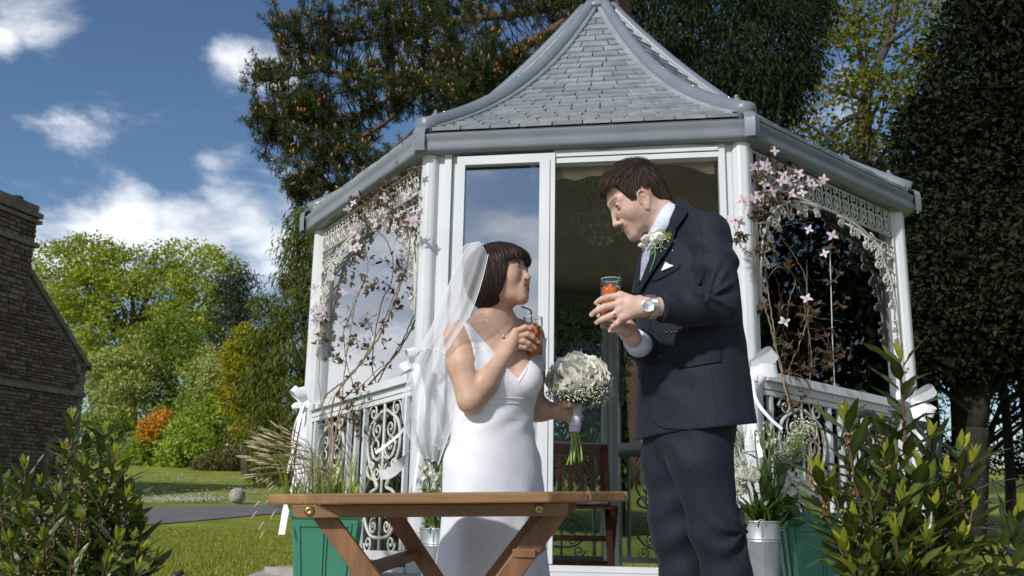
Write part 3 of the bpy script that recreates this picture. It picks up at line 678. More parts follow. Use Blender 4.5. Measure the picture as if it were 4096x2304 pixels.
for face in (1, 2, 0, 3, 4, 5, 6):
    A, B = GV[face], GV[(face + 1) % 7]; w0 = (B - A).length
    for r in range(NR):
        v0, v1 = .012 + r * .93 / NR, .012 + (r + 1.25) * .93 / NR
        wr = w0 * rprof(v0)[0]; ins = .055 / max(wr, .2)
        n = max(1, round((wr - .1) / .168)); off = .5 if r % 2 else 0.
        eds = [ins] + [ins + (1 - 2 * ins) * (k + off + random.uniform(-.06, .06)) / n for k in range(1 if not off else 0, n)] + [1 - ins]
        eds = [e for e in eds if ins <= e <= 1 - ins]; eds = sorted(set(round(e, 4) for e in eds))
        for k in range(len(eds) - 1):
            t0, t1 = eds[k], eds[k + 1]
            if (t1 - t0) * wr < .03: continue
            g = .004 / wr; t0 += g; t1 -= g; tm = (t0 + t1) / 2; jj = lambda: random.uniform(-.0025, .0025); lift = .017 + jj()
            ja, jb = jj(), jj()
            V = [rpt(face, t0, v0, lift + ja), rpt(face, tm, v0, lift + .002), rpt(face, t1, v0, lift + jb), rpt(face, t1, v1, .004), rpt(face, tm, v1, .004), rpt(face, t0, v1, .004),
                 rpt(face, t0, v0 - .003, .0), rpt(face, tm, v0 - .003, .0), rpt(face, t1, v0 - .003, .0), rpt(face, t1, v1, -.004), rpt(face, t0, v1, -.004)]
            Fc = [(0, 1, 4, 5), (1, 2, 3, 4), (6, 7, 1, 0), (7, 8, 2, 1), (8, 9, 3, 2), (6, 0, 5, 10)]
            if nt_ < 296: gobj(MB().add(V, Fc), 'roof_tile', random.choice(m_tiles), gz_); nt_ += 1
            else: random.choice(stuffT).add(V, Fc)
for q in range(3): gobj(stuffT[q], 'roof_tiles', m_tiles[q], gz_, kind='stuff')
# decking under the tiles, ridges with flanges and bolts
b = MB()
for f in range(7):
    V = []; N = 26
    for k in range(N + 1): V += [rpt(f, 0, k / N, -.012), rpt(f, 1, k / N, -.012)]
    b.add(V, [(2 * k, 2 * k + 1, 2 * k + 3, 2 * k + 2) for k in range(N)])
gobj(b, 'roof_deck', m_soff, gz_, True)
for f in range(7):
    pts = [rpt(f, 0, k / 30 * .985 + .012) for k in range(31)]
    b = MB(); b.tube([p + Vector((0, 0, .018)) for p in pts], .06, 12, rs=[.057 - .014 * k / 30 for k in range(31)])
    gobj(b, 'ridge_cap', m_ridge, gz_, True)
    fl = MB()
    for sgn in (1, -1):
        V = []
        for k in range(31):
            v = k / 30 * .985 + .012; wr = (GV[1] - GV[2]).length * rprof(v)[0] + .05
            a_ = .085 / wr; ff = f if sgn > 0 else (f - 1) % 7
            V += [rpt(ff, 0.0 if sgn > 0 else 1.0, v, .02), rpt(ff, min(a_, .5) if sgn > 0 else 1 - min(a_, .5), v, .026), rpt(ff, min(a_, .5) if sgn > 0 else 1 - min(a_, .5), v, .0)]
        fl.add(V, [(3 * k + j, 3 * k + j + 1, 3 * k + 4 + j, 3 * k + 3 + j) for k in range(30) for j in (0, 1)])
    gobj(fl, 'ridge_flange', m_tiles[1], gz_, True)
    for v in (.1, .28, .46, .64, .82, .95):
        b = MB(); p = rpt(f, 0, v) + Vector((0, 0, .074 - .014 * v)); d = (p - GC); d.z = 0; b.ball(p + d.normalized() * .012, .0085, 6, 5); gobj(b, 'ridge_bolt', m_bolt, gz_, True)
    c = rpt(f, 0, .06) + Vector((0, 0, .05)); b = MB(); c.z += .008; b.lathe(c, [(.034, 0), (.030, .012), (.018, .020), (.014, .03)], 10); b.ball(c + Vector((0, 0, .038)), .013, 8, 6)
    gobj(b, 'ridge_finial', m_ridge, gz_, True)
# gutter fascia, mitred at the corners
PF = [(-.10, .0), (-.012, .0), (.004, .008), (.010, .022), (.008, .05), (.012, .075), (.024, .094), (.024, .104), (.012, .110), (-.016, .126), (-.04, .126)]
def ring(o, z):
    out = []
    for v in GV: d = (v - GC); out.append(GC + d * (1 + o / d.length / math.cos(math.pi / 7)) + Vector((0, 0, GB + z)))
    return out
PF = [(o - .032, z * .94) for o, z in PF]
RG = [ring(o, z) for o, z in PF]
for f in range(7):
    V = []
    for rg in RG: V += [rg[f], rg[(f + 1) % 7]]
    o = gobj(MB().add(V, [(2 * k, 2 * k + 1, 2 * k + 3, 2 * k + 2) for k in range(len(PF) - 1)]), 'fascia', m_ridge, gz_, True, 50)
    d = (GV[f] - GC).normalized(); tt = Vector((-d.y, d.x, 0)); c = GV[f] + Vector((0, 0, GB))
    V = []
    for s in (-1, 1):
        for (o_, z) in [(.031, .002), (.036, .03), (.036, .10), (.030, .130), (.0, .148), (-.06, .150), (-.08, .002)]:
            V.append(c + d * (o_ - .034) + (GV[(f + s) % 7] - GV[f]).normalized() * (.05 if z < .16 else .03) + Vector((0, 0, z)))
    W_ = [c + d * (o_ - .024) + Vector((0, 0, z)) for (o_, z) in [(.031, .0), (.036, .03), (.036, .102), (.030, .134), (.0, .152), (-.06, .154), (-.08, .0)]]
    b = MB(); b.add(V[:7] + W_ + V[7:], [(k, k + 1, k + 8, k + 7) for k in range(6)] + [(7 + k, 8 + k, 15 + k, 14 + k) for k in range(6)])
    gobj(b, 'corner_cap', m_ridge, gz_, True, 50)
inn = [GC + (v - GC) * .80 + Vector((0, 0, GB + .004)) for v in GV]; out_ = ring(-.09, .004)
gobj(MB().add(inn + out_, [(k, (k + 1) % 7, 7 + (k + 1) % 7, 7 + k) for k in range(7)]), 'soffit', m_soff, gz_)
b = MB(); b.lathe(GC + Vector((0, 0, 4.30)), [(.15, .0), (.152, .03), (.125, .06), (.095, .10), (.078, .16), (.072, .24), (.09, .26), (.06, .30), (.05, .36), (.085, .42), (.085, .48), (.04, .54), (.0, .62)], 24)
gobj(b, 'finial', m_ridge, gz_, True)
# plinth and floor
inset = [GC + (v - GC) * .929 for v in GV]
pl = [GC + (v - GC) * 1.04 for v in GV]
b = MB(); b.add([p + Vector((0, 0, GFL)) for p in pl] + [p + Vector((0, 0, -.15)) for p in pl], [tuple(range(7))[::-1]] + [(k, (k + 1) % 7, 7 + (k + 1) % 7, 7 + k) for k in range(7)])
gobj(b, 'plinth', m_pave, gz_)
step = MB(); fm = (GV[1] + GV[2]) / 2; fd = (GV[2] - GV[1]).normalized(); fn = Vector((fd.y, -fd.x, 0))
step.box(fm + fn * .12 + Vector((0, 0, .06)), (1.3, .4, .2), Matrix((fd, -fn, Vector((0, 0, 1)))).transposed()); gobj(step, 'step', m_pave, gz_)
# posts
for k in range(7):
    p = inset[k]; b = MB(); n = 40; V = []
    for z in (GFL + .002, GB + .02):
        V += [p + Vector((math.cos(a) * r, math.sin(a) * r, z)) for a, r in ((2 * math.pi * j / n, .052 if j % 5 else .049) for j in range(n))]
    b.add(V, [(j, (j + 1) % n, n + (j + 1) % n, n + j) for j in range(n)])
    gobj(b, 'post', m_white, gz_, True)
def spiral(c, r0, turns, a0, dirn=1, n=18, rend=.12):
    return [(c[0] + r0 * (1 - (1 - rend) * i / (n - 1)) * math.cos(a0 + dirn * turns * 2 * math.pi * i / (n - 1)), c[1] + r0 * (1 - (1 - rend) * i / (n - 1)) * math.sin(a0 + dirn * turns * 2 * math.pi * i / (n - 1))) for i in range(n)]
def lay(paths, frame, r, n=5):
    """flat scrollwork paths (s,z) -> tubes on a face"""
    b = MB()
    for p in paths:
        rr = r
        if isinstance(p, tuple) and isinstance(p[0], (int, float)): rr, p = p
        b.tube([frame(s, z) for s, z in p], rr, n)
    return b
def scroll_panel_paths(w, z0, z1):
    """lyre shaped cast panel centred on s=0"""
    h = z1 - z0; P = [(.009, [(0, z0), (0, z1)])]
    for sg in (-1, 1):
        P.append((.010, [(sg * x * w, z0 + h * y) for x, y in ((0, .08), (.28, .10), (.46, .20), (.47, .30), (.34, .385), (.14, .42), (.20, .47), (.40, .50), (.46, .55), (.36, .60))]))
        P.append((.010, [(sg * x * w, z0 + h * y) for x, y in ((.36, .60), (.28, .585), (.30, .55)) ]))
        P.append((.010, [(sg * x * w, z0 + h * y) for x, y in ((.14, .42), (.34, .56), (.46, .66), (.48, .76), (.40, .86), (.20, .92), (.06, .95))]))
        for (cx, cy, r, a0, dr) in ((.22, .27, .17, 0, 1), (.20, .16, .12, 2, -1), (.22, .70, .19, 3, 1), (.2, .82, .14, 1, -1), (.34, .95, .13, 0, 1), (.34, .045, .12, 0, -1), (.16, .52, .12, 2, 1)):
            P.append((.0065, [(sg * x, z0 + y) for x, y in spiral((cx * w, cy * h), r * w, 1.5, a0, dr)]))
        P.append((.0065, [(sg * x * w, z0 + h * y) for x, y in ((.0, .33), (.16, .36), (.30, .31), (.36, .24))])); P.append((.0065, [(sg * x * w, z0 + h * y) for x, y in ((.0, .64), (.14, .61), (.26, .63), (.38, .72))]))
    return [(r, [(q.x, q.y) for q in catmull([Vector((a, c, 0)) for a, c in p], 4)]) if len(p) < 14 else (r, p) for r, p in P]
def bracket_paths(wid, hgt):
    """quarter arch of vine scrolls hanging from a corner at (0,0): runs wid along s and hgt down"""
    P = [(.007, [(0.004, 0), (.004, -hgt)]), (.006, [(0, -.004), (wid, -.004)])]
    arc = []
    for k in range(25):
        t = k / 24; a = t * math.pi / 2
        arc.append((wid * (1 - math.sin(a)) ** 1.25 * .98 + .012, -hgt * (1 - math.cos(a)) ** 1.25 * .98 - .012))
    P.append((.010, arc))
    for k in range(1, 24, 2):
        s, z = arc[k]; d = Vector((arc[k + 1][0] - arc[k - 1][0], arc[k + 1][1] - arc[k - 1][1], 0)).normalized(); nrm = Vector((-d.y, d.x, 0))
        if nrm.x < 0 and nrm.y > 0 or (nrm.x + -nrm.y) < 0: nrm = -nrm
        r = .030 if 3 < k < 21 else .02
        P.append((.006, spiral((s + nrm.x * r, z + nrm.y * r), r, 1.35, k, 1)))
        P.append((.009, [(s + nrm.x * r * 1.7, z + nrm.y * r * 1.7), (s + nrm.x * r * 2.5 + d.x * .01, z + nrm.y * r * 2.5)]))
    for (fx, fz, r) in ((.10, .10, .075), (.26, .09, .06), (.42, .06, .045), (.08, .27, .055), (.05, .42, .04), (.17, .2, .04), (.57, .04, .03), (.035, .56, .03)):
        c = (fx * wid / .62 , -fz * hgt / .68)
        P.append((.0065, spiral(c, r, 1.6, fx * 30, 1))); P.append((.0065, spiral((c[0] + r * .9, c[1] - r * .5), r * .55, 1.3, fx * 50, -1)))
        P.append((.0065, [(0, c[1] - r), (c[0] - r, c[1])]))
    return P
def gface(i, kind='window', detail=True):
    A, B = inset[i], inset[(i + 1) % 7]; u = (B - A).normalized(); w = (B - A).length; n = Vector((u.y, -u.x, 0))
    fr = lambda o: (lambda s, z: A + u * s + n * o + Vector((0, 0, z)))
    F0 = fr(.0); rot = Matrix((u, -n, Vector((0, 0, 1)))).transposed()
    def bx(name, s0, s1, z0, z1, o=0., t=.05, mat=m_white):
        b = MB(); b.box(F0((s0 + s1) / 2, (z0 + z1) / 2) + n * o, (s1 - s0, t, z1 - z0), rot); return gobj(b, name, mat, gz_)
    e = .05
    for s0, s1 in ((e, e + .035), (w - e - .035, w - e)): bx('jamb', s0, s1, GFL + .03, GB + .01, -.012, .06)
    if kind == 'window':
        bx('handrail', e + .035, w - e - .035, GRAIL - .045, GRAIL, .012, .09); bx('rail_moulding', e + .035, w - e - .035, GRAIL - .085, GRAIL - .047, .0, .06)
        bx('rail_groove', e + .035, w - e - .035, GRAIL - .115, GRAIL - .09, .012, .03)
        bx('bottom_rail', e + .035, w - e - .035, GLOW, GLOW + .048, .005, .065)
        bx('sill', e, w - e, GFL + .002, GFL + .03, .0, .10)
        z0, z1 = GLOW + .05, GRAIL - .117
        L = w - 2 * e - .07; s0 = e + .035
        for fx in ((.045, .42, .50, .58, .955) if detail else (.06, .42, .5, .58, .94)):
            s = s0 + L * fx; bx('baluster', s - .012, s + .012, z0, z1, .012, .026)
        lk_ = MB()
        for fx in (.46, .54):
            s = s0 + L * fx; lk_.box(F0(s, z0 + (z1 - z0) * .40) + n * .012, (L * .08 - .024, .02, .022), rot)
        gobj(lk_, 'baluster_link', m_white, gz_)
        for fx in (.235, .765):
            c = s0 + L * fx; f2 = fr(.016)
            gobj(lay(scroll_panel_paths(L * .30, z0, z1), lambda s, z: f2(c + s, z), .008), 'scroll_panel', m_iron, gz_, True)
        # frieze and brackets under the eaves
        ft, fb = GB - .005, GB - .175; f3 = fr(.02)
        P = [(.007, [(s0, ft - .012), (w - s0, ft - .012)]), (.008, [(s0, fb), (w - s0, fb)])]
        k = 0; s = s0 + .045
        while s < w - s0 - .02:
            zc = (ft + fb) / 2
            P.append((.0065, [(s + .048 * math.cos(a), zc - .028 + .05 * math.sin(a)) for a in np.linspace(0, 2 * math.pi, 13)]))
            P.append((.0055, [(q[0], q[1]) for q in spiral((s - .0, zc + .046), .024, 1.2, 0)])); P.append((.0055, [(s + .045, zc + .01), (s + .045, ft - .015)])); P.append((.005, spiral((s + .02, zc - .03), .02, 1.2, 2)))
            P.append((.0055, [(s, zc - .075), (s + .018, zc - .03), (s, zc + .02), (s - .018, zc - .03), (s, zc - .075)]))
            s += .092
        gobj(lay(P, f3, .006, 4), 'frieze', m_iron, gz_, True)
        bp = bracket_paths(.62, .72)
        gobj(lay(bp, lambda s, z: f3(s0 + s, fb + z), .006, 4), 'corner_bracket', m_iron, gz_, True)
        gobj(lay(bp, lambda s, z: f3(w - s0 - s, fb + z), .006, 4), 'corner_bracket', m_iron, gz_, True)
        b = MB(); b.box(F0(w / 2, (GRAIL + GB) / 2) - n * .03, (w - 2 * e - .07, .006, GB - GRAIL), rot); gobj(b, 'window_pane', (m_paneL, None, m_pane)[i] if i in (0, 2) else m_back, gz_)
        b = MB(); b.box(F0(w / 2, (GLOW + GRAIL) / 2 - .03) - n * .03, (w - 2 * e - .07, .006, GRAIL - GLOW - .06), rot); gobj(b, 'lower_pane', m_back, gz_)
        if i in (0, 2): bx('pane_stile', w * .55, w * .55 + .018, GRAIL, GB, -.045, .012, m_white)
    else:
        # sliding glass door on the left, open doorway on the right
        bx('door_jamb', e + .036, .125, GFL + .03, GB, .006, .07); bx('door_jamb', .127, .152, GFL + .03, GB, -.01, .05)
        bx('door_jamb', w - .12, w - e - .036, GFL + .03, GB, .0, .08)
        for q, (za, zb_) in enumerate(((GB - .075, GB - .045), (GB - .041, GB - .018), (GB - .014, GB + .01))): bx('door_track', w * .41, w - .12, za, zb_, .01 + .008 * (q % 2), .06)
        bx('door_sill', .15, w - .1, GFL + .03, GFL + .06, 0, .12); bx('threshold', e, w - e, GFL + .0005, GFL + .028, 0, .16)
        dr = MB(); sd0, sd1 = .16, w * .415
        for (a_, c_, z0, z1) in ((sd0, sd0 + .045, GFL + .065, GB - .02), (sd1 - .085, sd1, GFL + .065, GB - .02), (sd0 + .045, sd1 - .085, GB - .07, GB - .02), (sd0 + .045, sd1 - .085, GFL + .065, GFL + .16)):
            dr.box(F0((a_ + c_) / 2, (z0 + z1) / 2) + n * .035, (c_ - a_, .04, z1 - z0), rot)
        dr.box(F0(sd1 - .043, (GFL + GB) / 2) + n * .058, (.03, .01, GB - GFL - .12), rot)
        d_ = gobj(dr, 'sliding_door', m_white, gz_)
        b = MB(); b.box(F0((sd0 + sd1 - .04) / 2, (GFL + GB) / 2 + .03) + n * .03, (sd1 - sd0 - .13, .008, GB - GFL - .25), rot); g = gobj(b, 'door_pane', m_door, None); place(g, d_)
        b = MB(); b.box(F0(sd1 - .13, (GFL + GB) / 2) - n * .03, (.03, .03, GB - GFL - .1), rot); gobj(b, 'inner_stile', m_white, gz_)
        # cloth valance inside the doorway
        V = []; N = 40
        for k in range(N + 1):
            t = k / N; s = w * .36 + (w * .62 - .1) * t; dz = float(np.interp(t, [0, .1, .25, .5, .72, .85, 1], [.12, .125, .115, .08, .045, .075, .12])) + .006 * math.sin(t * 40)
            o_ = -.09 - .012 * math.sin(k * .9)
            V += [fr(o_)(s, GB + .02), fr(o_ - .01 * math.sin(k * .7))(s, GB - dz)]
        gobj(MB().add(V, [(2 * k, 2 * k + 1, 2 * k + 3, 2 * k + 2) for k in range(N)]), 'valance', m_lining, gz_, True)
gface(0); gface(1, 'door'); gface(2); gface(3); gface(4); gface(5); gface(6)
# cloth lining hung under the roof
b = MB(); N = 12; K = 9 * 7
V = []
for j in range(N + 1):
    v = j / N
    for k in range(K):
        f, t = divmod(k / K * 7, 1); f = int(f); A, B = GV[f], GV[(f + 1) % 7]
        q = A.lerp(B, t) - GC; r = .93 * (1 - v) ** 1.15 + .03; z = GB + .0 + 1.15 * v ** .9 - .10 * math.sin(math.pi * v) * math.sin(math.pi * t) + .012 * math.sin(k * 2.1) * (1 - v)
        V.append(GC + q * r + Vector((0, 0, z)))
b.add(V, [(j * K + k, j * K + (k + 1) % K, (j + 1) * K + (k + 1) % K, (j + 1) * K + k) for j in range(N) for k in range(K)])
gobj(b, 'ceiling_lining', m_lining, gz_, True)
# crystal chandelier
chl = thing('chandelier', 'crystal bead chandelier hanging inside the gazebo behind the groom', 'chandelier', (.60, 6.1, 2.9))
m_cry = pmat('crystal_bead', (.9, .85, .75), .05, spec=.9, trans=.6)
b = MB(); fr_ = MB(); cc = Vector((.60, 6.1, .27))
fr_.lathe(cc + Vector((0, 0, 2.64)), [(.21, 0), (.21, .02), (.02, .03), (.015, .4)], 24); fr_.obj('frame', m_bolt, chl)
for ring_r, nn, ln in ((.20, 20, .34), (.14, 14, .43), (.07, 8, .50)):
    for k in range(nn):
        a = 2 * math.pi * k / nn; x, y = cc.x + ring_r * math.cos(a), cc.y + ring_r * math.sin(a)
        L = int(ln / .036)
        for q in range(L): b.ball((x, y, 2.90 - q * .036 - random.uniform(0, .006)), .009 if q < L - 1 else .019, 5, 4)
b.obj('crystals', m_cry, chl, kind='stuff')
# ================================================================== deck, table, chair, bench
b = MB(); dk = [(-1.62, 6.9), (-1.62, 6.2), (-1.45, 3.62), (3.1, 3.42), (3.3, 6.6)]
b.add([(x, y, .25) for x, y in dk] + [(x, y, -.1) for x, y in dk], [tuple(range(5))] + [(k, 5 + k, 5 + (k + 1) % 5, (k + 1) % 5) for k in range(5)])
tag(b.obj('stone_deck', m_pave), kind='structure')
m_wood = pmat('oiled_hardwood', (.31, .170, .074), .48, col2=(.15, .076, .032), scale=3.2, bump=.25, bscale=14, stretch=(.6, 6, 6), det=8, contrast=(.3, .7))
m_wood2 = pmat('oiled_hardwood_leg', (.25, .12, .052), .48, col2=(.135, .062, .028), scale=5, bump=.25, bscale=20, stretch=(4, 4, .7), det=8, contrast=(.3, .7))
m_woodc = pmat('chair_mahogany', (.20, .062, .026), .45, col2=(.10, .03, .014), scale=6, bump=.2, bscale=25, stretch=(3, 3, .6))
m_brass = pmat('brass_bolt', (.55, .42, .16), .3, .9, col2=(.3, .22, .08), scale=60)
tl, tr = U(665, 1243.5, 2.16), U(1591, 1236, 2.16)
kx = (tr.z - tl.z) / (tr.x - tl.x)
tc0 = (tl + tr) / 2
table = thing('garden_table', 'folding hardwood garden table in front of the bride', 'table', (tc0.x, tc0.y, 0))
def tz(x, z): return z + kx * (x - tc0.x)
hwid = (tr.x - tl.x) / 2; y0, y1 = 1.96, 2.70; cut = .2
def xlim(y):
    m_ = min(y - y0, y1 - y); return hwid - max(0, cut - m_) * 1.0
NP_ = 8; TH = .0225
for k in range(NP_):
    ya = y0 + (y1 - y0) * k / NP_ + .003; yb = y0 + (y1 - y0) * (k + 1) / NP_ - .003; xa, xb = xlim(ya), xlim(yb)
    if k in (0,): xa = xlim(ya)
    V = [(tc0.x + s * x, y, tz(tc0.x + s * x, tc0.z + dz)) for dz in (0, -TH) for s, x, y in ((-1, xa, ya), (1, xa, ya), (1, xb, yb), (-1, xb, yb))]
    o = MB().add(V, [(0, 1, 2, 3), (7, 6, 5, 4), (0, 4, 5, 1), (1, 5, 6, 2), (2, 6, 7, 3), (3, 7, 4, 0)]).obj('plank', m_wood, table); bevel(o, .004, 2)
def apron(Y, xa, xb, h, name='apron'):
    z0 = tc0.z - TH - .001; r = .014; n = 5; P = [(xa, z0), (xb, z0)]
    for k in range(n + 1): a = k / n * math.pi / 2; P.append((xb - r + r * math.cos(a), z0 - h + r - r * math.sin(a)))
    for k in range(n + 1): a = k / n * math.pi / 2; P.append((xa + r - r * math.sin(a), z0 - h + r - r * math.cos(a)))
    N = len(P); V = [(x, Y + d, tz(x, z)) for d in (-.011, .011) for x, z in P]
    o = MB().add(V, [tuple(range(N))[::-1], tuple(range(N, 2 * N))] + [(k, (k + 1) % N, N + (k + 1) % N, N + k) for k in range(N)]).obj(name, m_wood, table); bevel(o, .002, 2); return o
ax0, ax1 = U(738, 1280, 2.03).x, U(1450 - 22, 1280, 2.03).x
hA = tc0.z - TH - U(1000, 1297, 2.03).z
apron(2.03, ax0, ax1, hA); apron(2.56, ax0 + .02, U(1449, 1280, 2.56).x, hA)
def leg(xt, Yt, xb_, name='leg', w=.042, ztop=None):
    a = U(xt[0], xt[1], Yt); c = U(xb_[0], xb_[1], Yt); d = (c - a).normalized(); c = a + d * ((a.z - .01) / -d.z)
    o = MB().bar(a, c, w, .02, (0, 1, 0)).obj(name, m_wood2, table); bevel(o, .003, 2); return o
leg((808, 1288), 2.058, (928, 1449)); leg((985, 1286), 2.535, (1062, 1449 - 45))
leg((1385, 1272), 2.52, (1250, 1449), w=.05); leg((1412, 1270), 2.085, (1280, 1449), w=.046)
lgh = MB(); h_ = U(1402, 1278, 2.085)
st = MB().bar(U(1318, 1392, 2.07), U(1350, 1375, 2.54), .05, .018, (0, 0, 1)); bevel(st.obj('stretcher', m_wood2, table), .002, 2)
lx = MB().bar(U(905, 1440, 2.07), U(1040, 1395, 2.53), .045, .018, (0, 0, 1)); lx.obj('stretcher', m_wood2, table)
for (x, y) in ((778, 1285), (1356, 1279.5)):
    c = U(x, y, 2.019); b = MB(); b.lathe(c, [(.0105, 0), (.0105, .003), (.007, .0055), (.003, .006), (.0025, .004), (0, .004)], 14, axis=Vector((0, -1, 0))); b.obj('bolt', m_brass, table, True)
c = U(1400, 1278, 2.072); b = MB(); b.lathe(c, [(.010, 0), (.010, .003), (.006, .004), (.006, .0015), (0, .001)], 14, axis=Vector((0, -1, 0))); b.obj('bolt', m_brass, table, True)

# folding chair inside the gazebo
chair = thing('folding_chair', 'slatted wooden folding chair inside the gazebo doorway', 'chair', (.42, 6.4, .2))
Yc = 6.2
chl_, chr_ = U(1380, 1275, Yc), U(1560, 1273, Yc); zs_ = chl_.z; cxm = (chl_.x + chr_.x) / 2 - .03; hw_ = .215; fz = .22
def cb_(name, a, c, w, t, up_=(0, 1, 0), mat=m_woodc):
    o = MB().bar(a, c, w, t, up_).obj(name, mat, chair); bevel(o, .003, 1); return o
for k in range(6):
    y = Yc - .02 + k * .062; cb_('seat_slat', (cxm - hw_, y, zs_), (cxm + hw_, y, zs_), .05, .018, (0, 0, 1))
for s in (-1, 1):
    x = cxm + s * hw_
    cb_('seat_rail', (x, Yc - .03, zs_ - .03), (x, Yc + .33, zs_ - .03), .022, .045, (0, 0, 1))
    cb_('leg', (x + s * .014, Yc + .02, zs_ + .01), (x + s * .014, Yc + .42, fz), .024, .045, (1, 0, 0))
    cb_('leg', (x - s * .012, Yc + .40, zs_ + .42), (x - s * .012, Yc - .02, fz), .024, .045, (1, 0, 0))
ztb = U(1450, 1128, Yc + .4).z
cb_('top_rail', (cxm - hw_ - .01, Yc + .41, ztb), (cxm + hw_ + .01, Yc + .41, ztb), .02, .06, (0, 0, 1))
cb_('back_rail', (cxm - hw_, Yc + .32, zs_ + .06), (cxm + hw_, Yc + .32, zs_ + .06), .02, .04, (0, 0, 1))
for k in range(6):
    x = cxm - hw_ + .03 + k * (2 * hw_ - .06) / 5; cb_('back_slat', (x, Yc + .325, zs_ + .07), (x, Yc + .405, ztb - .02), .034, .012, (0, 1, 0))
for z_, yy in ((zs_ - .20, .17), (zs_ - .37, .33)): cb_('rung', (cxm - hw_, Yc + yy, z_), (cxm + hw_, Yc + yy, z_), .03, .036, (0, 0, 1))
cb_('rung', (cxm - hw_, Yc + .05, fz + .10), (cxm + hw_, Yc + .05, fz + .10), .03, .036, (0, 0, 1))
b = MB(); n = 14
V = []
for q in range(9):
    for p in range(n):
        a = 2 * math.pi * p / n; r = (.2, .215, .2)[0] * math.sin(math.pi * (q + .5) / 9) ** .35; sq = 1 / max(abs(math.cos(a)), abs(math.sin(a))) ** .75
        V.append((cxm + r * sq * math.cos(a), Yc + .14 + r * .9 * sq * math.sin(a) * .85, zs_ + .03 + .02 * -math.cos(math.pi * (q + .5) / 9) + .004 * math.sin(p * 3 + q)))
b.add(V, [(q * n + p, q * n + (p + 1) % n, (q + 1) * n + (p + 1) % n, (q + 1) * n + p) for q in range(8) for p in range(n)] + [tuple(range(n))[::-1], tuple(range(8 * n, 9 * n))])
o = b.obj('seat_cushion', pmat('calico_cushion', (.58, .54, .48), .9, bump=.3, bscale=60), smooth=True); tag(o, 'thin cream cushion lying on the folding chair seat', 'cushion')

# dark cast iron bench on the grass right of the gazebo, half behind the bay tree
bench = thing('garden_bench', 'dark green cast iron bench behind the right bay tree', 'bench', (2.3, 4.3, 0))
m_dkiron = pmat('dark_cast_iron', (.018, .028, .03), .4, .2)
Yb = 4.3; bp0, bp1 = U(2112, 1060, Yb), U(2235, 1060, Yb); bz = U(2170, 1040, Yb).z; bl = U(2170, 1185, Yb).z
b = MB(); arc = [(bp0.x + (bp1.x + .02 - bp0.x) * t, Yb, bl + (bz - bl) * math.sin(math.pi * min(max(t * 1.0, .04), .96)) ** .35) for t in np.linspace(0, 1, 24)]
b.tube(arc, .016, 8); b.obj('back_hoop', m_dkiron, bench, True)
for k in range(5):
    x = bp0.x + .03 + k * .05; b = MB(); zt_ = bl + (bz - bl) * .55
    for sg in (-1, 1):
        b.tube([(x + sg * (.018 + .02 * math.cos(a)), Yb, zt_ - .05 + .03 * k % 2 + .035 * math.sin(a)) for a in np.linspace(0, 5.2, 14)], .006, 5)
    b.tube(catmull([(x, Yb, bl - .05), (x + .02, Yb, bl + .08), (x - .015, Yb, zt_), (x, Yb, bz - .02)], 5), .007, 5); b.obj('back_scroll', m_dkiron, bench, True)
b = MB()
for k in range(6): b.box((bp0.x + .13, Yb - .05 - k * .06, bl - .06), (.28, .045, .018))
b.obj('seat', m_dkiron, bench)
for s in (0, 1):
    for d in (0, 1):
        x = bp0.x + .01 + s * .24; y = Yb - .02 - d * .34; b = MB(); b.tube(catmull([(x, y, bl - .06), (x + .02, y - .02, bl * .6), (x - .02, y - .04, .18), (x, y - .06, .0)], 5), .016, 6); b.obj('leg', m_dkiron, bench, True)
b = MB(); b.tube(catmull([(bp0.x + .26, Yb, bl + .16), (bp0.x + .28, Yb - .2, bl + .2), (bp0.x + .28, Yb - .36, bl + .12), (bp0.x + .26, Yb - .33, bl - .04)], 5), .016, 7); b.obj('armrest', m_dkiron, bench, True)
# dark rounded rod end at the bottom edge
b = MB(); a, c = U(395, 1475, 2.0), U(462, 1437.5, 2.0); b.tube([a, a.lerp(c, .5), c - (c - a) * .03, c], .006, 8, rs=[.0065, .006, .0055, .003])
a2 = a + (a - c) * 3.0; a2.z = .0; b.tube([a2, a], .0065, 8)
tag(b.obj('metal_rod', pmat('black_rod', (.012, .012, .014), .35), smooth=True), 'black rounded rod end poking up at the bottom edge by the left bay bush', 'rod')

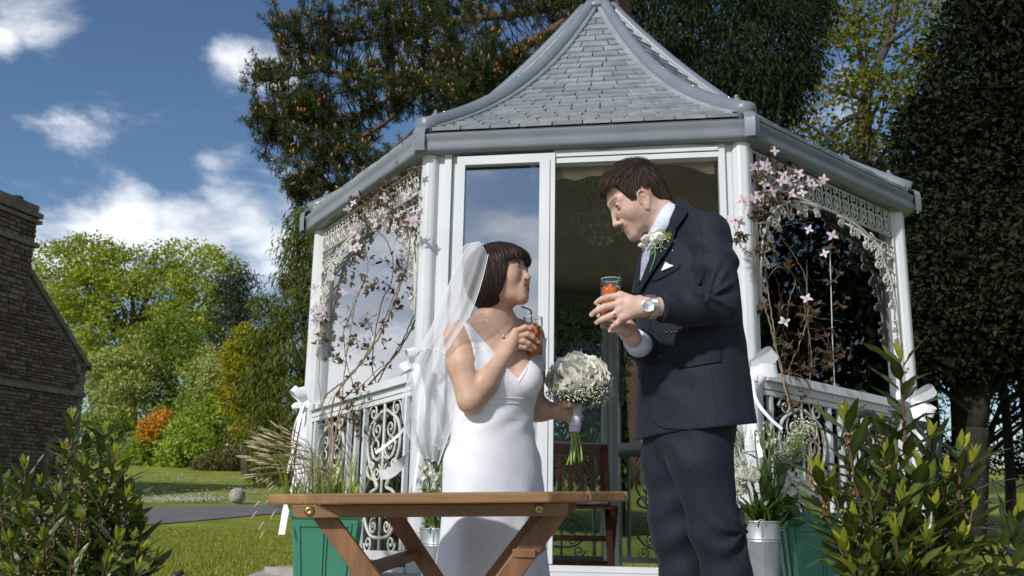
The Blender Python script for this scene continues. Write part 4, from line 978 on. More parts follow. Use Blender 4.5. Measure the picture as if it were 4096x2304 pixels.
# ================================================================== planters and bucket
m_gplastic = pmat('green_planter_plastic', (.035, .19, .115), .42, col2=(.07, .26, .17), scale=3.5, bump=.1, bscale=40, contrast=(.3, .75))
m_soil = pmat('potting_soil', (.03, .022, .016), 1, bump=1, bscale=80)
def planter(label, x0, x1, ytop, Y, rotz, H):
    c = (U(x0, ytop, Y) + U(x1, ytop, Y)) / 2; w = (U(x1, ytop, Y) - U(x0, ytop, Y)).x / (abs(math.cos(rotz)) + .0)
    t = thing('planter', label, 'planter', (c.x, Y + w * .4, c.z - H), 'green plastic planters')
    R = Matrix.Rotation(rotz, 3, 'Z'); o0 = Vector((c.x, Y + w * .4, c.z - H))
    def P(x, y, z): return o0 + R @ Vector((x, y, z))
    h = w / 2
    def sq(r, z): return [P(-r, -r, z), P(r, -r, z), P(r, r, z), P(-r, r, z)]
    b = MB(); rings = [sq(h * .72, 0), sq(h * .93, H - .045), sq(h * .93, H - .01), sq(h * .86, H - .01), sq(h * .84, H - .06)]
    for i in range(4): b.add(rings[i] + rings[i + 1], [(k, (k + 1) % 4, 4 + (k + 1) % 4, 4 + k) for k in range(4)])
    b.add(rings[0], [(3, 2, 1, 0)]); bevel(b.obj('body', m_gplastic, t), .006, 2)
    b = MB(); rg = [sq(h * .95, H - .042), sq(h * 1.0, H - .03), sq(h * 1.02, H - .012), sq(h * 1.0, H), sq(h * .88, H), sq(h * .86, H - .03)]
    for i in range(5): b.add(rg[i] + rg[i + 1], [(k, (k + 1) % 4, 4 + (k + 1) % 4, 4 + k) for k in range(4)])
    bevel(b.obj('rim', m_gplastic, t), .004, 2)
    for side in range(4):
        Rs = Matrix.Rotation(side * math.pi / 2, 3, 'Z'); 
        for fx in (-.42, .42):
            b = MB(); r0, r1 = h * .72, h * .93; za, zb_ = H * .10, H * .86
            def Q(x, z, o): r = r0 + (r1 - r0) * z / (H - .045); return o0 + R @ (Rs @ Vector((x * r, -r - o, z)))
            for (xa, xb2, z0, z1) in ((fx - .40, fx - .33, za, zb_), (fx + .33, fx + .40, za, zb_), (fx - .33, fx + .33, zb_ - .018, zb_), (fx - .33, fx + .33, za, za + .018)):
                b.add([Q(xa, z0, -.002), Q(xb2, z0, -.002), Q(xb2, z1, -.002), Q(xa, z1, -.002), Q(xa, z0, .006), Q(xb2, z0, .006), Q(xb2, z1, .006), Q(xa, z1, .006)], [(4, 5, 6, 7), (0, 1, 5, 4), (1, 2, 6, 5), (2, 3, 7, 6), (3, 0, 4, 7)])
            bevel(b.obj('panel_moulding', m_gplastic, t), .002, 1)
    b = MB(); b.add(sq(h * .85, H - .035), [(0, 1, 2, 3)]); b.obj('soil', m_soil, t)
    return t
PL1 = planter('green plastic planter with grass below the left gazebo window', 726, 902, 1282, 4.45, .10, .43)
PL2 = planter('green plastic planter beside the galvanised bucket on the right', 1978, 2172, 1291, 4.1, -.06, .43)
m_galv = pmat('galvanised_steel', (.46, .48, .49), .42, .55, col2=(.30, .32, .33), scale=16, bump=.08, bscale=30, det=6, contrast=(.3, .7))
def bucket(label, xc, ytop, wD, Y, H):
    c = U(xc, ytop, Y); r = wD * 1.59 * Y / FPX / 2; c.y += r; zb = c.z - H
    t = thing('flower_bucket', label, 'bucket', (c.x, c.y, zb), 'galvanised flower buckets'); b = MB(); o = Vector((c.x, c.y, zb)); rb = r * .80
    pr = [(rb * .98, 0), (rb, .006)]
    for z, dr in ((H * .76, 0), (H * .775, .0025), (H * .79, 0), (H * .805, .0025), (H * .82, 0)): pr.append((rb + (r - rb) * z / H + dr, z))
    pr += [(r, H - .006), (r + .004, H - .003), (r + .003, H + .002), (r - .002, H), (r - .004, H - .02), (rb * .95, .02)]
    b.lathe(o, pr, 32); auto_smooth(b.obj('body', m_galv, t), 40)
    b = MB(); b.bar(o + Vector((-rb * .2, -rb - .0, .004)), o + Vector((-r * .2, -r * .985, H - .01)), .006, .004, (0, 1, 0)); b.obj('seam', m_galv, t)
    b = MB(); b.tube([o + Vector((-r * .25 + .018 * math.cos(a), -r * .98 - .004, H - .015 + .022 * math.sin(a))) for a in np.linspace(0, math.pi, 10)], .003, 5); b.obj('handle', m_galv, t, True)
    return t, Vector((c.x, c.y, c.z)), r
BK, bkc, bkr = bucket('galvanised bucket of white flowers beside the groom', 1927, 1312, 96, 3.95, .36)
BK2, bk2c, bk2r = bucket('galvanised bucket of white flowers behind the bride', 1100, 1330, 92, 4.25, .33)

# ================================================================== leaves, petals, ribbons
def leaf_mesh(name, mat, n=6, wid=.36, fold=.12, curl=.15, rib=.9, wave=.0, w0=.5):
    V = []; T = []
    for i in range(n + 1):
        t = i / n; w = wid * .5 * (math.sin(math.pi * t ** (.8)) ** .85 if 0 < t < 1 else 0.0)
        zc = -curl * t * t
        for s in (-1, 0, 1):
            V.append((s * w, t, zc + abs(s) * fold * w * 2 + wave * math.sin(t * 14 + s) * abs(s) * w)); T.append(rib if s == 0 else w0 * .25)
    F = []
    for i in range(n):
        for s in (0, 1): F.append((i * 3 + s, i * 3 + s + 1, (i + 1) * 3 + s + 1, (i + 1) * 3 + s))
    return mk(name, V, np.array(F), mat, tint=T, me_only=True)
def basis(p, d, nrm, s):
    d = Vector(d).normalized(); nrm = Vector(nrm); x = d.cross(nrm)
    x = x.normalized() if x.length > 1e-5 else d.orthogonal().normalized(); z = x.cross(d)
    M = Matrix((x, d, z)).transposed().to_4x4(); M = Matrix.Translation(p) @ M @ Matrix.Scale(s, 4); return M
def inst(name, me, M, parent):
    o = bpy.data.objects.new(name, me); COL.objects.link(o)
    if parent is not None:
        o.parent = parent; M = Matrix.Translation(-parent.location) @ M
    o.matrix_local = M if parent is not None else M
    return o
def join_inst(name, items, mat, parent, kind='stuff'):
    """many copies of small meshes joined into one part"""
    Vs = []; Fs = []; Ts = []; off = 0; cache = {}
    for me, M in items:
        if me.name not in cache:
            v = np.empty(len(me.vertices) * 3, np.float32); me.vertices.foreach_get('co', v); f = np.array([tuple(p.vertices) for p in me.polygons])
            t = np.zeros(len(me.vertices), np.float32)
            if 'tint' in me.attributes: me.attributes['tint'].data.foreach_get('value', t)
            cache[me.name] = (v.reshape(-1, 3), f, t)
        v, f, t = cache[me.name]; m3 = np.array(M)
        Vs.append(v @ m3[:3, :3].T + m3[:3, 3]); Fs.append(f + off); Ts.append(np.clip(t + random.uniform(-.1, .25), 0, 1)); off += len(v)
    return mk(name, np.concatenate(Vs), np.concatenate(Fs), mat, parent, tint=np.concatenate(Ts), kind=kind)
m_bay = leafmat('bay_leaf', (.024, .046, .014), (.115, .145, .028), .25, .2, .6)
m_young = leafmat('young_bay_leaf', (.24, .27, .02), (.36, .36, .04), .4, .4, .4)
m_bud = pmat('bay_buds', (.32, .22, .10), .7, col2=(.2, .11, .05), scale=60)
m_stem = pmat('brown_stem', (.09, .05, .025), .8)
bayL = [leaf_mesh('bay_leaf', m_bay, 7, w, f, c, .75, wv) for w, f, c, wv in ((.29, .16, .10, .14), (.33, .10, .20, .12), (.25, .24, .02, .2), (.30, .05, -.10, .14))]
yngL = [leaf_mesh('young_leaf', m_young, 5, .34, .25, c, .6) for c in (.0, -.1)]
def bay_tree(label, Y, base, tips, lf, step, spread, group='clipped bay trees'):
    b0 = U(base[0], base[1], Y); t = thing('bay_tree', label, 'bay tree', (b0.x, b0.y, 0), group)
    sb = MB(); bud = MB(); L = []
    fk = b0 + Vector((0, 0, 0)); sb.tube([Vector((b0.x, b0.y, 0)), fk], .016, 8)
    for (x, y, dy, ln) in tips:
        e = U(x, y, Y + dy); s = fk + Vector((random.uniform(-.02, .02), random.uniform(-.02, .02), -random.uniform(0, .1)))
        mid = s.lerp(e, .5) + Vector(((e.x - s.x) * .22, (e.y - s.y) * .22, -.0))
        P = catmull([s, mid, e], 14); N = len(P); sb.tube(P, .006, 6, rs=[.009 - .006 * i / (N - 1) for i in range(N)])
        cum = [0]
        for i in range(1, N): cum.append(cum[-1] + (P[i] - P[i - 1]).length)
        tot = cum[-1]; d = tot - .006; ph = random.random() * 6; k = 0; stop = max(0, tot - ln * 1.35)
        while d > stop:
            i = max(1, next(j for j in range(N) if cum[j] >= d)); p = P[i - 1].lerp(P[i], (d - cum[i - 1]) / max(cum[i] - cum[i - 1], 1e-6)); ax = (P[i] - P[i - 1]).normalized()
            o = ax.orthogonal().normalized(); o = Quaternion(ax, ph) @ o; young = k < 5
            ang = .28 + .05 * k if young else min(1.25, .60 + .03 * k) + random.uniform(-.15, .25)
            dr = ax * math.cos(ang) + o * math.sin(ang)
            if not young: dr.z += random.uniform(-.05, .25)
            sz = lf * (random.uniform(.32, .5) if young else random.uniform(.75, 1.18) * (1 - .25 * max(0, k - 30) / 30))
            nrm = ax * .9 + Vector((0, 0, .6)) + Vector((random.uniform(-.35, .35), random.uniform(-.35, .35), 0))
            L.append((random.choice(yngL) if young else random.choice(bayL), basis(p + dr * .008, dr, nrm, sz), young, sz, p.y))
            if not young and random.random() < .22:
                for q in range(4): bud.ball(p + o * .012 + Vector((random.uniform(-.009, .009), random.uniform(-.009, .009), random.uniform(-.006, .012))), .0042, 5, 4)
            ph += 2.4 + random.uniform(-.3, .3); d -= step * (.5 if young else random.uniform(.7, 1.4)); k += 1
    sb.obj('stem', m_stem, t, True); bud.obj('buds', m_bud, t, True, kind='stuff')
    L.sort(key=lambda q: q[4] - q[3] * 2); own = [q for q in L if not q[2]][:300]; ids = set(map(id, own))
    for q in own: inst('leaf', q[0], q[1], t)
    rest = [(q[0], q[1]) for q in L if not q[2] and id(q) not in ids]
    if rest: join_inst('inner_leaves', rest, m_bay, t)
    yg = [q for q in L if q[2]]
    for q in yg: inst('young_leaf', q[0], q[1], t)
    return t
random.seed(21)
bay_tree('bushy dark bay tree at the lower left corner', 2.95, (190, 1560),
         [(186, 1046, 0, .30), (262, 1085, .1, .26), (290, 1140, -.1, .26), (225, 1110, .15, .3), (62, 1165, -.05, .30), (100, 1215, .1, .26), (312, 1170, .05, .30), (322, 1240, -.1, .26), (345, 1270, .05, .20), (285, 1215, .12, .26),
          (160, 1130, .18, .3), (210, 1170, -.15, .28), (20, 1225, .1, .3), (-10, 1190, 0, .3), (140, 1240, -.12, .28), (260, 1240, -.15, .28), (330, 1300, -.05, .26), (60, 1290, -.1, .28), (360, 1325, 0, .24), (200, 1300, -.2, .28), (110, 1345, -.2, .28), (295, 1350, -.2, .28), (20, 1355, -.15, .26), (355, 1385, -.1, .24), (395, 1400, .0, .18), (180, 1400, -.25, .26), (270, 1410, -.25, .26), (90, 1420, -.2, .24), (-15, 1280, .05, .25), (350, 1430, -.2, .22), (30, 1440, -.2, .22)], .088, .0092, .2)
bay_tree('open bay tree at the lower right with bright young tips', 2.35, (2290, 1540),
         [(2262, 890, .0, .34), (2122, 1040, .0, .24), (2218, 1070, .05, .24), (2345, 1090, .1, .26), (2052, 1180, -.05, .24), (2422, 1120, -.02, .24), (2450, 1150, .1, .22), (2232, 1145, -.1, .26), (2140, 1150, .1, .26), (2310, 1180, -.1, .26), (2380, 1190, .0, .24), (2100, 1240, -.1, .26), (2180, 1230, -.15, .26), (2270, 1250, -.15, .26),
          (2350, 1270, -.12, .24), (2450, 1270, -.05, .24), (2560, 1290, .05, .20), (2150, 1310, -.15, .26), (2250, 1330, -.18, .26), (2330, 1350, -.18, .24), (2420, 1345, -.1, .24), (2120, 1370, -.15, .22), (2200, 1390, -.2, .24), (2290, 1410, -.2, .24), (2380, 1420, -.18, .22), (2450, 1425, -.12, .18), (2600, 1330, .0, .2), (2140, 1430, -.2, .2)], .104, .0118, .2)

# ------------------------------------------------------------------ flowers
m_petal = leafmat('white_petal', (.86, .86, .82), (.86, .83, .62), .55, .4, .3, (.85, .85, .76))
def petal_mesh(name, cup, ruf, wid=1.0, seed=0, base=.8):
    r_ = random.Random(seed); n, m_ = 7, 8; V = []; T = []; ph = r_.random() * 6; ph2 = r_.random() * 6
    for i in range(n + 1):
        t = i / n; w = wid * .5 * math.sin(math.pi * min(1, .12 + .62 * t)) ** .8
        for j in range(m_ + 1):
            s = j / m_ * 2 - 1; edge = t ** 3
            tt = t * (1 - .30 * abs(s) ** 3) - .09 * edge * (abs(math.sin(s * 6 + ph)) + .6 * abs(math.sin(s * 13 + ph2)))
            z = cup * (t ** 1.6) * .45 + .42 * wid * (s * s) * t * .5 - .35 * max(0, t - .72) + ruf * edge * (math.sin(s * 7 + ph) * .10 + math.sin(s * 15 + ph2) * .05)
            V.append((s * w, tt, z)); T.append(base * (1 - t) ** 2)
    F = [(i * (m_ + 1) + j, i * (m_ + 1) + j + 1, (i + 1) * (m_ + 1) + j + 1, (i + 1) * (m_ + 1) + j) for i in range(n) for j in range(m_)]
    return mk(name, V, np.array(F), m_petal, tint=T, me_only=True)
PET = [petal_mesh('petal', .75, 1, 1.15, 1), petal_mesh('petal', .55, 1.4, .95, 2), petal_mesh('petal', .9, 1.2, 1.3, 3), petal_mesh('petal', .35, 2.0, .75, 4)]
def peony_items(c, axis, r, n=64):
    axis = Vector(axis).normalized(); x = axis.orthogonal().normalized(); out = []
    for k in range(n):
        f = k / n; a = k * 2.39996 + random.uniform(-.35, .35); tilt = 1.5 * f ** .75 + random.uniform(-.16, .16)
        o = Quaternion(axis, a) @ x; d = axis * math.cos(tilt) + o * math.sin(tilt)
        nrm = axis * math.sin(tilt) - o * math.cos(tilt); nrm = Quaternion(d, random.uniform(-.45, .45)) @ nrm
        sz = r * (.60 + .42 * f) * random.uniform(.85, 1.12)
        out.append((PET[random.choice((1, 3, 1)) if f < .5 else random.choice((0, 2, 0, 1))], basis(Vector(c) + axis * r * (.06 - .36 * f) + o * r * (.05 + .12 * f), d, nrm, sz)))
    return out
m_gyp = pmat('gypsophila_white', (.78, .78, .72), .8); m_gstem = pmat('fine_green_stem', (.10, .15, .03), .7); m_lime = leafmat('lime_leaf', (.20, .28, .02), (.34, .40, .05), .5, .35)
m_green = leafmat('flower_foliage', (.05, .11, .018), (.12, .20, .04), .42, .25)
lfm = leaf_mesh('flower_leaf', m_green, 6, .34, .15, .2, .7, .06); limem = leaf_mesh('lime_leaf', m_lime, 4, .6, .2, .1, .5)
def gyp(parent, base, centres, n, spread, r=.0028, name='gypsophila'):
    """a haze of tiny white flowers on hair thin stems"""
    st_ = MB(); fl = MB()
    for c in centres:
        c = Vector(c); fork = Vector(base).lerp(c, .75); st_.tube([base, fork], .0011, 3, cap=False)
        for k in range(n):
            e = c + Vector(rdir(1)[0]) * spread * random.random() ** .5; mid = fork.lerp(e, .5) + Vector(rdir(1)[0]) * .008
            st_.tube([fork, mid, e], .0005, 3, cap=False); fl.ball(e, r * random.uniform(.7, 1.25), 5, 4, (1, 1, .8))
    st_.obj(name + '_stems', m_gstem, parent, kind='stuff'); fl.obj(name, m_gyp, parent, True, kind='stuff')
def stock_items(base, top, n, sz):
    out = []; ax = (Vector(top) - Vector(base)); L = ax.length; ax.normalize(); x = ax.orthogonal().normalized()
    for k in range(n):
        f = (k + .5) / n; p = Vector(base) + ax * L * f; o = Quaternion(ax, k * 2.4) @ x; rr = sz * (1.05 - .6 * f)
        c = p + o * rr; d0 = (o + ax * .35).normalized(); y = d0.orthogonal().normalized()
        for q in range(4):
            d = (Quaternion(d0, q * math.pi / 2 + k) @ y) * .9 + d0 * .35; out.append((PET[3 if q % 2 else 1], basis(c, d, d0, rr * .75)))
    return out
def arrangement(t, rim, r, label, spec):
    """white flowers standing in a bucket"""
    a = thing('flower_arrangement', label, 'flowers', tuple(rim), 'white flower arrangements'); sm = MB(); lv = []
    for (x, y, dy, R) in spec.get('peony', []):
        c = U(x, y, rim.y + dy); b0 = rim + Vector((random.uniform(-.4, .4) * r, random.uniform(-.4, .4) * r, -.12)); sm.tube(catmull([b0, b0.lerp(c, .6) + Vector((0, 0, .03)), c - Vector((0, -.01, R * .5))], 5), .0035, 6)
        join_inst('peony', peony_items(c, (c.x - rim.x, -.7, .75), R), m_petal, a, None)
    for (x, y, x2, y2, dy, sz, n) in spec.get('stock', []):
        p0, p1 = U(x, y, rim.y + dy), U(x2, y2, rim.y + dy); b0 = rim + Vector((random.uniform(-.4, .4) * r, random.uniform(-.4, .4) * r, -.12)); sm.tube(catmull([b0, p0, p1], 6), .0035, 6)
        join_inst('stock_flower', stock_items(p0, p1, n, sz), m_petal, a, None)
        for k in range(9):
            p = b0.lerp(p0, .3 + .075 * k); d = rdir(1)[0]; d[2] = abs(d[2]) * .5; lv.append((lfm, basis(p, d, (0, 0, 1), random.uniform(.05, .10))))
    for (x0, y0_, x1, y1_, n, sz) in spec.get('leaf', []):
        for k in range(n):
            p = U(random.uniform(x0, x1), random.uniform(y0_, y1_), rim.y + random.uniform(-r * 1.2, r)); d = (p - rim + Vector((0, 0, .06)) + Vector(rdir(1)[0]) * .06); lv.append((lfm, basis(p - d.normalized() * sz * .6, d, Vector((0, -.4, 1)) + Vector(rdir(1)[0]) * .5, sz * random.uniform(.6, 1.2))))
            if k % 3 == 0: sm.tube([rim - Vector((0, 0, .05)), p - d.normalized() * sz * .5], .0022, 4)
    for (x0, y0_, n, sp_) in spec.get('gyp', []):
        gyp(a, rim - Vector((0, 0, .05)), [U(x0, y0_, rim.y + random.uniform(-.04, .04)) + Vector(rdir(1)[0]) * sp_ * .8 for _ in range(n)], 34, sp_)
    sm.obj('stems', m_gstem, a, True, kind='stuff'); join_inst('leaves', lv, m_green, a); return a
arrangement(BK, bkc, bkr, 'white peonies, stocks and gypsophila in the bucket beside the groom', dict(
    peony=[(1876, 1197, -.10, .052), (1853, 1228, -.06, .046)],
    stock=[(2002, 1255, 2000, 1180, -.06, .042, 22), (1935, 1150, 1926, 1060, 0, .020, 12), (1985, 1130, 1990, 1085, .05, .018, 8), (1900, 1110, 1907, 1085, .02, .016, 6), (1955, 1140, 1952, 1088, .04, .016, 7)],
    leaf=[(1880, 1180, 2000, 1300, 44, .095), (1850, 1255, 2020, 1312, 40, .10), (1915, 1080, 1950, 1200, 14, .06)], gyp=[(2010, 1110, 6, .055), (2030, 1085, 4, .05), (1980, 1150, 4, .045), (1862, 1090, 3, .045), (1858, 1140, 4, .05)]))
arrangement(BK2, bk2c, bk2r, 'white stocks and peonies in the bucket behind the bride', dict(
    peony=[(1112, 1205, -.05, .045)], stock=[(1080, 1215, 1072, 1165, -.06, .030, 16), (1100, 1232, 1108, 1190, 0, .03, 14)],
    leaf=[(1060, 1170, 1120, 1240, 14, .06), (1060, 1240, 1130, 1320, 30, .09)], gyp=[(1090, 1120, 5, .06), (1110, 1090, 4, .06), (1075, 1080, 3, .06), (1120, 1150, 4, .05)]))

# ------------------------------------------------------------------ ribbons
m_sat = pmat('white_satin', (.78, .79, .82), .35, col2=(.70, .71, .75), scale=30, sheen=.2)
def ribbon(b, pts, w, wdir, n=6, twist=0.):
    P = catmull(pts, n); N = len(P); V = []
    for i, p in enumerate(P):
        d = (P[min(i + 1, N - 1)] - P[max(i - 1, 0)]).normalized(); s = Vector(wdir); s = (s - d * s.dot(d)).normalized()
        if twist: s = Quaternion(d, twist * i / N) @ s
        V += [p + s * w / 2, p - s * w / 2]
    return b.add(V, [(2 * i, 2 * i + 1, 2 * i + 3, 2 * i + 2) for i in range(N - 1)])
def bow(label, x, y, Y, s, loops, tails, wrap_r=.055):
    c = U(x, y, Y); t = thing('ribbon_bow', label, 'bow', tuple(c), 'white ribbon bows on the gazebo posts'); b = MB()
    for (dx, dy, ln, wd, tw) in loops:
        d = Vector((dx, -.25, -dy)).normalized(); s0_ = Vector((-d.z, 0, d.x)).normalized(); Yv = Vector((0, 1, 0)); sd = (s0_ * .55 + Yv * .85).normalized(); wd_ = (s0_ * .85 - Yv * .5).normalized(); L = ln * s
        pts = [c, c + d * L * .5 + sd * L * .20, c + d * L * .95 + sd * L * .16, c + d * L * 1.05 - sd * L * .05, c + d * L * .85 - sd * L * .22, c + d * L * .4 - sd * L * .14 + Vector((0, -.012, 0)), c]
        b = MB(); ribbon(b, pts, wd * s, tuple(wd_), 6, tw * .5); b.obj('loop', m_sat, t, True)
    b = MB(); b.ball(c, .15 * s, 8, 6, (1, .8, 1)); b.obj('knot', m_sat, t, True)
    for (pts, wd, wdir, tw) in tails:
        b = MB(); ribbon(b, [c] + [U(px, py, Y + dy) for px, py, dy in pts], wd, wdir, 8, tw); b.obj('tail', m_sat, t, True)
    return t
bow('white ribbon bow on the far left post above the grass planter', 768, 1012, 5.95, .105, [(-.5, -.5, 1.1, .42, .6), (.7, .3, .7, .40, .8), (-.3, -.9, .9, .38, .3), (-.9, .5, .8, .25, .5), (-.1, 1, .8, .25, .4)],
    [([(752, 1060, -.05), (740, 1120, -.1), (722, 1190, -.15)], .02, (1, 0, .2), .5), ([(762, 1070, -.05), (757, 1130, 0), (765, 1200, -.1)], .018, (1, .3, 0), 1), ([(745, 1060, 0), (735, 1110, .05), (738, 1180, -.1)], .012, (1, 0, 0), .6),
     ([(758, 1120, -.1), (748, 1190, -.3), (738, 1235, -.4), (722, 1270, -.5), (708, 1345, -.55)], .045, (1, .4, .2), .8)])
bow('white ribbon bow on the left front post behind the veil', 1042, 915, 4.86, .10, [(-.3, -.9, .8, .5, .4), (-.8, .5, .7, .5, .8), (.6, -.6, .8, .45, .5)],
    [([(1060, 1000, -.1), (1050, 1090, -.2), (1020, 1150, -.3), (985, 1188, -.32), (955, 1195, -.3)], .048, (.3, .2, 1), -.7), ([(1045, 1010, -.05), (1010, 1085, -.1), (945, 1140, -.1)], .014, (.3, 0, 1), .3), ([(1062, 1060, -.1), (1052, 1150, -.1), (1040, 1235, -.1)], .018, (1, 0, 0), .8)])
bow('white ribbon bow on the right front post beside the groom', 1890, 928, 4.55, .115, [(.75, -.62, 1.15, .55, .5), (.95, .0, 1.0, .55, .9), (.6, .7, .7, .45, .5), (-.6, -.4, .7, .4, .3), (.1, .9, .6, .35, .3)],
    [([(1900, 1000, -.06), (1930, 1045, -.1), (1968, 1080, -.2)], .016, (.4, 0, 1), .4), ([(1890, 1010, -.05), (1897, 1080, -.1), (1915, 1150, -.15)], .022, (1, .3, 0), .8), ([(1880, 990, 0), (1884, 1060, .0), (1876, 1120, 0)], .015, (1, 0, 0), .5)])
bow('white ribbon bow on the far right post behind the bay tree', 2296, 1012, 5.55, .14, [(.8, -.6, 1.0, .4, .5), (.9, .5, .9, .4, .8), (.2, 1, 1, .4, .5), (-.8, -.2, .8, .4, .3)], [([(2310, 1070, 0), (2318, 1120, 0)], .03, (1, 0, 0), .5)])

# ------------------------------------------------------------------ ornamental grass in the left planter
og = thing('ornamental_grass', 'tufted grass with pale seed heads in the left planter', 'grass plant', (PL1.location.x, PL1.location.y, PL1.location.z + .41))
stk = MB(); sd_ = MB(); bl_ = MB()
gb = Vector((PL1.location.x - .06, PL1.location.y, PL1.location.z + .40))
for k in range(70):
    e = U(random.uniform(612, 770), random.triangular(1062, 1215, 1100), gb.y + random.uniform(-.35, .2)); b0 = gb + Vector((random.uniform(-.1, .12), random.uniform(-.1, .1), 0))
    e.x += max(0, (1130 - 1449) * 0)
    P = catmull([b0, b0.lerp(e, .5) + Vector((.05, 0, .10)), e], 7); stk.tube(P, .0011, 3, cap=False)
    d = (P[-1] - P[-3]).normalized(); ln = random.uniform(.05, .09); sd_.lathe(P[-1] - d * ln * .5, [(.001, 0), (.0034, ln * .25), (.0038, ln * .5), (.0024, ln * .8), (0, ln)], 5, axis=d)
for k in range(10):
    e = U(random.uniform(640, 700), random.uniform(1200, 1330), gb.y - .25); b0 = gb; P = catmull([b0, b0.lerp(e, .5) + Vector((-.02, 0, .12)), e], 7); stk.tube(P, .0011, 3, cap=False); d = (P[-1] - P[-3]).normalized(); sd_.lathe(P[-1], [(.001, 0), (.005, .02), (.003, .05), (0, .06)], 5, axis=d)
stk.obj('stalks', pmat('grass_stalk', (.24, .21, .08), .7), og, kind='stuff'); sd_.obj('seed_heads', pmat('grass_seed', (.50, .41, .26), .8, col2=(.36, .29, .16), scale=50), og, True, kind='stuff')
Pb = []; Tb = []
for k in range(90):
    b0 = gb + Vector((random.uniform(-.14, .2), random.uniform(-.12, .12), 0)); h = random.uniform(.12, .36); ln = Vector((random.gauss(0, .35), random.gauss(0, .3), 1)).normalized()
    e = b0 + ln * h; mid = b0.lerp(e, .6) + Vector((0, 0, h * .12)); e.z -= abs(ln.x) * h * .3
    P = catmull([b0, mid, e], 5); N = len(P); sdv = Vector((random.uniform(-1, 1), random.uniform(-1, 1), 0)).normalized(); base = len(Pb)
    for i, p in enumerate(P): w = .005 * (1 - (i / (N - 1)) ** 2) + .0004; Pb += [p + sdv * w, p - sdv * w]; Tb += [i / N] * 2
    bl_.F += [(base + 2 * i, base + 2 * i + 1, base + 2 * i + 3, base + 2 * i + 2) for i in range(N - 1)]
mk('blades', Pb, bl_.F, leafmat('grass_leaf', (.12, .20, .015), (.42, .44, .05), .5, .35), og, tint=np.array(Tb) * .9, kind='stuff')

# ------------------------------------------------------------------ clematis on both sides
def faceU(i, dx, dy, off=.06):
    A, B = inset[i], inset[(i + 1) % 7]; u = (B - A).normalized(); n = Vector((u.y, -u.x, 0)); d = ray(dx, dy); o = Vector((0, 0, CH)); p0 = A + n * off
    return o + d * ((p0 - o).dot(n) / d.dot(n))
m_clleaf = leafmat('clematis_leaf', (.055, .022, .018), (.085, .065, .020), .5, .25)
m_clstem = pmat('clematis_stem', (.30, .22, .13), .85, col2=(.19, .13, .08), scale=30)
m_clpet = leafmat('clematis_petal', (.74, .56, .68), (.80, .72, .78), .5, .35, .3, (.8, .6, .72))
m_clyel = pmat('clematis_stamen', (.75, .62, .18), .7)
clf = leaf_mesh('clematis_leaf', m_clleaf, 4, .42, .2, .15, .4)
def cpetal(seed):
    r_ = random.Random(seed); V = []; T = []; n = 4
    for i in range(n + 1):
        t = i / n; w = .27 * math.sin(math.pi * (t * .86 + .08)) ** .9
        for s in (-1, 0, 1): V.append((s * w, t, -.12 * t * t + .10 * abs(s) * w + .05 * math.sin(t * 8 + s * 2 + seed))); T.append(.1 + .5 * abs(s))
    F = [(i * 3 + s, i * 3 + s + 1, (i + 1) * 3 + s + 1, (i + 1) * 3 + s) for i in range(n) for s in (0, 1)]; return V, F, T
def flower_mesh(seed):
    V, F, T = cpetal(seed); Vs, Fs, Ts = [], [], []; st_ = MB(); r_ = random.Random(seed)
    for q in range(4):
        M = basis(Vector((0, 0, 0)), Vector((math.cos(q * math.pi / 2 + r_.uniform(-.15, .15)), math.sin(q * math.pi / 2 + r_.uniform(-.15, .15)), r_.uniform(-.05, .3))), Vector((0, 0, 1)), r_.uniform(.9, 1.1)); b = len(Vs)
        Vs += [tuple(M @ Vector(v)) for v in V]; Fs += [tuple(b + i for i in f) for f in F]; Ts += T
    np_ = len(Fs)
    for q in range(12):
        a = q * 2.4; rr = .05 + .13 * r_.random(); st_.tube([(0, 0, .02), (rr * math.cos(a), rr * math.sin(a), .22 + .05 * r_.random())], .018, 3)
    b = len(Vs); Vs += st_.V; Fs += [tuple(b + i for i in f) for f in st_.F]; Ts += [0] * len(st_.V)
    me = mk('flower', Vs, Fs, m_clpet, tint=Ts, me_only=True); me.materials.append(m_clyel)
    for p in me.polygons:
        if p.index >= np_: p.material_index = 1
    return me
FLW = [flower_mesh(s) for s in range(4)]
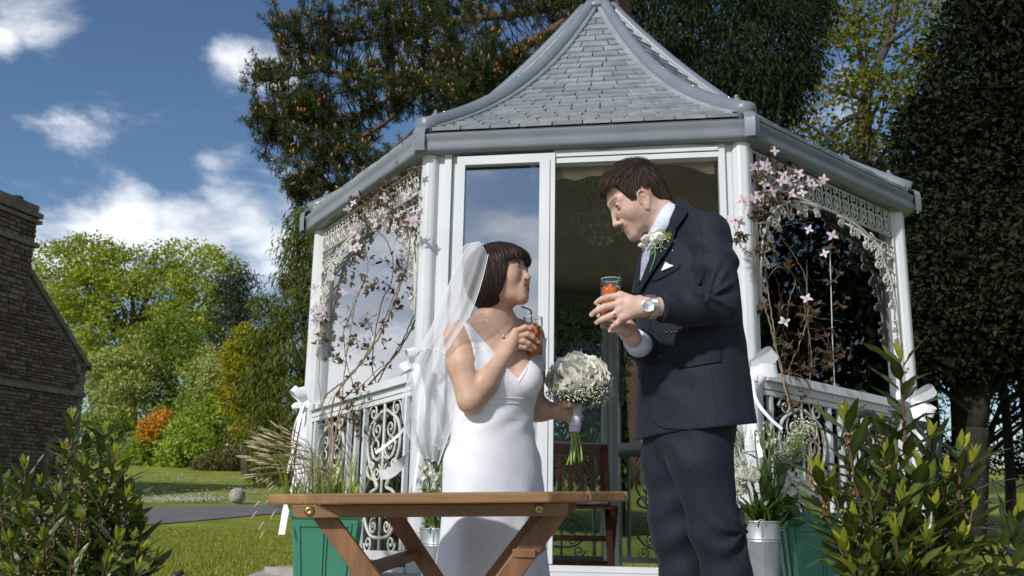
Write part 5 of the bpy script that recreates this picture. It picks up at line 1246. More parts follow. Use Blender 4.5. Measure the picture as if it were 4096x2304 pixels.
def clematis(label, face, base, stems, flowers, leafspots, group='clematis climbers'):
    t = thing('clematis', label, 'clematis', tuple(base), group); sm = MB(); lv = []
    for pts, r in stems:
        P = catmull([base if p is None else faceU(face, p[0], p[1], p[2] if len(p) > 2 else .06) for p in pts], 8); N = len(P)
        P = [p + Vector(rdir(1)[0]) * .004 for p in P]; sm.tube(P, r, 5, rs=[r * (1 - .5 * i / N) for i in range(N)])
    for (x, y, sp_, n) in leafspots:
        for _ in range(n):
            p = faceU(face, random.gauss(x, sp_), random.gauss(y, sp_), random.uniform(.02, .14)); d0 = Vector(rdir(1)[0]); d0.y -= .3
            sm.tube([p, p - d0 * .03], .0012, 3, cap=False)
            for a in (-.9, 0, .9):
                d = Quaternion(Vector((random.uniform(-.4, .4), -1, .3)).normalized(), a) @ d0; lv.append((clf, basis(p, d, Vector((random.uniform(-.6, .6), -1, .5)), random.uniform(.022, .042))))
    for (x, y) in flowers:
        p = faceU(face, x, y, random.uniform(.10, .17)); n_ = (Vector((0, 0, CH)) - p).normalized() + Vector((random.uniform(-.6, .5), 0, random.uniform(-.2, .7))); d = n_.orthogonal()
        inst('flower', random.choice(FLW), basis(p, Quaternion(n_.normalized(), random.random() * 6) @ d, n_, random.uniform(.027, .036)), t)
        sm.tube(catmull([p, p - n_ * .03 - Vector((0, 0, .03)), p - n_.normalized() * .06 - Vector((random.uniform(-.03, .03), 0, .07))], 4), .0012, 3, cap=False)
    sm.obj('stems', m_clstem, t, True); join_inst('leaves', lv, m_clleaf, t); return t
z3 = lambda x, y: ((1150 + x / 2.0705) / 1.59, (600 + y / 2.0705) / 1.59)
fl1 = [z3(*p) for p in [(580, 365), (545, 440), (500, 490), (800, 395), (775, 510), (965, 390), (930, 410), (985, 380), (560, 640), (585, 650), (540, 665), (1000, 600), (1040, 605), (1060, 590), (565, 810), (540, 815), (590, 800), (460, 1180), (225, 1140), (240, 1300), (290, 1300), (270, 1390), (300, 1400), (230, 1400), (320, 1380), (210, 1330), (1010, 570)]]
bA = Vector((PL1.location.x - .01, PL1.location.y + .02, PL1.location.z + .40))
clematis('pink clematis with bronze leaves climbing the left gazebo window', 0, bA,
   [([None, (838, 1100, .12), (812, 1010, .1), (870, 955), (922, 895), (962, 830), (1000, 740), (1026, 650), (1033, 560), (1000, 500), (950, 470)], .007), ([None, (832, 1120, .1), (842, 1000, .1), (900, 925), (945, 850), (985, 760), (1030, 660)], .006),
    ([None, (845, 1090, .12), (860, 1000, .1), (872, 900), (895, 760), (925, 680), (912, 600), (880, 560)], .005), ([None, (828, 1090, .12), (806, 1000, .1), (803, 850), (818, 790), (835, 740)], .004), ([None, (850, 1060, .1), (920, 960), (990, 900), (1010, 880)], .004),
    ([(900, 500), (960, 465), (1010, 440), (1000, 405)], .003), ([(950, 560), (1000, 510), (1040, 470), (1020, 420)], .003), ([(870, 480), (930, 520), (985, 590), (1035, 640)], .003), ([(960, 470), (900, 560), (840, 640)], .003), ([(830, 1050, .1), (880, 1040), (930, 1010), (905, 960)], .003)],
   fl1, [(985, 480, 34, 46), (940, 510, 34, 34), (900, 540, 24, 20), (1020, 560, 14, 20), (1025, 440, 16, 8), (905, 640, 16, 14), (930, 720, 6, 9), (900, 700, 10, 10), (1010, 690, 12, 10), (990, 770, 8, 8), (880, 850, 10, 8), (805, 800, 14, 18), (812, 850, 12, 12), (850, 900, 14, 12), (885, 1060, 18, 18), (860, 980, 20, 10), (1000, 405, 5, 4), (890, 1000, 16, 10), (970, 820, 7, 5)])
z4 = lambda x, y: ((2850 + x / 1.4495) / 1.59, (500 + y / 1.4495) / 1.59)
fl2 = [z4(*p) for p in [(360, 150), (300, 240), (240, 240), (325, 265), (310, 225), (490, 280), (410, 290), (455, 320), (400, 325), (505, 290), (630, 330), (590, 350), (560, 325), (645, 315), (300, 345), (500, 350), (305, 390), (350, 390), (290, 400), (235, 425), (265, 415), (180, 435), (455, 400), (520, 395), (110, 555), (160, 565), (130, 548), (95, 550), (560, 605), (695, 640), (650, 745), (545, 1005), (415, 1140)]]
bB = Vector((PL2.location.x - .03, PL2.location.y + .04, PL2.location.z + .40))
clematis('pink clematis with bare tan stems climbing the right gazebo window', 2, bB,
   [([None, (2040, 1120, .12), (1990, 1030, .1), (1968, 940), (1950, 870), (1932, 800), (1915, 740), (1902, 680), (1900, 600), (1912, 520)], .006), ([None, (2035, 1130, .1), (2000, 1040), (1975, 960), (1955, 880), (1942, 800), (1930, 720), (1925, 640), (1935, 560)], .0055),
    ([None, (2060, 1100, .1), (2010, 1020), (1985, 940), (2010, 870), (2032, 790), (2025, 700), (1995, 640), (1960, 590)], .004), ([None, (2050, 1120, .1), (2035, 1000), (2042, 900), (2030, 800), (2010, 720)], .0035), ([(1905, 620), (1930, 590), (1980, 565), (2050, 560)], .0025), ([(1915, 560), (1975, 540), (2040, 548)], .0025), ([(2005, 790), (2060, 800), (2120, 810)], .0022), ([(2020, 820), (2060, 830), (2100, 822)], .0022),
    ([(1890, 640, .1), (1865, 620, .12), (1850, 590, .12)], .003), ([(1930, 700), (1960, 670), (2000, 700), (1985, 760), (1980, 830)], .0025), ([(2080, 1060, .1), (2030, 960), (1975, 930)], .004)],
   fl2, [(1925, 450, 22, 22), (1945, 500, 26, 24), (1910, 540, 16, 20), (1985, 470, 28, 20), (1960, 400, 20, 14), (1915, 620, 12, 10), (1860, 600, 9, 10), (2065, 905, 26, 26), (2090, 880, 18, 14), (2010, 930, 14, 10), (2030, 790, 14, 14), (1985, 660, 14, 8), (1970, 770, 12, 8), (1910, 770, 9, 6), (2010, 1000, 14, 8), (2080, 640, 30, 10), (2110, 760, 26, 8), (1980, 860, 16, 8)])
# pale cord hanging in the right window
b = MB(); b.tube([faceU(2, 2088, 640, .05), faceU(2, 2094, 850, .05), faceU(2, 2101, 1000, .05)], .0028, 5)
tag(b.obj('pull_cord', pmat('pale_cord', (.55, .55, .52), .8)), 'thin pale cord hanging straight down in the right gazebo window', 'cord')
# ================================================================== bodies from distance fields
f32 = np.float32
def A3(v): return np.array(tuple(v), f32)
def cap(P, a, b, ra, rb):
    a = A3(a); b = A3(b); ab = b - a; t = np.clip(((P - a) @ ab) / (ab @ ab + 1e-12), 0, 1)
    return np.linalg.norm(P - a - t[:, None] * ab, axis=1) - (ra + (rb - ra) * t)
def chain(P, pts, rs, k=0.):
    d = None
    for i in range(len(pts) - 1):
        e = cap(P, pts[i], pts[i + 1], rs[i], rs[i + 1]); d = e if d is None else (smin(d, e, k) if k else np.minimum(d, e))
    return d
def ell(P, c, r):
    q = (P - A3(c)); r = A3(r); k0 = np.linalg.norm(q / r, axis=1); k1 = np.linalg.norm(q / (r * r), axis=1) + 1e-9
    return k0 * (k0 - 1) / k1
def sph(P, c, r): return np.linalg.norm(P - A3(c), axis=1) - r
def smin(a, b, k):
    h = np.clip(.5 + .5 * (b - a) / k, 0, 1); return b + (a - b) * h - k * h * (1 - h)
def smax(a, b, k): return -smin(-a, -b, k)
def sdf_mesh(f, lo, hi, h, q=5):
    lo = np.array(lo, f32); n = (np.ceil((np.array(hi) - lo) / h / q) * q).astype(int); nc = n // q
    ax = [lo[i] + h * q * np.arange(nc[i] + 1, dtype=f32) for i in range(3)]
    G = np.stack(np.meshgrid(*ax, indexing='ij'), -1).reshape(-1, 3)
    fc = np.concatenate([f(G[i:i + 300000]) for i in range(0, len(G), 300000)]).reshape(nc + 1)
    m = np.full(nc, 1e9, f32); sg = np.zeros(nc, bool)
    for dx in (0, 1):
        for dy in (0, 1):
            for dz in (0, 1): m = np.minimum(m, np.abs(fc[dx:dx + nc[0], dy:dy + nc[1], dz:dz + nc[2]]))
    cell = m < q * h * 1.7
    def up_(a):
        for i in range(3): a = np.repeat(a, q, i)
        return a
    V = np.full(n + 1, 1., f32); V[:-1, :-1, :-1] = np.where(up_(fc[:-1, :-1, :-1] < 0), -1., 1.)
    nm = np.zeros(n + 1, bool); uc = up_(cell)
    for dx in (0, 1):
        for dy in (0, 1):
            for dz in (0, 1): nm[dx:dx + n[0], dy:dy + n[1], dz:dz + n[2]] |= uc
    idx = np.argwhere(nm)
    vals = np.concatenate([f((lo + idx[i:i + 300000] * h).astype(f32)) for i in range(0, len(idx), 300000)])
    V[nm] = vals
    S = V < 0
    cnt = np.zeros(n, np.int8)
    for dx in (0, 1):
        for dy in (0, 1):
            for dz in (0, 1): cnt += S[dx:dx + n[0], dy:dy + n[1], dz:dz + n[2]]
    act = (cnt > 0) & (cnt < 8); ci = np.argwhere(act); vid = np.full(n, -1, np.int32); vid[act] = np.arange(len(ci))
    C = [(dx, dy, dz) for dx in (0, 1) for dy in (0, 1) for dz in (0, 1)]
    cv = np.stack([V[ci[:, 0] + c[0], ci[:, 1] + c[1], ci[:, 2] + c[2]] for c in C], 1)
    acc_ = np.zeros((len(ci), 3)); num = np.zeros(len(ci))
    for a in range(8):
        for b in range(a + 1, 8):
            if sum(abs(C[a][i] - C[b][i]) for i in range(3)) != 1: continue
            va, vb = cv[:, a], cv[:, b]; x = (va < 0) != (vb < 0); t = np.where(x, va / np.where(x, va - vb, 1), 0)
            acc_ += np.where(x[:, None], np.array(C[a]) + t[:, None] * (np.array(C[b]) - np.array(C[a])), 0); num += x
    verts = lo + (ci + acc_ / num[:, None]) * h
    F = []
    for axis in range(3):
        sl0 = [slice(None)] * 3; sl1 = [slice(None)] * 3; sl0[axis] = slice(0, -1); sl1[axis] = slice(1, None)
        e = S[tuple(sl0)] != S[tuple(sl1)]; ei = np.argwhere(e); u_, w_ = [(1, 2), (2, 0), (0, 1)][axis]
        ok_ = (ei[:, u_] > 0) & (ei[:, w_] > 0) & (ei[:, u_] < n[u_]) & (ei[:, w_] < n[w_]); ei = ei[ok_]
        def g(du, dw):
            c = ei.copy(); c[:, u_] -= du; c[:, w_] -= dw; return vid[c[:, 0], c[:, 1], c[:, 2]]
        Q = np.stack([g(1, 1), g(0, 1), g(0, 0), g(1, 0)], 1); flip = ~S[ei[:, 0], ei[:, 1], ei[:, 2]]
        Q[flip] = Q[flip][:, ::-1]; F.append(Q)
    F = np.concatenate(F); F = F[(F >= 0).all(1)]
    return verts, F
def relax(V, F, it=2, w=.5):
    """light smoothing of the sampled surface"""
    n = len(V); a = np.concatenate([F[:, i] for i in range(4)]); b = np.concatenate([F[:, (i + 1) % 4] for i in range(4)])
    deg = np.bincount(a, minlength=n) + np.bincount(b, minlength=n)
    for _ in range(it):
        s = np.stack([np.bincount(a, V[b, k], n) + np.bincount(b, V[a, k], n) for k in range(3)], 1) / np.maximum(deg, 1)[:, None]
        V = V + w * (s - V)
    return V
def to_D(P):
    """photo-grid coordinates of world points"""
    q = np.asarray(P, float) - np.array([0, 0, CH]); rx = q @ np.array(right); ru = q @ np.array(up); rf = q @ np.array(-np.array(m_cam_back))
    X = FPX * rx / rf; Y = -FPX * ru / rf
    return (X + 2048) / 1.59006, (Y + 1152) / 1.59006
m_cam_back = tuple(-c_f)
def bvh_of(V, F): return BVHTree.FromPolygons([tuple(v) for v in V], [tuple(int(i) for i in f) for f in F])
CAMO = Vector((0, 0, CH))
def cast(bvh, x, y, off=0., fallback=None):
    d = ray(x, y).normalized(); hit, n, i, t = bvh.ray_cast(CAMO, d)
    if hit is None: return fallback
    if n.dot(d) > 0: n = -n
    return hit + n * off
def patch(name, bvh, rows, off, mat, parent, m_=8, nsub=4, off1=None, rim=True, Yf=None):
    """a panel of cloth lying on a surface: rows of left and right edge points; its rim goes down to the surface"""
    Lp = catmull([Vector((a[0], a[1], 0)) for a, b in rows], nsub); Rp = catmull([Vector((b[0], b[1], 0)) for a, b in rows], nsub)
    V = []; last = None; N = len(Lp)
    for a, c in zip(Lp, Rp):
        for j in range(m_ + 1):
            t = j / m_; p = a.lerp(c, t); o = off + ((off1 - off) * t if off1 is not None else 0)
            h = cast(bvh, p.x, p.y, o)
            if h is None: h = U(p.x, p.y, last.y if last else (Yf or 2.8))
            V.append(h); last = h
    F = [(i * (m_ + 1) + j, i * (m_ + 1) + j + 1, (i + 1) * (m_ + 1) + j + 1, (i + 1) * (m_ + 1) + j) for i in range(N - 1) for j in range(m_)]
    if rim:
        bd = [i * (m_ + 1) for i in range(N)] + [(N - 1) * (m_ + 1) + j for j in range(1, m_ + 1)] + [i * (m_ + 1) + m_ for i in range(N - 2, -1, -1)] + [j for j in range(m_ - 1, 0, -1)]
        base = len(V); V += [V[k] + ray(*[float(q) for q in np.array(to_D([V[k]])).ravel()]).normalized() * (off * 1.3 + .001) for k in bd]
        F += [(bd[k], bd[(k + 1) % len(bd)], base + (k + 1) % len(bd), base + k) for k in range(len(bd))]
    o = mk(name, V, F, mat, parent, smooth=True); return auto_smooth(o, 50)
def pipe(name, bvh, pts, r, mat, parent, off=0., n=6):
    P = [cast(bvh, p.x, p.y, off) for p in catmull([Vector((x, y, 0)) for x, y in pts], n)]; P = [p for p in P if p is not None]
    return MB().tube(P, r, 5).obj(name, mat, parent, True)
def strands(field, roots, flow, steps, ds, lift, width, jitter=.25, eps=.0015):
    """hair: every strand runs along the flow over an iso-surface of the field"""
    p = roots.astype(f32); n = len(p); L = np.broadcast_to(np.asarray(lift, f32), (n,)); out = [p.copy()]; N_ = []
    def grad(q):
        g = np.stack([field(q + np.eye(3, dtype=f32)[i] * eps) - field(q - np.eye(3, dtype=f32)[i] * eps) for i in range(3)], 1); return g / (np.linalg.norm(g, axis=1, keepdims=True) + 1e-9)
    jit = rng.normal(size=(n, 3)).astype(f32) * jitter; dsv = ds * rng.uniform(.75, 1.2, n).astype(f32)[:, None]
    g = grad(p); N_.append(g)
    for k in range(steps):
        d = flow(p, k) + jit; d = d - g * (d * g).sum(1, keepdims=True); d /= (np.linalg.norm(d, axis=1, keepdims=True) + 1e-9)
        p = p + d * dsv; g = grad(p); e = field(p) - L * (1 if np.isscalar(lift) else 1); p = p - g * np.clip(e, -.02, .02)[:, None]; out.append(p.copy()); N_.append(g)
    Pt = np.stack(out, 1); G = np.stack(N_, 1); T = np.gradient(Pt, axis=1); S = np.cross(T, G); S /= (np.linalg.norm(S, axis=2, keepdims=True) + 1e-9)
    tw = rng.uniform(-.7, .7, n)[:, None, None]; S = S * np.cos(tw) + G * np.sin(tw)
    K = steps + 1; w = width * rng.uniform(.6, 1.4, n)[:, None] * (1 - (np.arange(K) / (K - .6)) ** 3 * .85)[None]
    V = np.stack([Pt + S * w[..., None] * .5, Pt - S * w[..., None] * .5], 2)       # n,K,2,3
    base = (np.arange(n) * K * 2)[:, None] + np.arange(K - 1)[None] * 2
    F = np.stack([base, base + 1, base + 3, base + 2], -1).reshape(-1, 4)
    return V.reshape(n * K * 2, 3), F, np.repeat(rng.random(n), K * 2)

def head_field(L, g):
    """a head: f forward, s sideways, u up, origin between the ears"""
    f, s, u = L[:, 0], L[:, 1], L[:, 2]; Q = L.copy(); Q[:, 1] = np.abs(s); w = g['w']
    d = ell(L, g['cran'][0], g['cran'][1])
    d = smin(d, ell(L, (.028, 0, -.014), (g['brow'][0] - .036, .058 * w, .078)), .03)
    cf, cu = g['chin']
    d = smin(d, cap(Q, (.004, .052 * w, -.048), (cf - .020, .011, cu + .016), .016, .0165), .026)
    d = smin(d, cap(Q, (-.002, .056 * w, .0), (.004, .052 * w, -.048), .018, .016), .03)
    d = smin(d, ell(L, (cf - .055, 0, cu + .032), (.050, .042 * w, .030)), .022)
    d = smin(d, ell(L, (cf - .016, 0, cu + .006), (.0175, .020, .0165)), .016)
    bf, bu = g['brow']
    d = smin(d, cap(Q, (bf - .014, .006, bu), (bf - .030, .042, bu - .001), .0125, .010), .014)
    d = smin(d, ell(Q, (g['cheek'][0], .040 * w, g['cheek'][1]), (.028, .022, .030)), .030)
    ef, es, eu = g['eye']
    d = smax(d, -(sph(Q, (ef + .017, es - .001, eu), g.get('sock', .0135))), .012)
    tf, tu = g['tip']; nf, nu = g['nas']
    d = smin(d, chain(L, [(nf - .009, 0, nu), ((nf + tf) / 2 - .0095 + g.get('bump', 0), 0, (nu + tu) / 2 + .004), (tf - .012, 0, tu + .004)], [.0062, .0068, .009 * g['nw']]), .011)
    d = smin(d, sph(L, (tf - g.get('tr', .0108), 0, tu), g.get('tr', .0108)), .006)
    d = smin(d, ell(Q, (tf - .024, .0125 * g['nw'], tu - .004), (.0125, .0075, .0085)), .005)
    d = smax(d, -ell(Q, (tf - .0185, .0066 * g['nw'], tu - .0125), (.0058, .0036, .0045)), .002)
    lf, l1, lm, l2, mw, sm_ = g['lip']; lr = g.get('lr', 1.)
    d = smin(d, ell(L, (lf - .020, 0, lm + .002), (g.get('mz', .0185), .024, .020)), .014)
    d = smin(d, chain(Q, [(lf - .0065, .0, l1), (lf - .009, mw * .5, l1 - .0002), (lf - .022, mw, lm + sm_)], [.0058 * lr, .0052 * lr, .0020]), .004)
    d = smin(d, chain(Q, [(lf - .0085, .0, l2), (lf - .011, mw * .5, l2 + .0012), (lf - .022, mw, lm + sm_)], [.0068 * lr, .0058 * lr, .0020]), .004)
    d = smax(d, -chain(Q, [(lf + .001, .0, lm), (lf - .003, mw * .5, lm + sm_ * .3), (lf - .015, mw * .98, lm + sm_)], [g['open'], g['open'] * .85, .0011]), .0016)
    if g.get('smile'): d = smax(d, -chain(Q, [(lf - .004, .020, tu - .004), (lf - .012, mw + .011, lm + sm_ + .006), (lf - .020, mw + .011, lm - .006)], [.0016, .0022, .0012]), .007)
    # eyelids with an opening
    d = smin(d, sph(Q, (ef, es, eu), .0128), .0035)
    d = smax(d, -chain(Q, [(ef + .0118, es - .0105, eu - .001), (ef + .0128, es, eu + .0006), (ef + .0090, es + .0105, eu + .0004)], [.0018, g['lid'], .0018]), .0012)
    if g.get('ear'):
        Q = Q - A3((g['ear'][0], 0, g['ear'][1]))
        er = ell(Q, (-.010, .0765 * w, .0), (.017, .0065, .031))
        er = smin(er, cap(Q, (-.002, .0735 * w, -.026), (-.005, .0745 * w, -.032), .0062, .0055), .006)
        hx = [(.006, .077 * w, -.004), (.007, .080 * w, .012), (.002, .083 * w, .026), (-.010, .0855 * w, .031), (-.022, .0855 * w, .022), (-.0265, .0845 * w, .006), (-.022, .082 * w, -.012), (-.013, .079 * w, -.024)]
        er = smin(er, chain(Q, hx, [.0030, .0034, .0036, .0038, .0038, .0036, .0034, .0034]), .003)
        er = smax(er, -ell(Q, (-.006, .0865 * w, .0), (.0100, .0092, .0175)), .002); er = smax(er, -chain(Q, [(.000, .084 * w, .012), (-.009, .0875 * w, .0235), (-.0195, .087 * w, .014), (-.0205, .086 * w, .0)], [.0016] * 4), .0012)
        d = smin(d, er, .004)
    return d
class Frame:
    def __init__(s, C, F, Uv):
        s.F = Vector(F).normalized(); s.U = Vector(Uv); s.U = (s.U - s.F * s.U.dot(s.F)).normalized(); s.S = s.side(s.F, s.U); s.C = Vector(C)
        s.M = np.array([tuple(s.F), tuple(s.S), tuple(s.U)], f32); s.c = A3(s.C)
    def side(s, F, Uv): return Uv.cross(F)          # the wearer's left
    def loc(s, P): return (P - s.c) @ s.M.T
    def wld(s, L): return np.asarray(L, f32) @ s.M + s.c
    def pt(s, f, q, u): return s.C + s.F * f + s.S * q + s.U * u
def loft_field(P, zs, cx_, cy_, a, b, fwd, n=2.2):
    """superelliptic sections: a along the shoulders, b front to back"""
    z = P[:, 2]; X = P[:, 0] - np.interp(z, zs, cx_); Y = P[:, 1] - np.interp(z, zs, cy_)
    lx, ly = -fwd[1], fwd[0]; l = X * lx + Y * ly; q = X * fwd[0] + Y * fwd[1]
    A_ = np.interp(z, zs, a); B_ = np.interp(z, zs, b)
    k = (np.abs(l / A_) ** n + np.abs(q / B_) ** n) ** (1 / n)
    return np.maximum(np.maximum((k - 1) * np.minimum(A_, B_), z - zs[-1]), zs[0] - z)
def fine(zs, vals, n=80):
    """smooth a short table with a cubic before linear look-up"""
    o = np.argsort(zs); pts = catmull([Vector((zs[i], vals[i], 0)) for i in o], 10); return np.array([p.x for p in pts]), np.array([p.y for p in pts])
def sections(rows, fwd):
    """rows: (photo x centre, photo y, distance, a, b)"""
    zs = []; cx_ = []; cy_ = []; A_ = []; B_ = []
    for (x, y, Y, a, b) in rows: p = U(x, y, Y); zs.append(p.z); cx_.append(p.x); cy_.append(p.y); A_.append(a); B_.append(b)
    out = []
    for v in (cx_, cy_, A_, B_): z_, q = fine(zs, v); out.append(q)
    return lambda P: loft_field(P, z_, out[0], out[1], out[2], out[3], fwd)
def lerp_c(c, mask, col): return c + mask[:, None] * (np.array(col) - c)
def sstep(x, a, b): t = np.clip((x - a) / (b - a), 0, 1); return t * t * (3 - 2 * t)
m_skinB = pmat('skin_warm', (.5, .3, .2), .48, vcol=True, col2=(.90, .86, .84), scale=45, sss=.12, bump=.02, bscale=160, spec=.4)
m_skinG = pmat('skin_fair', (.5, .3, .2), .5, vcol=True, col2=(.88, .84, .82), scale=45, sss=.12, bump=.03, bscale=160, spec=.4)
m_eye = pmat('eye', (.7, .7, .7), .12, vcol=True)
m_lash = pmat('lash', (.012, .008, .007), .6)
m_nail = pmat('fingernail', (.66, .42, .36), .3)
def eyeball(fr, g, sgn, gaze, parent):
    ef, es, eu = g['eye']; c = fr.pt(ef, sgn * es, eu); b = MB().ball((0, 0, 0), .0119, 24, 18); V = np.array(b.V, f32)
    gz = Vector(gaze).normalized(); ca = (V / .0119) @ A3(gz); col = np.tile(np.array([[.72, .70, .68]]), (len(V), 1))
    col[ca > .86] = (.045, .022, .012); col[ca > .965] = (.006, .005, .005)
    o = mk('eye', V, b.F, m_eye, None, cols=col); o.location = c; place(o, parent)
    arc = [fr.pt(ef + .0126 * math.cos(t * .9) + .0006, sgn * (es + .0128 * math.sin(t * .95)), eu + g['lid'] + .0006 - .0022 * t * t) for t in np.linspace(-1, 1, 9)]
    MB().tube(arc, .0009, 5).obj('lashes', m_lash, parent, True)

# ================================================================== the bride
YB = 2.90
hzB = zoomU(1850, 950, 4.14)
yaw, pit = R_(28), R_(13)
hB = Vector((math.cos(yaw), -math.sin(yaw), 0)); FB = hB * math.cos(pit) + Vector((0, 0, math.sin(pit))); UB = -hB * math.sin(pit) + Vector((0, 0, math.cos(pit)))
frB = Frame(hzB(631, 683, YB), FB, UB)
gB = dict(w=.97, cran=((-.010, 0, .030), (.092, .074, .084)), brow=(.087, .040), chin=(.077, -.094), cheek=(.050, -.014), eye=(.0750, .0300, .0150), tip=(.103, -.027), nas=(.0845, .018), nw=1.08, tr=.0100,
          lip=(.0925, -.0490, -.0555, -.0625, .0190, .0025), open=.0028, lid=.0056, sock=.0115, mz=.0165, lr=.82)
fwdB = np.array([math.sin(R_(40)), -math.cos(R_(40))]); latB = Vector((-fwdB[1], fwdB[0], 0)); fB3 = Vector((fwdB[0], fwdB[1], 0))     # latB: towards her left
tors = sections([(1245, 800, 2.93, .048, .048), (1244, 822, 2.93, .082, .058), (1247, 850, 2.925, .124, .070), (1253, 890, 2.92, .140, .085), (1256, 950, 2.92, .138, .100), (1250, 1000, 2.92, .130, .096), (1243, 1045, 2.92, .124, .093), (1241, 1100, 2.92, .136, .100), (1240, 1170, 2.92, .158, .114), (1242, 1245, 2.92, .164, .120), (1240, 1340, 2.92, .155, .115), (1240, 1420, 2.92, .15, .11)], fwdB)
shR = U(1156, 848, 2.83); elR = U(1184, 1006, 2.785); wrR = U(1270, 892, 2.83)
shL = U(1334, 850, 3.02); elL = U(1342, 1030, 3.07); wrL = U(1397, 1034, 3.035)
z6 = zoomU(2000, 1150, 3.623); z7 = zoomU(2150, 1400, 2.8975)
GLB = U(1341, 850, 2.905)                                       # centre of her glass
fgR = []
for kn, pp, tp, r in (((228, 640), (362, 578), (503, 628), .0082), ((212, 735), (398, 682), (540, 776), .0084), ((196, 802), (335, 780), (492, 862), .0080), ((186, 872), (285, 866), (428, 898), .0070)):
    k_, p_, t_ = z6(*kn, 2.845), z6(*pp, 2.850), z6(*tp, 2.862); md = p_.lerp(t_, .52) + Vector((0, -.006, .0015)); fgR.append(([k_, p_ + Vector((0, -.004, 0)), md, t_], r))
thR = [z6(120, 800, 2.86), z6(250, 700, 2.90), z6(370, 690, 2.945), z6(470, 720, 2.95)]
fgL = []
for kn, mid, tp, r in (((372, 640), (455, 600), (515, 618), .0078), ((378, 690), (470, 668), (522, 688), .0082), ((378, 745), (465, 745), (518, 768), .0082), ((370, 805), (445, 850), (498, 866), .0070)):
    fgL.append(([z7(*kn, 3.045), z7(*mid, 3.082), z7(*tp, 3.055)], r))
thL = [z7(215, 690, 3.02), z7(300, 632, 3.012), z7(372, 628, 3.008), z7(428, 645, 3.012)]
neckB = [frB.pt(-.022, 0, -.035), U(1246, 800, 2.925), U(1246, 830, 2.93)]
def arm_field(P, side):
    if side == 'R':
        up_m = shR.lerp(elR, .45) + Vector((-.004, -.004, 0)); fo = elR.lerp(wrR, .40) + Vector((.000, -.006, -.005))
        d = chain(P, [shR, up_m, elR], [.047, .0470, .0405], .02); d = smin(d, chain(P, [elR, fo, wrR], [.0395, .0365, .0225], .02), .010)
        kk = [q[0][0] for q in fgR]; pm = wrR.lerp((kk[0] + kk[3]) / 2, .55)
        pal = chain(P, [wrR, pm], [.0235, .021])
        for kp, r in zip(kk, (.0125, .013, .0125, .0115)): pal = smin(pal, cap(P, wrR.lerp(kp, .30), kp, .0165, r), .012)
        d = smin(d, pal, .018)
        h = np.full(len(P), 9., f32)
        for pts, r in fgR: h = np.minimum(h, chain(P, pts, [r * 1.18, r * 1.08, r, r * .82], .004))
        d = smin(d, h, .005); return smin(d, chain(P, thR, [.016, .012, .0095, .008], .005), .008)
    up_m = shL.lerp(elL, .5); fo = elL.lerp(wrL, .4)
    d = chain(P, [shL, up_m, elL], [.043, .040, .036], .02); d = smin(d, chain(P, [elL, fo, wrL], [.0355, .0335, .0225], .02), .02)
    pc = z7(300, 722, 3.04)
    pal = chain(P, [wrL, pc], [.0235, .022])
    for pts, r in fgL: pal = smin(pal, cap(P, wrL.lerp(pts[0], .25), pts[0], .017, .0115), .012)
    d = smin(d, pal, .015); h = np.full(len(P), 9., f32)
    for pts, r in fgL: h = np.minimum(h, chain(P, pts, [r * 1.15, r, r * .85], .004))
    d = smin(d, h, .006); return smin(d, chain(P, thL, [.016, .0125, .0100, .0080], .005), .008)
brR = U(1236, 955, 2.84); brL = U(1332, 950, 2.875)
def torsoB(P):
    d = tors(P)
    d = smin(d, ell(P, U(1205, 950, 2.835), (.050, .052, .052)), .03); d = smin(d, ell(P, U(1322, 955, 2.865), (.050, .050, .052)), .03)
    for s_ in (shR, shL): d = smin(d, chain(P, [U(1246, 812, 2.935), s_ + Vector((0, 0, .004))], [.040, .044], 0), .035)
    return d
def neck_f(P): return chain(P, neckB, [.047, .047, .062], .03)
def bodyB(P):
    d = torsoB(P); d = smin(d, neck_f(P), .03)
    hd = np.full(len(P), 9., f32); L = frB.loc(P); near = np.linalg.norm(L, axis=1) < .19; far_ = np.linalg.norm(L, axis=1) - .14
    hd = far_.astype(f32)
    if near.any(): hd[near] = head_field(L[near], gB)
    d = smin(d, hd, .016)
    d = smin(d, arm_field(P, 'R'), .018); return smin(d, arm_field(P, 'L'), .018)
lo = (U(1100, 1250, 2.8).x - .02, 2.70, U(1240, 1240, 2.9).z); hi = (U(1485, 900, 3.0).x, 3.20, U(1240, 600, 2.9).z + .05)
VB, FBq = sdf_mesh(bodyB, lo, hi, .0027); VB = relax(VB, FBq, 1, .4)
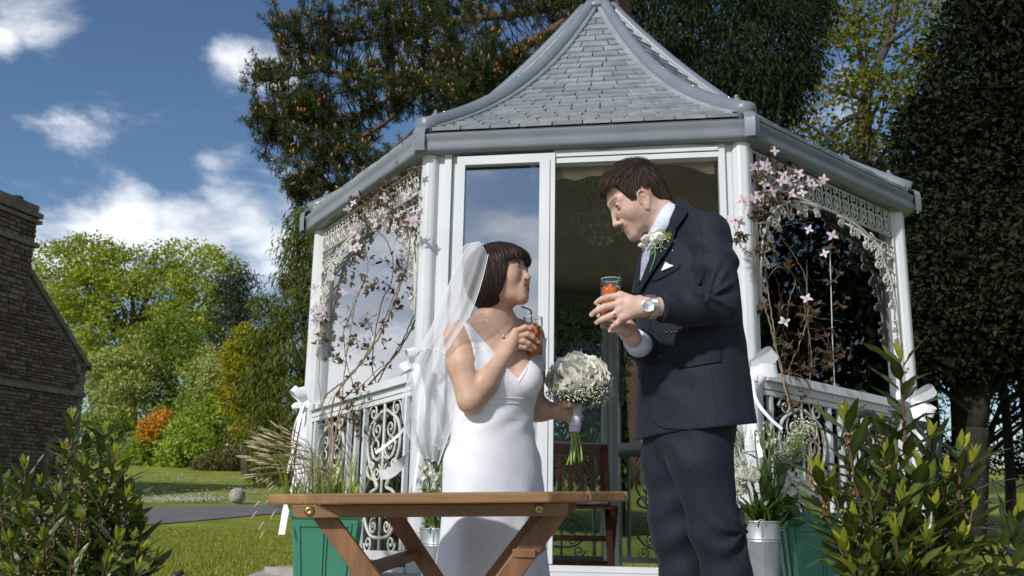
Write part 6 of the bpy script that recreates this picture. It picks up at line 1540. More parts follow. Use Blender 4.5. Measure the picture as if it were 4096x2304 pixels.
def face_cols(P, fr, g, base, lip, blush, stubble=None, brow=None):
    L = fr.loc(P.astype(f32)); c = np.tile(np.array([base]), (len(P), 1)); f, s, u = L[:, 0], np.abs(L[:, 1]), L[:, 2]; inh = np.linalg.norm(L, axis=1) < .17
    lf, l1, lm, l2, mw, sm_ = g['lip']
    def bl(cf, cs, cu, r): return np.exp(-(((f - cf) ** 2 + (s - cs) ** 2 + (u - cu) ** 2) / r ** 2)) * inh
    c = lerp_c(c, bl(g['cheek'][0] + .012, .042, g['cheek'][1] - .004, .024) * .55, blush); c = lerp_c(c, bl(g['tip'][0] - .008, 0, g['tip'][1], .014) * .45, blush)
    if stubble is not None:
        mk_ = sstep(-u, .028, .055) * sstep(f, .0, .05) * inh; c = lerp_c(c, mk_ * .45, stubble); c = lerp_c(c, bl(-.01, .08, .0, .03) * .6, blush)
    q = np.minimum(s / mw, 1.0); top = l1 + .0062 * (1 - q ** 2) - .0012 * np.exp(-(s / .004) ** 2) + sm_ * q; bot = l2 - .0072 * (1 - q ** 2.2) + sm_ * q * .9
    lipm = sstep(u, bot - .0014, bot + .0012) * (1 - sstep(u, top - .0012, top + .0014)) * (s < mw + .001) * (f > lf - .024) * inh
    c = lerp_c(c, lipm, lip)
    if brow is not None:
        bm_ = np.exp(-((u - g['brow'][1] - .003 - .004 * np.sin(np.clip((s - .01) / .036, 0, 1) * 2.4)) / (.0046 - .0020 * np.clip((s - .01) / .036, 0, 1))) ** 2) * sstep(s, .007, .012) * (1 - sstep(s, .043, .049)) * (f > .05) * inh; c = lerp_c(c, bm_ * .92, brow)
    ins_ = np.exp(-((u - lm - sm_ * q * .6) / max(g['open'] * .8, .0014)) ** 2) * (s < mw * .92) * (f > lf - .024) * (f < lf - .0015) * inh
    c = lerp_c(c, ins_ * .9, (.05, .012, .012))
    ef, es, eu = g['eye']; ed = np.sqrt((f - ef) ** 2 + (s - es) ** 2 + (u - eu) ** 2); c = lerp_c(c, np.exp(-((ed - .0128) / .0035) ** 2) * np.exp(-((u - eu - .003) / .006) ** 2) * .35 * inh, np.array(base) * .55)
    ns = np.exp(-(((f - g['tip'][0] + .0185) / .007) ** 2 + ((s - .0066 * g['nw']) / .004) ** 2 + ((u - g['tip'][1] + .0115) / .0045) ** 2)); c = lerp_c(c, ns * .75 * inh, np.array(base) * .2)
    return c
bride = thing('person', 'bride in white dress and veil holding a drink and bouquet, looking up', 'person', (U(1240, 1000, 2.92).x, 2.92, 0))
skB = (.53, .345, .255)
mk('body', VB, FBq, m_skinB, bride, cols=face_cols(VB, frB, gB, skB, (.36, .115, .10), (.54, .28, .21)))
bvB = bvh_of(VB, FBq)
gz1 = Vector((.80, -.46, .36))
for sg in (-1, 1): eyeball(frB, gB, sg, gz1, bride)
m_hair = pmat('dark_brown_hair', (.014, .008, .006), .42, tintmix=(.045, .025, .018), spec=.30)
# hair: a chin length bob with a fringe
def hairB(L):
    f, s, u = L[:, 0], L[:, 1], L[:, 2]
    d = ell(L, (-.010, 0, .030), (.106, .092, .092)); d = smin(d, ell(L, (-.018, 0, -.028), (.090, .091, .078)), .035)
    d = smin(d, ell(L, (.062, 0, .045), (.040, .060, .030)), .03)
    fe = np.interp(u, [-.10, -.088, -.06, -.03, 0., .04], [-.03, -.008, .028, .047, .058, .066])
    bang = .0315 + .004 * np.cos(s * 30) - np.clip(np.abs(s) - .035, 0, 1) * .25
    d = np.maximum(d, np.minimum(f - fe, bang - u)); bot = np.interp(f, [-.11, -.06, 0., .06], [-.108, -.100, -.088, -.060])
    d = np.maximum(d, bot - u)
    sk = ell(L, (-.010, 0, .028), (.086, .070, .078)); d = np.maximum(d, -np.maximum(sk, -1))
    return d
hv, hf = sdf_mesh(lambda P: hairB(P), (-.14, -.115, -.125), (.125, .115, .145), .0035); hv = relax(hv, hf, 2, .5)
hair = mk('hair', frB.wld(hv), hf, m_hair, bride, tint=np.full(len(hv), .15))
def outerB(L):
    d = ell(L, (-.010, 0, .030), (.106, .092, .092)); d = smin(d, ell(L, (-.018, 0, -.028), (.090, .091, .078)), .035); return smin(d, ell(L, (.062, 0, .045), (.040, .060, .030)), .03)
crown = np.array([-.030, 0, .122])
def rootsB(n):
    out = []
    while sum(map(len, out)) < n:
        p = hv[rng.integers(0, len(hv), n)] + rng.normal(size=(n, 3)) * .002; k = (outerB(p.astype(f32)) > -.006) & (p[:, 2] > -.02); out.append(p[k])
    return np.concatenate(out)[:n].astype(f32)
rB = rootsB(5200)
def flowB(p, k):
    d = p - crown.astype(f32); d[:, 2] = 0; n_ = np.linalg.norm(d, axis=1, keepdims=True) + 1e-6; v = d / n_ * np.clip((p[:, 2:3] - .02) * 9, 0, 1) * 1.0; v[:, 2] -= 1.0
    v[:, 0] -= .12 * (p[:, 2] < 0); return v
def keepB(Vs, K):
    """drop strands that would hang over the face opening"""
    P = Vs.reshape(-1, K, 2, 3)[:, :, 0]; f, s, u = P[..., 0], np.abs(P[..., 1]), P[..., 2]
    fe = np.interp(u, [-.10, -.088, -.06, -.03, 0., .04], [-.03, -.008, .028, .047, .058, .066]); bad = ((f > fe + .004) & (u < .026)) | (u < np.interp(f, [-.11, -.06, 0., .06], [-.114, -.106, -.094, -.066]))
    return ~bad[:, :].any(1), bad
st_s, st_f, st_t = strands(outerB, rB, flowB, 8, .0135, rng.uniform(.0, .0022, len(rB)) + .004 * (rng.random(len(rB)) < .04), .0012, .07)
K = 9; ok_, bad = keepB(st_s, K); first = np.where(bad.any(1), bad.argmax(1), K); Pn = st_s.reshape(-1, K, 2, 3)
for i in np.where(bad.any(1))[0]:
    j = max(first[i] - 1, 0); Pn[i, first[i]:] = Pn[i, j].mean(0)
mk('hair_strands', frB.wld(Pn.reshape(-1, 3)), st_f, m_hair, hair, tint=st_t, kind='stuff')
hair.data.update()
# brow hairs
def brows(fr, g, col_mat, parent, n=70, th=.0011):
    b = MB(); bf, bu = g['brow']
    for sg in (-1, 1):
        for k in range(n):
            t = random.random(); s_ = .012 + .034 * t; u_ = bu - .003 + .006 * math.sin(t * 2.2) + random.uniform(-.0022, .0022) * (1.2 - t); f0 = bf - .001 - .012 * t * t - .0
            p0 = fr.pt(f0 + .003, sg * s_, u_); b.tube([p0, p0 + (fr.S * sg * .0055 + fr.U * .0022 * (1 - t) - fr.F * .0016)], .00045, 3, cap=False)
    return b
def snap_brows(fr, g, bvh, parent, mat, n=110):
    b = MB(); bf, bu = g['brow']
    for sg in (-1, 1):
        for k in range(n):
            t = random.random(); s_ = .010 + .036 * t; u_ = bu - .001 + .0045 * math.sin(t * 2.3) + random.uniform(-.0028, .0028) * (1.1 - .6 * t)
            o = fr.pt(.16, sg * s_, u_); h, n_, i, dd = bvh.ray_cast(o, -fr.F)
            if h is None: continue
            b.tube([h + n_ * .0002, h + n_ * .0012 + fr.S * sg * .006 + fr.U * .0024 * (1 - t)], .00040, 3, cap=False)
    return b.obj('eyebrows', mat, parent, True)
snap_brows(frB, gB, bvB, bride, m_lash, 60)

# dress
m_dress_ = pmat('white_crepe_dress', (.71, .71, .76), .7, col2=(.67, .67, .73), scale=60, bump=.14, bscale=420, sheen=.25)
skirt = sections([(1242, 1030, 2.92, .129, .098), (1241, 1100, 2.92, .142, .105), (1240, 1170, 2.92, .163, .120), (1242, 1245, 2.92, .169, .125), (1238, 1320, 2.92, .166, .128), (1238, 1420, 2.92, .178, .142), (1238, 1560, 2.92, .20, .16), (1238, 1800, 2.92, .24, .2)], fwdB)
nx_ = np.array([1080, 1150, 1176, 1186, 1240, 1303, 1322, 1336, 1346, 1400]); ny_ = np.array([806, 806, 810, 820, 882, 953, 925, 902, 868, 830])
def dressB(P):
    up_f = smin(torsoB(P), neck_f(P) + .02, .02); up_f = smin(up_f, chain(P, [shR, shR.lerp(elR, .5)], [.047, .0475]), .018); up_f = smin(up_f, chain(P, [shL, shL.lerp(elL, .4)], [.046, .043]), .018) - .0045
    dx, dy = to_D(P); neck = (np.interp(dx, nx_, ny_) - dy) * .00115
    arml = (np.interp(dy, [800, 815, 870, 960, 1010], [1160, 1166, 1188, 1196, 1120]) - dx) * .00115
    up_f = np.maximum(up_f, np.maximum(neck, arml).astype(f32)); up_f = np.where(P[:, 2] < zmid, .05, up_f)
    z = P[:, 2]; ang = np.arctan2(P[:, 1] - 2.92, P[:, 0] - U(1240, 1100, 2.92).x)
    w = np.clip((zhip - z) / .5, 0, 1)
    sk_ = skirt(P) + w * (.014 * np.sin(ang * 5 + 1.0 + z * 2) + .008 * np.sin(ang * 9 + 2 + z * 3)) + .0026 * np.sin(z * 55 + ang * 4) * np.exp(-((z - zhip - .06) / .07) ** 2) + .0022 * np.sin(z * 80 - ang * 6) * np.exp(-((z - zhip - .17) / .05) ** 2)
    sk_ = np.where(z > ztopsk, np.maximum(sk_, z - ztopsk), sk_)
    return smin(up_f.astype(f32), sk_.astype(f32), .008)
zmid = U(1240, 1060, 2.92).z; zhip = U(1240, 1190, 2.92).z; ztopsk = U(1240, 1016, 2.88).z
VD, FD = sdf_mesh(dressB, (U(1080, 1100, 2.9).x - .05, 2.70, .02), (U(1420, 1100, 2.9).x, 3.2, U(1240, 790, 2.9).z), .0042); VD = relax(VD, FD, 2, .5)
dress = mk('dress', VD, FD, m_dress_, bride)
bvD = bvh_of(VD, FD)
D5 = lambda x, y: ((1650 + x / 1.704) / 1.59, (900 + y / 1.704) / 1.59)
for pts in ([(480, 1195), (600, 1180), (720, 1180), (812, 1186)], [(500, 1232), (620, 1216), (740, 1216), (806, 1228)]):
    pipe('seam', bvD, [D5(*p) for p in pts], .0016, m_dress_, dress, .0004)
for pts in ([(350, 665), (450, 790), (560, 890), (660, 1000), (740, 1090), (800, 1180)], [(372, 690), (470, 815), (585, 930), (680, 1040), (780, 1185)], [(765, 945), (740, 1000), (708, 1052)], [(790, 945), (765, 1010), (722, 1075)]):
    pipe('neck_edge', bvD, [D5(*p) for p in pts], .0020, m_dress_, dress, .0006)
# necklace
D5b = D5
ch_ = pipe('necklace', bvB, [D5(455, 612), (1213, 790), (1226, 806), D5(560, 705), D5(600, 745), D5(618, 760), D5(640, 735), D5(680, 690), D5(690, 655)], .0009, pmat('silver_chain', (.6, .58, .55), .25, .9), bride, .0006)
pp = cast(bvB, *D5(616, 770), .004)
if pp: MB().ball(pp, .0055, 10, 8).obj('pendant', pmat('grey_pearl', (.30, .31, .33), .15, .3), bride, True)
# fingernails
def nails(fingers, bvh, parent, out=.55):
    for pts, r in fingers:
        t = pts[-1]; d = (pts[-1] - pts[-2]).normalized(); v = (CAMO - t).normalized(); n_ = (v - d * v.dot(d)).normalized()
        h, nn, i, dd = bvh.ray_cast(t + n_ * .03 + d * r * .1, -n_)
        if h is None: continue
        M = basis(h - d * r * .6, d, nn, r * 1.25); V = [M @ Vector((x * .55, y, .10 - .22 * x * x)) for y in (0, .4, .8, 1.0) for x in (-.9 if y < 1 else -.6, 0, .9 if y < 1 else .6)]
        mk('fingernail', V, [(i * 3 + j, i * 3 + j + 1, i * 3 + j + 4, i * 3 + j + 3) for i in range(3) for j in (0, 1)], m_nail, parent)
nails(fgR, bvB, bride)

# veil in two tiers of tulle
m_veil = bpy.data.materials.new('bridal_tulle'); m_veil.use_nodes = True
_t = m_veil.node_tree; _t.nodes.clear(); _o = _t.nodes.new('ShaderNodeOutputMaterial'); _T = _t.nodes.new('ShaderNodeBsdfTransparent'); _D = _t.nodes.new('ShaderNodeBsdfDiffuse'); _L = _t.nodes.new('ShaderNodeBsdfTranslucent'); _D.inputs[0].default_value = (.84, .85, .90, 1); _L.inputs[0].default_value = (.84, .85, .90, 1)
_a = _t.nodes.new('ShaderNodeMixShader'); _a.inputs[0].default_value = .45; _t.links.new(_D.outputs[0], _a.inputs[1]); _t.links.new(_L.outputs[0], _a.inputs[2])
_lw = _t.nodes.new('ShaderNodeLayerWeight'); _lw.inputs[0].default_value = .42; _mr = _t.nodes.new('ShaderNodeMapRange'); _mr.inputs[3].default_value = .29; _mr.inputs[4].default_value = .70; _t.links.new(_lw.outputs['Facing'], _mr.inputs[0])
_b = _t.nodes.new('ShaderNodeMixShader'); _t.links.new(_mr.outputs[0], _b.inputs[0]); _t.links.new(_T.outputs[0], _b.inputs[1]); _t.links.new(_a.outputs[0], _b.inputs[2]); _t.links.new(_b.outputs[0], _o.inputs[0])
m_hem = pmat('veil_hem', (.85, .85, .88), .6)
veil = thing('veil_root', None, None); bpy.data.objects.remove(veil)
def tier(name, rows, folds, amp, seed, parent, nn=26, bulge=.03):
    """rows: left x,y  right x,y  distance left, distance right"""
    Lp = catmull([U(r[0], r[1], r[4]) for r in rows], 6); Rp = catmull([U(r[2], r[3], r[5]) for r in rows], 6); V = []; N = len(Lp)
    for i, (a, c) in enumerate(zip(Lp, Rp)):
        for j in range(nn + 1):
            t = j / nn; p = a.lerp(c, t); g_ = min(1., i / (N * .3)); k = i / (N - 1)
            p.y += g_ * amp * (math.sin(t * folds * 2 * math.pi + seed + k * 1.3) * (.6 + .5 * k) + .5 * math.sin(t * folds * 4.7 + seed * 2 - k * 2)) - bulge * math.sin(math.pi * t) * (1 - k) * min(1, k * 5)
            p.z += g_ * amp * .35 * math.sin(t * folds * 5 + seed) * k
            V.append(p)
    F = [(i * (nn + 1) + j, i * (nn + 1) + j + 1, (i + 1) * (nn + 1) + j + 1, (i + 1) * (nn + 1) + j) for i in range(N - 1) for j in range(nn)]
    o = mk(name, V, F, m_veil, parent)
    b = MB(); b.tube([V[i * (nn + 1)] for i in range(N)], .0009, 4); b.tube([V[i * (nn + 1) + nn] for i in range(N)], .0009, 4); b.tube([V[(N - 1) * (nn + 1) + j] for j in range(nn + 1)], .0011, 4)
    b.obj('hem', m_hem, o, True); return o
v1 = tier('veil', [(1204, 609, 1234, 619, 2.93, 2.90), (1178, 620, 1226, 652, 2.94, 2.80), (1152, 664, 1214, 703, 2.94, 2.775), (1128, 718, 1200, 748, 2.93, 2.765), (1104, 778, 1186, 784, 2.92, 2.755), (1078, 835, 1166, 817, 2.91, 2.75), (1054, 874, 1122, 886, 2.90, 2.768)], 3.5, .007, .5, bride, bulge=.075)
v2 = tier('veil', [(1206, 608, 1236, 618, 2.945, 2.945), (1165, 622, 1225, 640, 3.02, 2.94), (1140, 690, 1205, 720, 3.04, 2.97), (1102, 790, 1180, 800, 3.04, 2.98), (1060, 880, 1160, 900, 3.03, 2.98), (1024, 965, 1148, 985, 3.02, 2.97), (1010, 1030, 1152, 1030, 3.00, 2.95), (1026, 1095, 1128, 1095, 2.98, 2.93), (1062, 1148, 1104, 1165, 2.96, 2.92)], 3.0, .013, 2.2, bride)
v3 = tier('veil', [(1208, 609, 1238, 619, 2.95, 2.95), (1180, 640, 1235, 640, 3.06, 3.0), (1150, 720, 1240, 730, 3.10, 3.06), (1120, 790, 1310, 760, 3.12, 3.10), (1085, 870, 1312, 822, 3.12, 3.12), (1050, 960, 1190, 960, 3.10, 3.10), (1035, 1040, 1160, 1040, 3.08, 3.06), (1050, 1110, 1120, 1130, 3.06, 3.04)], 3.4, .014, 4.1, bride)
cmb = MB()
for k in range(9): cmb.ball(U(1222 + k * 2.2, 620 - 3 * math.sin(k), 2.90 + .01 * math.sin(k * 2)), .006, 6, 5)
cmb.obj('veil_comb', m_hem, bride, True)

# ================================================================== the groom
YG = 2.90
zh = zoomU(2350, 600, 3.6225); z8 = zoomU(2350, 1050, 3.6225); D6 = lambda x, y: ((2300 + x / 1.811) / 1.59, (600 + y / 1.811) / 1.59); D7 = lambda x, y: ((2200 + x / 1.443) / 1.59, (1300 + y / 1.443) / 1.59)
yaw, pit = R_(11), R_(33)
hG = Vector((-math.cos(yaw), -math.sin(yaw), 0)); FG = hG * math.cos(pit) - Vector((0, 0, math.sin(pit))); UG = hG * math.sin(pit) + Vector((0, 0, math.cos(pit)))
frG = Frame(zh(738, 728, YG - .0) , FG, UG)
gG = dict(w=.93, cran=((-.008, 0, .033), (.098, .075, .090)), brow=(.1005, .031), chin=(.095, -.101), cheek=(.053, -.022), eye=(.0805, .0315, .0130), tip=(.1235, -.0315), nas=(.0965, .018), nw=.84, tr=.0098, bump=.0030,
          lip=(.1010, -.0545, -.0585, -.0640, .0265, .0075), open=.0010, lid=.0021, ear=(.025, -.014), lr=.72, mz=.0165, sock=.0145)
psi = R_(35); fwdG = np.array([-math.cos(psi), -math.sin(psi)]); fG3 = Vector((fwdG[0], fwdG[1], 0)); latG = Vector((-fwdG[1], fwdG[0], 0))
GLG = U(1536, 760, 2.70)
fg = []
for kn, pp_, tp, r in (((478, 482), (292, 508), (145, 572), .0094), ((480, 592), (238, 652), (76, 742), .0097), ((470, 697), (305, 792), (150, 860), .0092), ((500, 802), (425, 888), (335, 962), .0080)):
    k_, p_, t_ = z8(*kn, 2.628), z8(*pp_, 2.632), z8(*tp, 2.660); fg.append(([k_, p_, p_.lerp(t_, .55) + Vector((0, -.004, .001)), t_], r))
wG = z8(860, 645, 2.625); thG = [z8(760, 560, 2.65), z8(600, 560, 2.70), z8(470, 570, 2.735), z8(380, 600, 2.745)]
fr_ = []
for kn, mid, tp, r in (((470, 560), (260, 545), (168, 545), .0088), ((480, 640), (260, 640), (165, 637), .0088), ((480, 760), (260, 760), (165, 780), .0086), ((520, 925), (330, 935), (212, 917), .0078)):
    fr_.append(([z8(*kn, 2.765), z8(*mid, 2.768), z8(*tp, 2.735 if kn[1] < 900 else 2.69)], r))
wR = z8(640, 1085, 2.745); thr = [z8(560, 1000, 2.70), z8(440, 960, 2.665), z8(350, 975, 2.66)]
shGl = U(1786, 594, 2.75); elGl = U(1809, 770, 2.70); shGr = U(1672, 624, 3.04); elGr = U(1650, 905, 2.97)
neckG = [frG.pt(-.026, 0, -.035), U(1668, 556, 2.895), U(1690, 585, 2.90)]
def handL(P):
    kk = [q[0][0] for q in fg]; pal = cap(P, wG, wG.lerp(kk[1], .6), .024, .020)
    for kp, r in zip(kk, (.0135, .0140, .0135, .0125)): pal = smin(pal, cap(P, wG.lerp(kp, .22), kp, .0185, r), .012)
    h = np.full(len(P), 9., f32)
    for pts, r in fg: h = np.minimum(h, chain(P, pts, [r * 1.15, r * 1.06, r * .98, r * .82], .004))
    for (pts, r) in fg: pal = np.minimum(pal, smin(pal, sph(P, pts[0] + Vector((0, -.003, .001)), r * 1.12), .006))
    d = smin(pal, h, .005); return smin(d, chain(P, thG, [.018, .014, .011, .009], .005), .010)
def handR(P):
    pal = chain(P, [wR, z8(560, 960, 2.745), z8(500, 860, 2.762)], [.024, .026, .022], .02); pal = smin(pal, cap(P, z8(500, 860, 2.762), z8(480, 600, 2.768), .02, .016), .02)
    h = np.full(len(P), 9., f32)
    for pts, r in fr_: h = np.minimum(h, chain(P, pts, [r * 1.15, r, r * .85], .004))
    d = smin(pal, h, .006); return smin(d, chain(P, thr, [.017, .012, .009], .005), .01)
def bodyG(P):
    d = chain(P, neckG, [.056, .056, .072], .03); L = frG.loc(P); rr = np.linalg.norm(L, axis=1); near = rr < .20; hd = (rr - .15).astype(f32)
    if near.any(): hd[near] = head_field(L[near], gG)
    d = smin(d, hd, .018)
    inn_ = chain(P, [U(1695, 600, 2.9), U(1725, 700, 2.9), U(1740, 860, 2.9)], [.07, .085, .09], .04); d = smin(d, inn_, .03)
    d = smin(d, chain(P, [U(1695, 600, 2.9), shGl, elGl, wG], [.05, .042, .036, .0265], .02), .02); d = smin(d, chain(P, [U(1695, 600, 2.9), shGr, elGr, wR], [.05, .042, .036, .025], .02), .02)
    return np.minimum(smin(d, handL(P), .012), smin(d, handR(P), .012))
lo = (z8(40, 700, 2.65).x - .02, 2.58, U(1700, 960, 2.9).z); hi = (U(1870, 700, 2.8).x, 3.12, U(1600, 385, 2.9).z + .03)
VG, FGq = sdf_mesh(bodyG, lo, hi, .0027); VG = relax(VG, FGq, 1, .4)
groom = thing('person', 'groom in a navy suit bending his head down over a drink held in both hands', 'person', (U(1740, 900, 2.9).x, 2.9, 0))
skG = (.60, .415, .34)
cG = face_cols(VG, frG, gG, skG, (.50, .26, .22), (.60, .31, .24), stubble=(.46, .32, .27), brow=(.075, .048, .035))
kn_ = np.min([np.linalg.norm(VG - A3(q[i]), axis=1) for q, r in fg for i in (0, 1, 3)], axis=0); cG = lerp_c(cG, np.exp(-(kn_ / .012) ** 2) * .35, (.58, .28, .21))
mk('body', VG, FGq, m_skinG, groom, cols=cG)
bvG = bvh_of(VG, FGq)
for sg in (-1, 1): eyeball(frG, gG, sg, Vector((-.86, -.30, -.40)), groom)
nails(fg, bvG, groom)
# hair
m_hairG = pmat('brown_hair', (.020, .013, .009), .55, tintmix=(.085, .054, .038), spec=.25)
def hline(f, s):
    side = np.interp(f, [-.11, -.080, -.034, -.010, .000, .030, .034, .045, .052, .062, .070, .090], [-.074, -.072, -.056, -.036, .020, .024, -.004, -.010, .000, .040, .074, .080])
    top = np.full_like(f, .078) - np.clip(f - .08, 0, 1) * .1; w = sstep(np.abs(s), .030, .060); return np.where(f > .03, top * (1 - w) + side * w, side)
def skullG(L):
    d = ell(L, gG['cran'][0], gG['cran'][1]); d = smin(d, ell(L, (.045, 0, .040), (.052, .062, .052)), .03); return smin(d, ell(L, (-.050, 0, -.035), (.045, .052, .045)), .03)
def hairG(L):
    f, s, u = L[:, 0], L[:, 1], L[:, 2]; hl_ = hline(f, s); m_ = sstep(u - hl_, -.002, .022)
    th = (.004 + .009 * sstep(u, .04, .11) + .006 * sstep(f, .02, .09) * sstep(u, .05, .1)) * m_; d = skullG(L) - th
    return np.maximum(np.maximum(d, (hl_ - u) * .7), -(skullG(L) + .010))
gv, gf = sdf_mesh(hairG, (-.135, -.11, -.10), (.145, .11, .165), .0032); gv = relax(gv, gf, 2, .5)
ghair = mk('hair', frG.wld(gv), gf, m_hairG, groom, tint=np.full(len(gv), .05))
crG = np.array([-.055, .01, .118], f32)
def outG(L):
    u = L[:, 2]; f = L[:, 0]; th = .003 + .009 * sstep(u, .04, .11) + .006 * sstep(f, .02, .09) * sstep(u, .05, .1); return skullG(L) - th
k_ = rng.integers(0, len(gv), 14000); r0 = (gv[k_] + rng.normal(size=(14000, 3)) * .0015).astype(f32); r0 = r0[outG(r0) > -.007][:8000]
def flowG(p, k):
    d = p - crG; d = d / (np.linalg.norm(d, axis=1, keepdims=True) + 1e-6); v = d.copy(); topm = sstep(p[:, 2], .05, .10)[:, None]
    v = v * (1 - topm) + topm * np.array([1.0, .0, -.12], f32); v[:, 0] += .25 * (p[:, 0] > .0) ; v[:, 2] -= .75 * (1 - topm[:, 0]); return v
nl = len(r0); liftG = rng.uniform(.0, .004, nl) + .006 * (rng.random(nl) < .25) * (r0[:, 2] > .07)
s1, s2, s3 = strands(outG, r0, flowG, 4, .0075, liftG, .0012, .32)
Pn = s1.reshape(-1, 5, 2, 3); Lc = Pn[:, :, 0].reshape(-1, 3); bad = (Lc[:, 2] < hline(Lc[:, 0], Lc[:, 1]) - .007 - .012 * ((Lc[:, 0] > .06) & (np.abs(Lc[:, 1]) < .05))).reshape(-1, 5)
for i in np.where(bad.any(1))[0]:
    j = bad[i].argmax(); Pn[i, j:] = Pn[i, max(j - 1, 0)].mean(0)
# tips lift off the scalp on top
top_ = (r0[:, 2] > .075); Pn[top_, 4] += (Pn[top_, 4] - Pn[top_, 2]) * rng.uniform(0, .5, (top_.sum(), 1, 1)) + np.array([0, 0, .004]) * rng.random((top_.sum(), 1, 1))
mk('hair_strands', frG.wld(Pn.reshape(-1, 3)), s2, m_hairG, ghair, tint=s3, kind='stuff')


# suit
m_suit = pmat('navy_wool_suit', (.0085, .0115, .020), .72, col2=(.0125, .0165, .027), scale=90, bump=.18, bscale=900, sheen=.03, spec=.3, det=2)
m_suit2 = pmat('navy_wool_trim', (.0075, .0102, .018), .7, bump=.15, bscale=900, sheen=.03, spec=.25)
m_shirt = pmat('pale_blue_shirt', (.60, .64, .80), .7, col2=(.55, .59, .76), scale=80, bump=.05, bscale=400)
m_tie = pmat('silver_tie', (.42, .44, .52), .45, col2=(.16, .17, .24), scale=330, det=0, contrast=(.52, .58))
jk = sections([(1746, 1150, 2.90, .214, .146), (1746, 1085, 2.90, .212, .144), (1743, 1020, 2.90, .204, .140), (1741, 960, 2.90, .197, .138), (1736, 870, 2.90, .188, .130), (1729, 780, 2.90, .188, .126), (1722, 700, 2.90, .186, .120), (1718, 640, 2.90, .156, .102), (1710, 590, 2.90, .130, .074), (1700, 555, 2.905, .095, .060), (1694, 530, 2.905, .070, .052), (1690, 512, 2.91, .055, .048)], fwdG)
cuffL = wG.lerp(elGl, .17)
axS = (elGl - cuffL).normalized(); upS = (elGl - shGl).normalized(); hinge = U(1770, 745, 2.68)
cR = wR.lerp(elGr, .30)
def jacket(P):
    d = jk(P)
    for s_ in (shGl, shGr): d = smin(d, chain(P, [U(1697, 560, 2.905), s_ + Vector((0, 0, .014))], [.046, .060], 0), .03)
    x, y, z = P[:, 0], P[:, 1], P[:, 2]
    # drag lines from the button and across the chest
    bt = A3(U(1628, 922, 2.78)); r_b = np.linalg.norm(P - bt, axis=1); a_ = np.arctan2(z - bt[2], x - bt[0])
    d = d + .0030 * np.sin(a_ * 9) * np.exp(-((r_b - .10) / .08) ** 2) + .0025 * np.sin(z * 38 + x * 30) * np.exp(-((z - U(1740, 860, 2.9).z) / .06) ** 2)
    umid = shGl.lerp(elGl, .45) + Vector((.006, -.004, 0)); fmid = cuffL.lerp(elGl, .5) + Vector((0, -.004, -.004))
    s = chain(P, [shGl, umid, elGl + Vector((.004, 0, 0))], [.064, .060, .056], .02); s = smin(s, chain(P, [elGl, fmid, cuffL], [.056, .054, .0455], .02), .014)
    q = P - A3(hinge); rr = np.linalg.norm(q, axis=1); an = np.arctan2(q[:, 2], q[:, 0])
    fold = lambda ox, oz, dx, dz, w, ln, am: am * np.exp(-((q[:, 0] - ox) * -dz + (q[:, 2] - oz) * dx) ** 2 / w ** 2) * np.exp(-(((q[:, 0] - ox) * dx + (q[:, 2] - oz) * dz) / ln) ** 2)
    s = s - fold(.015, .030, .35, .94, .007, .050, .013) - fold(-.015, .012, .10, .99, .006, .035, .010) - fold(.045, .012, .80, .60, .008, .045, .013) - fold(.02, -.02, .94, -.34, .007, .05, .012) - fold(-.035, -.012, .80, -.60, .006, .04, .010) - fold(.050, .05, .55, .83, .008, .04, .010) + fold(.0, .030, .3, .95, .008, .045, .010) + fold(.035, -.003, .95, .3, .009, .05, .010)
    te = ((P - A3(cuffL)) @ A3(axS)); s = s + .0028 * np.sin(te * 95 + z * 40) * np.exp(-((te - .06) / .05) ** 2) + .0040 * np.sin((z - shGl.z) * 75 + x * 35) * np.exp(-((z - shGl.z + .09) / .055) ** 2)
    s = s + .0012 * np.sin(te * 60 + z * 90 + x * 40)
    s = np.maximum(s, -te - .0)                                            # cuff end
    s2_ = chain(P, [shGr, elGr, cR], [.058, .054, .047], .02); te2 = (P - A3(cR)) @ A3((elGr - cR).normalized()); s2_ = np.maximum(s2_, -te2)
    d = smin(d, s, .010); d = smin(d, s2_, .012)
    dx, dy = to_D(P); hem = (dy - np.interp(dx, [1590, 1605, 1640, 1700, 1890, 1920], [1108, 1108, 1098, 1086, 1066, 1064])) * .0012
    d = np.maximum(d, hem.astype(f32))
    # hollow for the neck
    d = smax(d, -(chain(P, [U(1690, 575, 2.9), U(1655, 520, 2.895)], [.058, .064]) ), .004)
    return d
lo = (U(1560, 900, 2.75).x, 2.56, U(1700, 1125, 2.9).z); hi = (U(1920, 900, 2.8).x, 3.16, U(1700, 505, 2.9).z)
VJ, FJ = sdf_mesh(jacket, lo, hi, .0038); VJ = relax(VJ, FJ, 2, .5)
jkt = mk('jacket', VJ, FJ, m_suit, groom); bvJ = bvh_of(VJ, FJ)
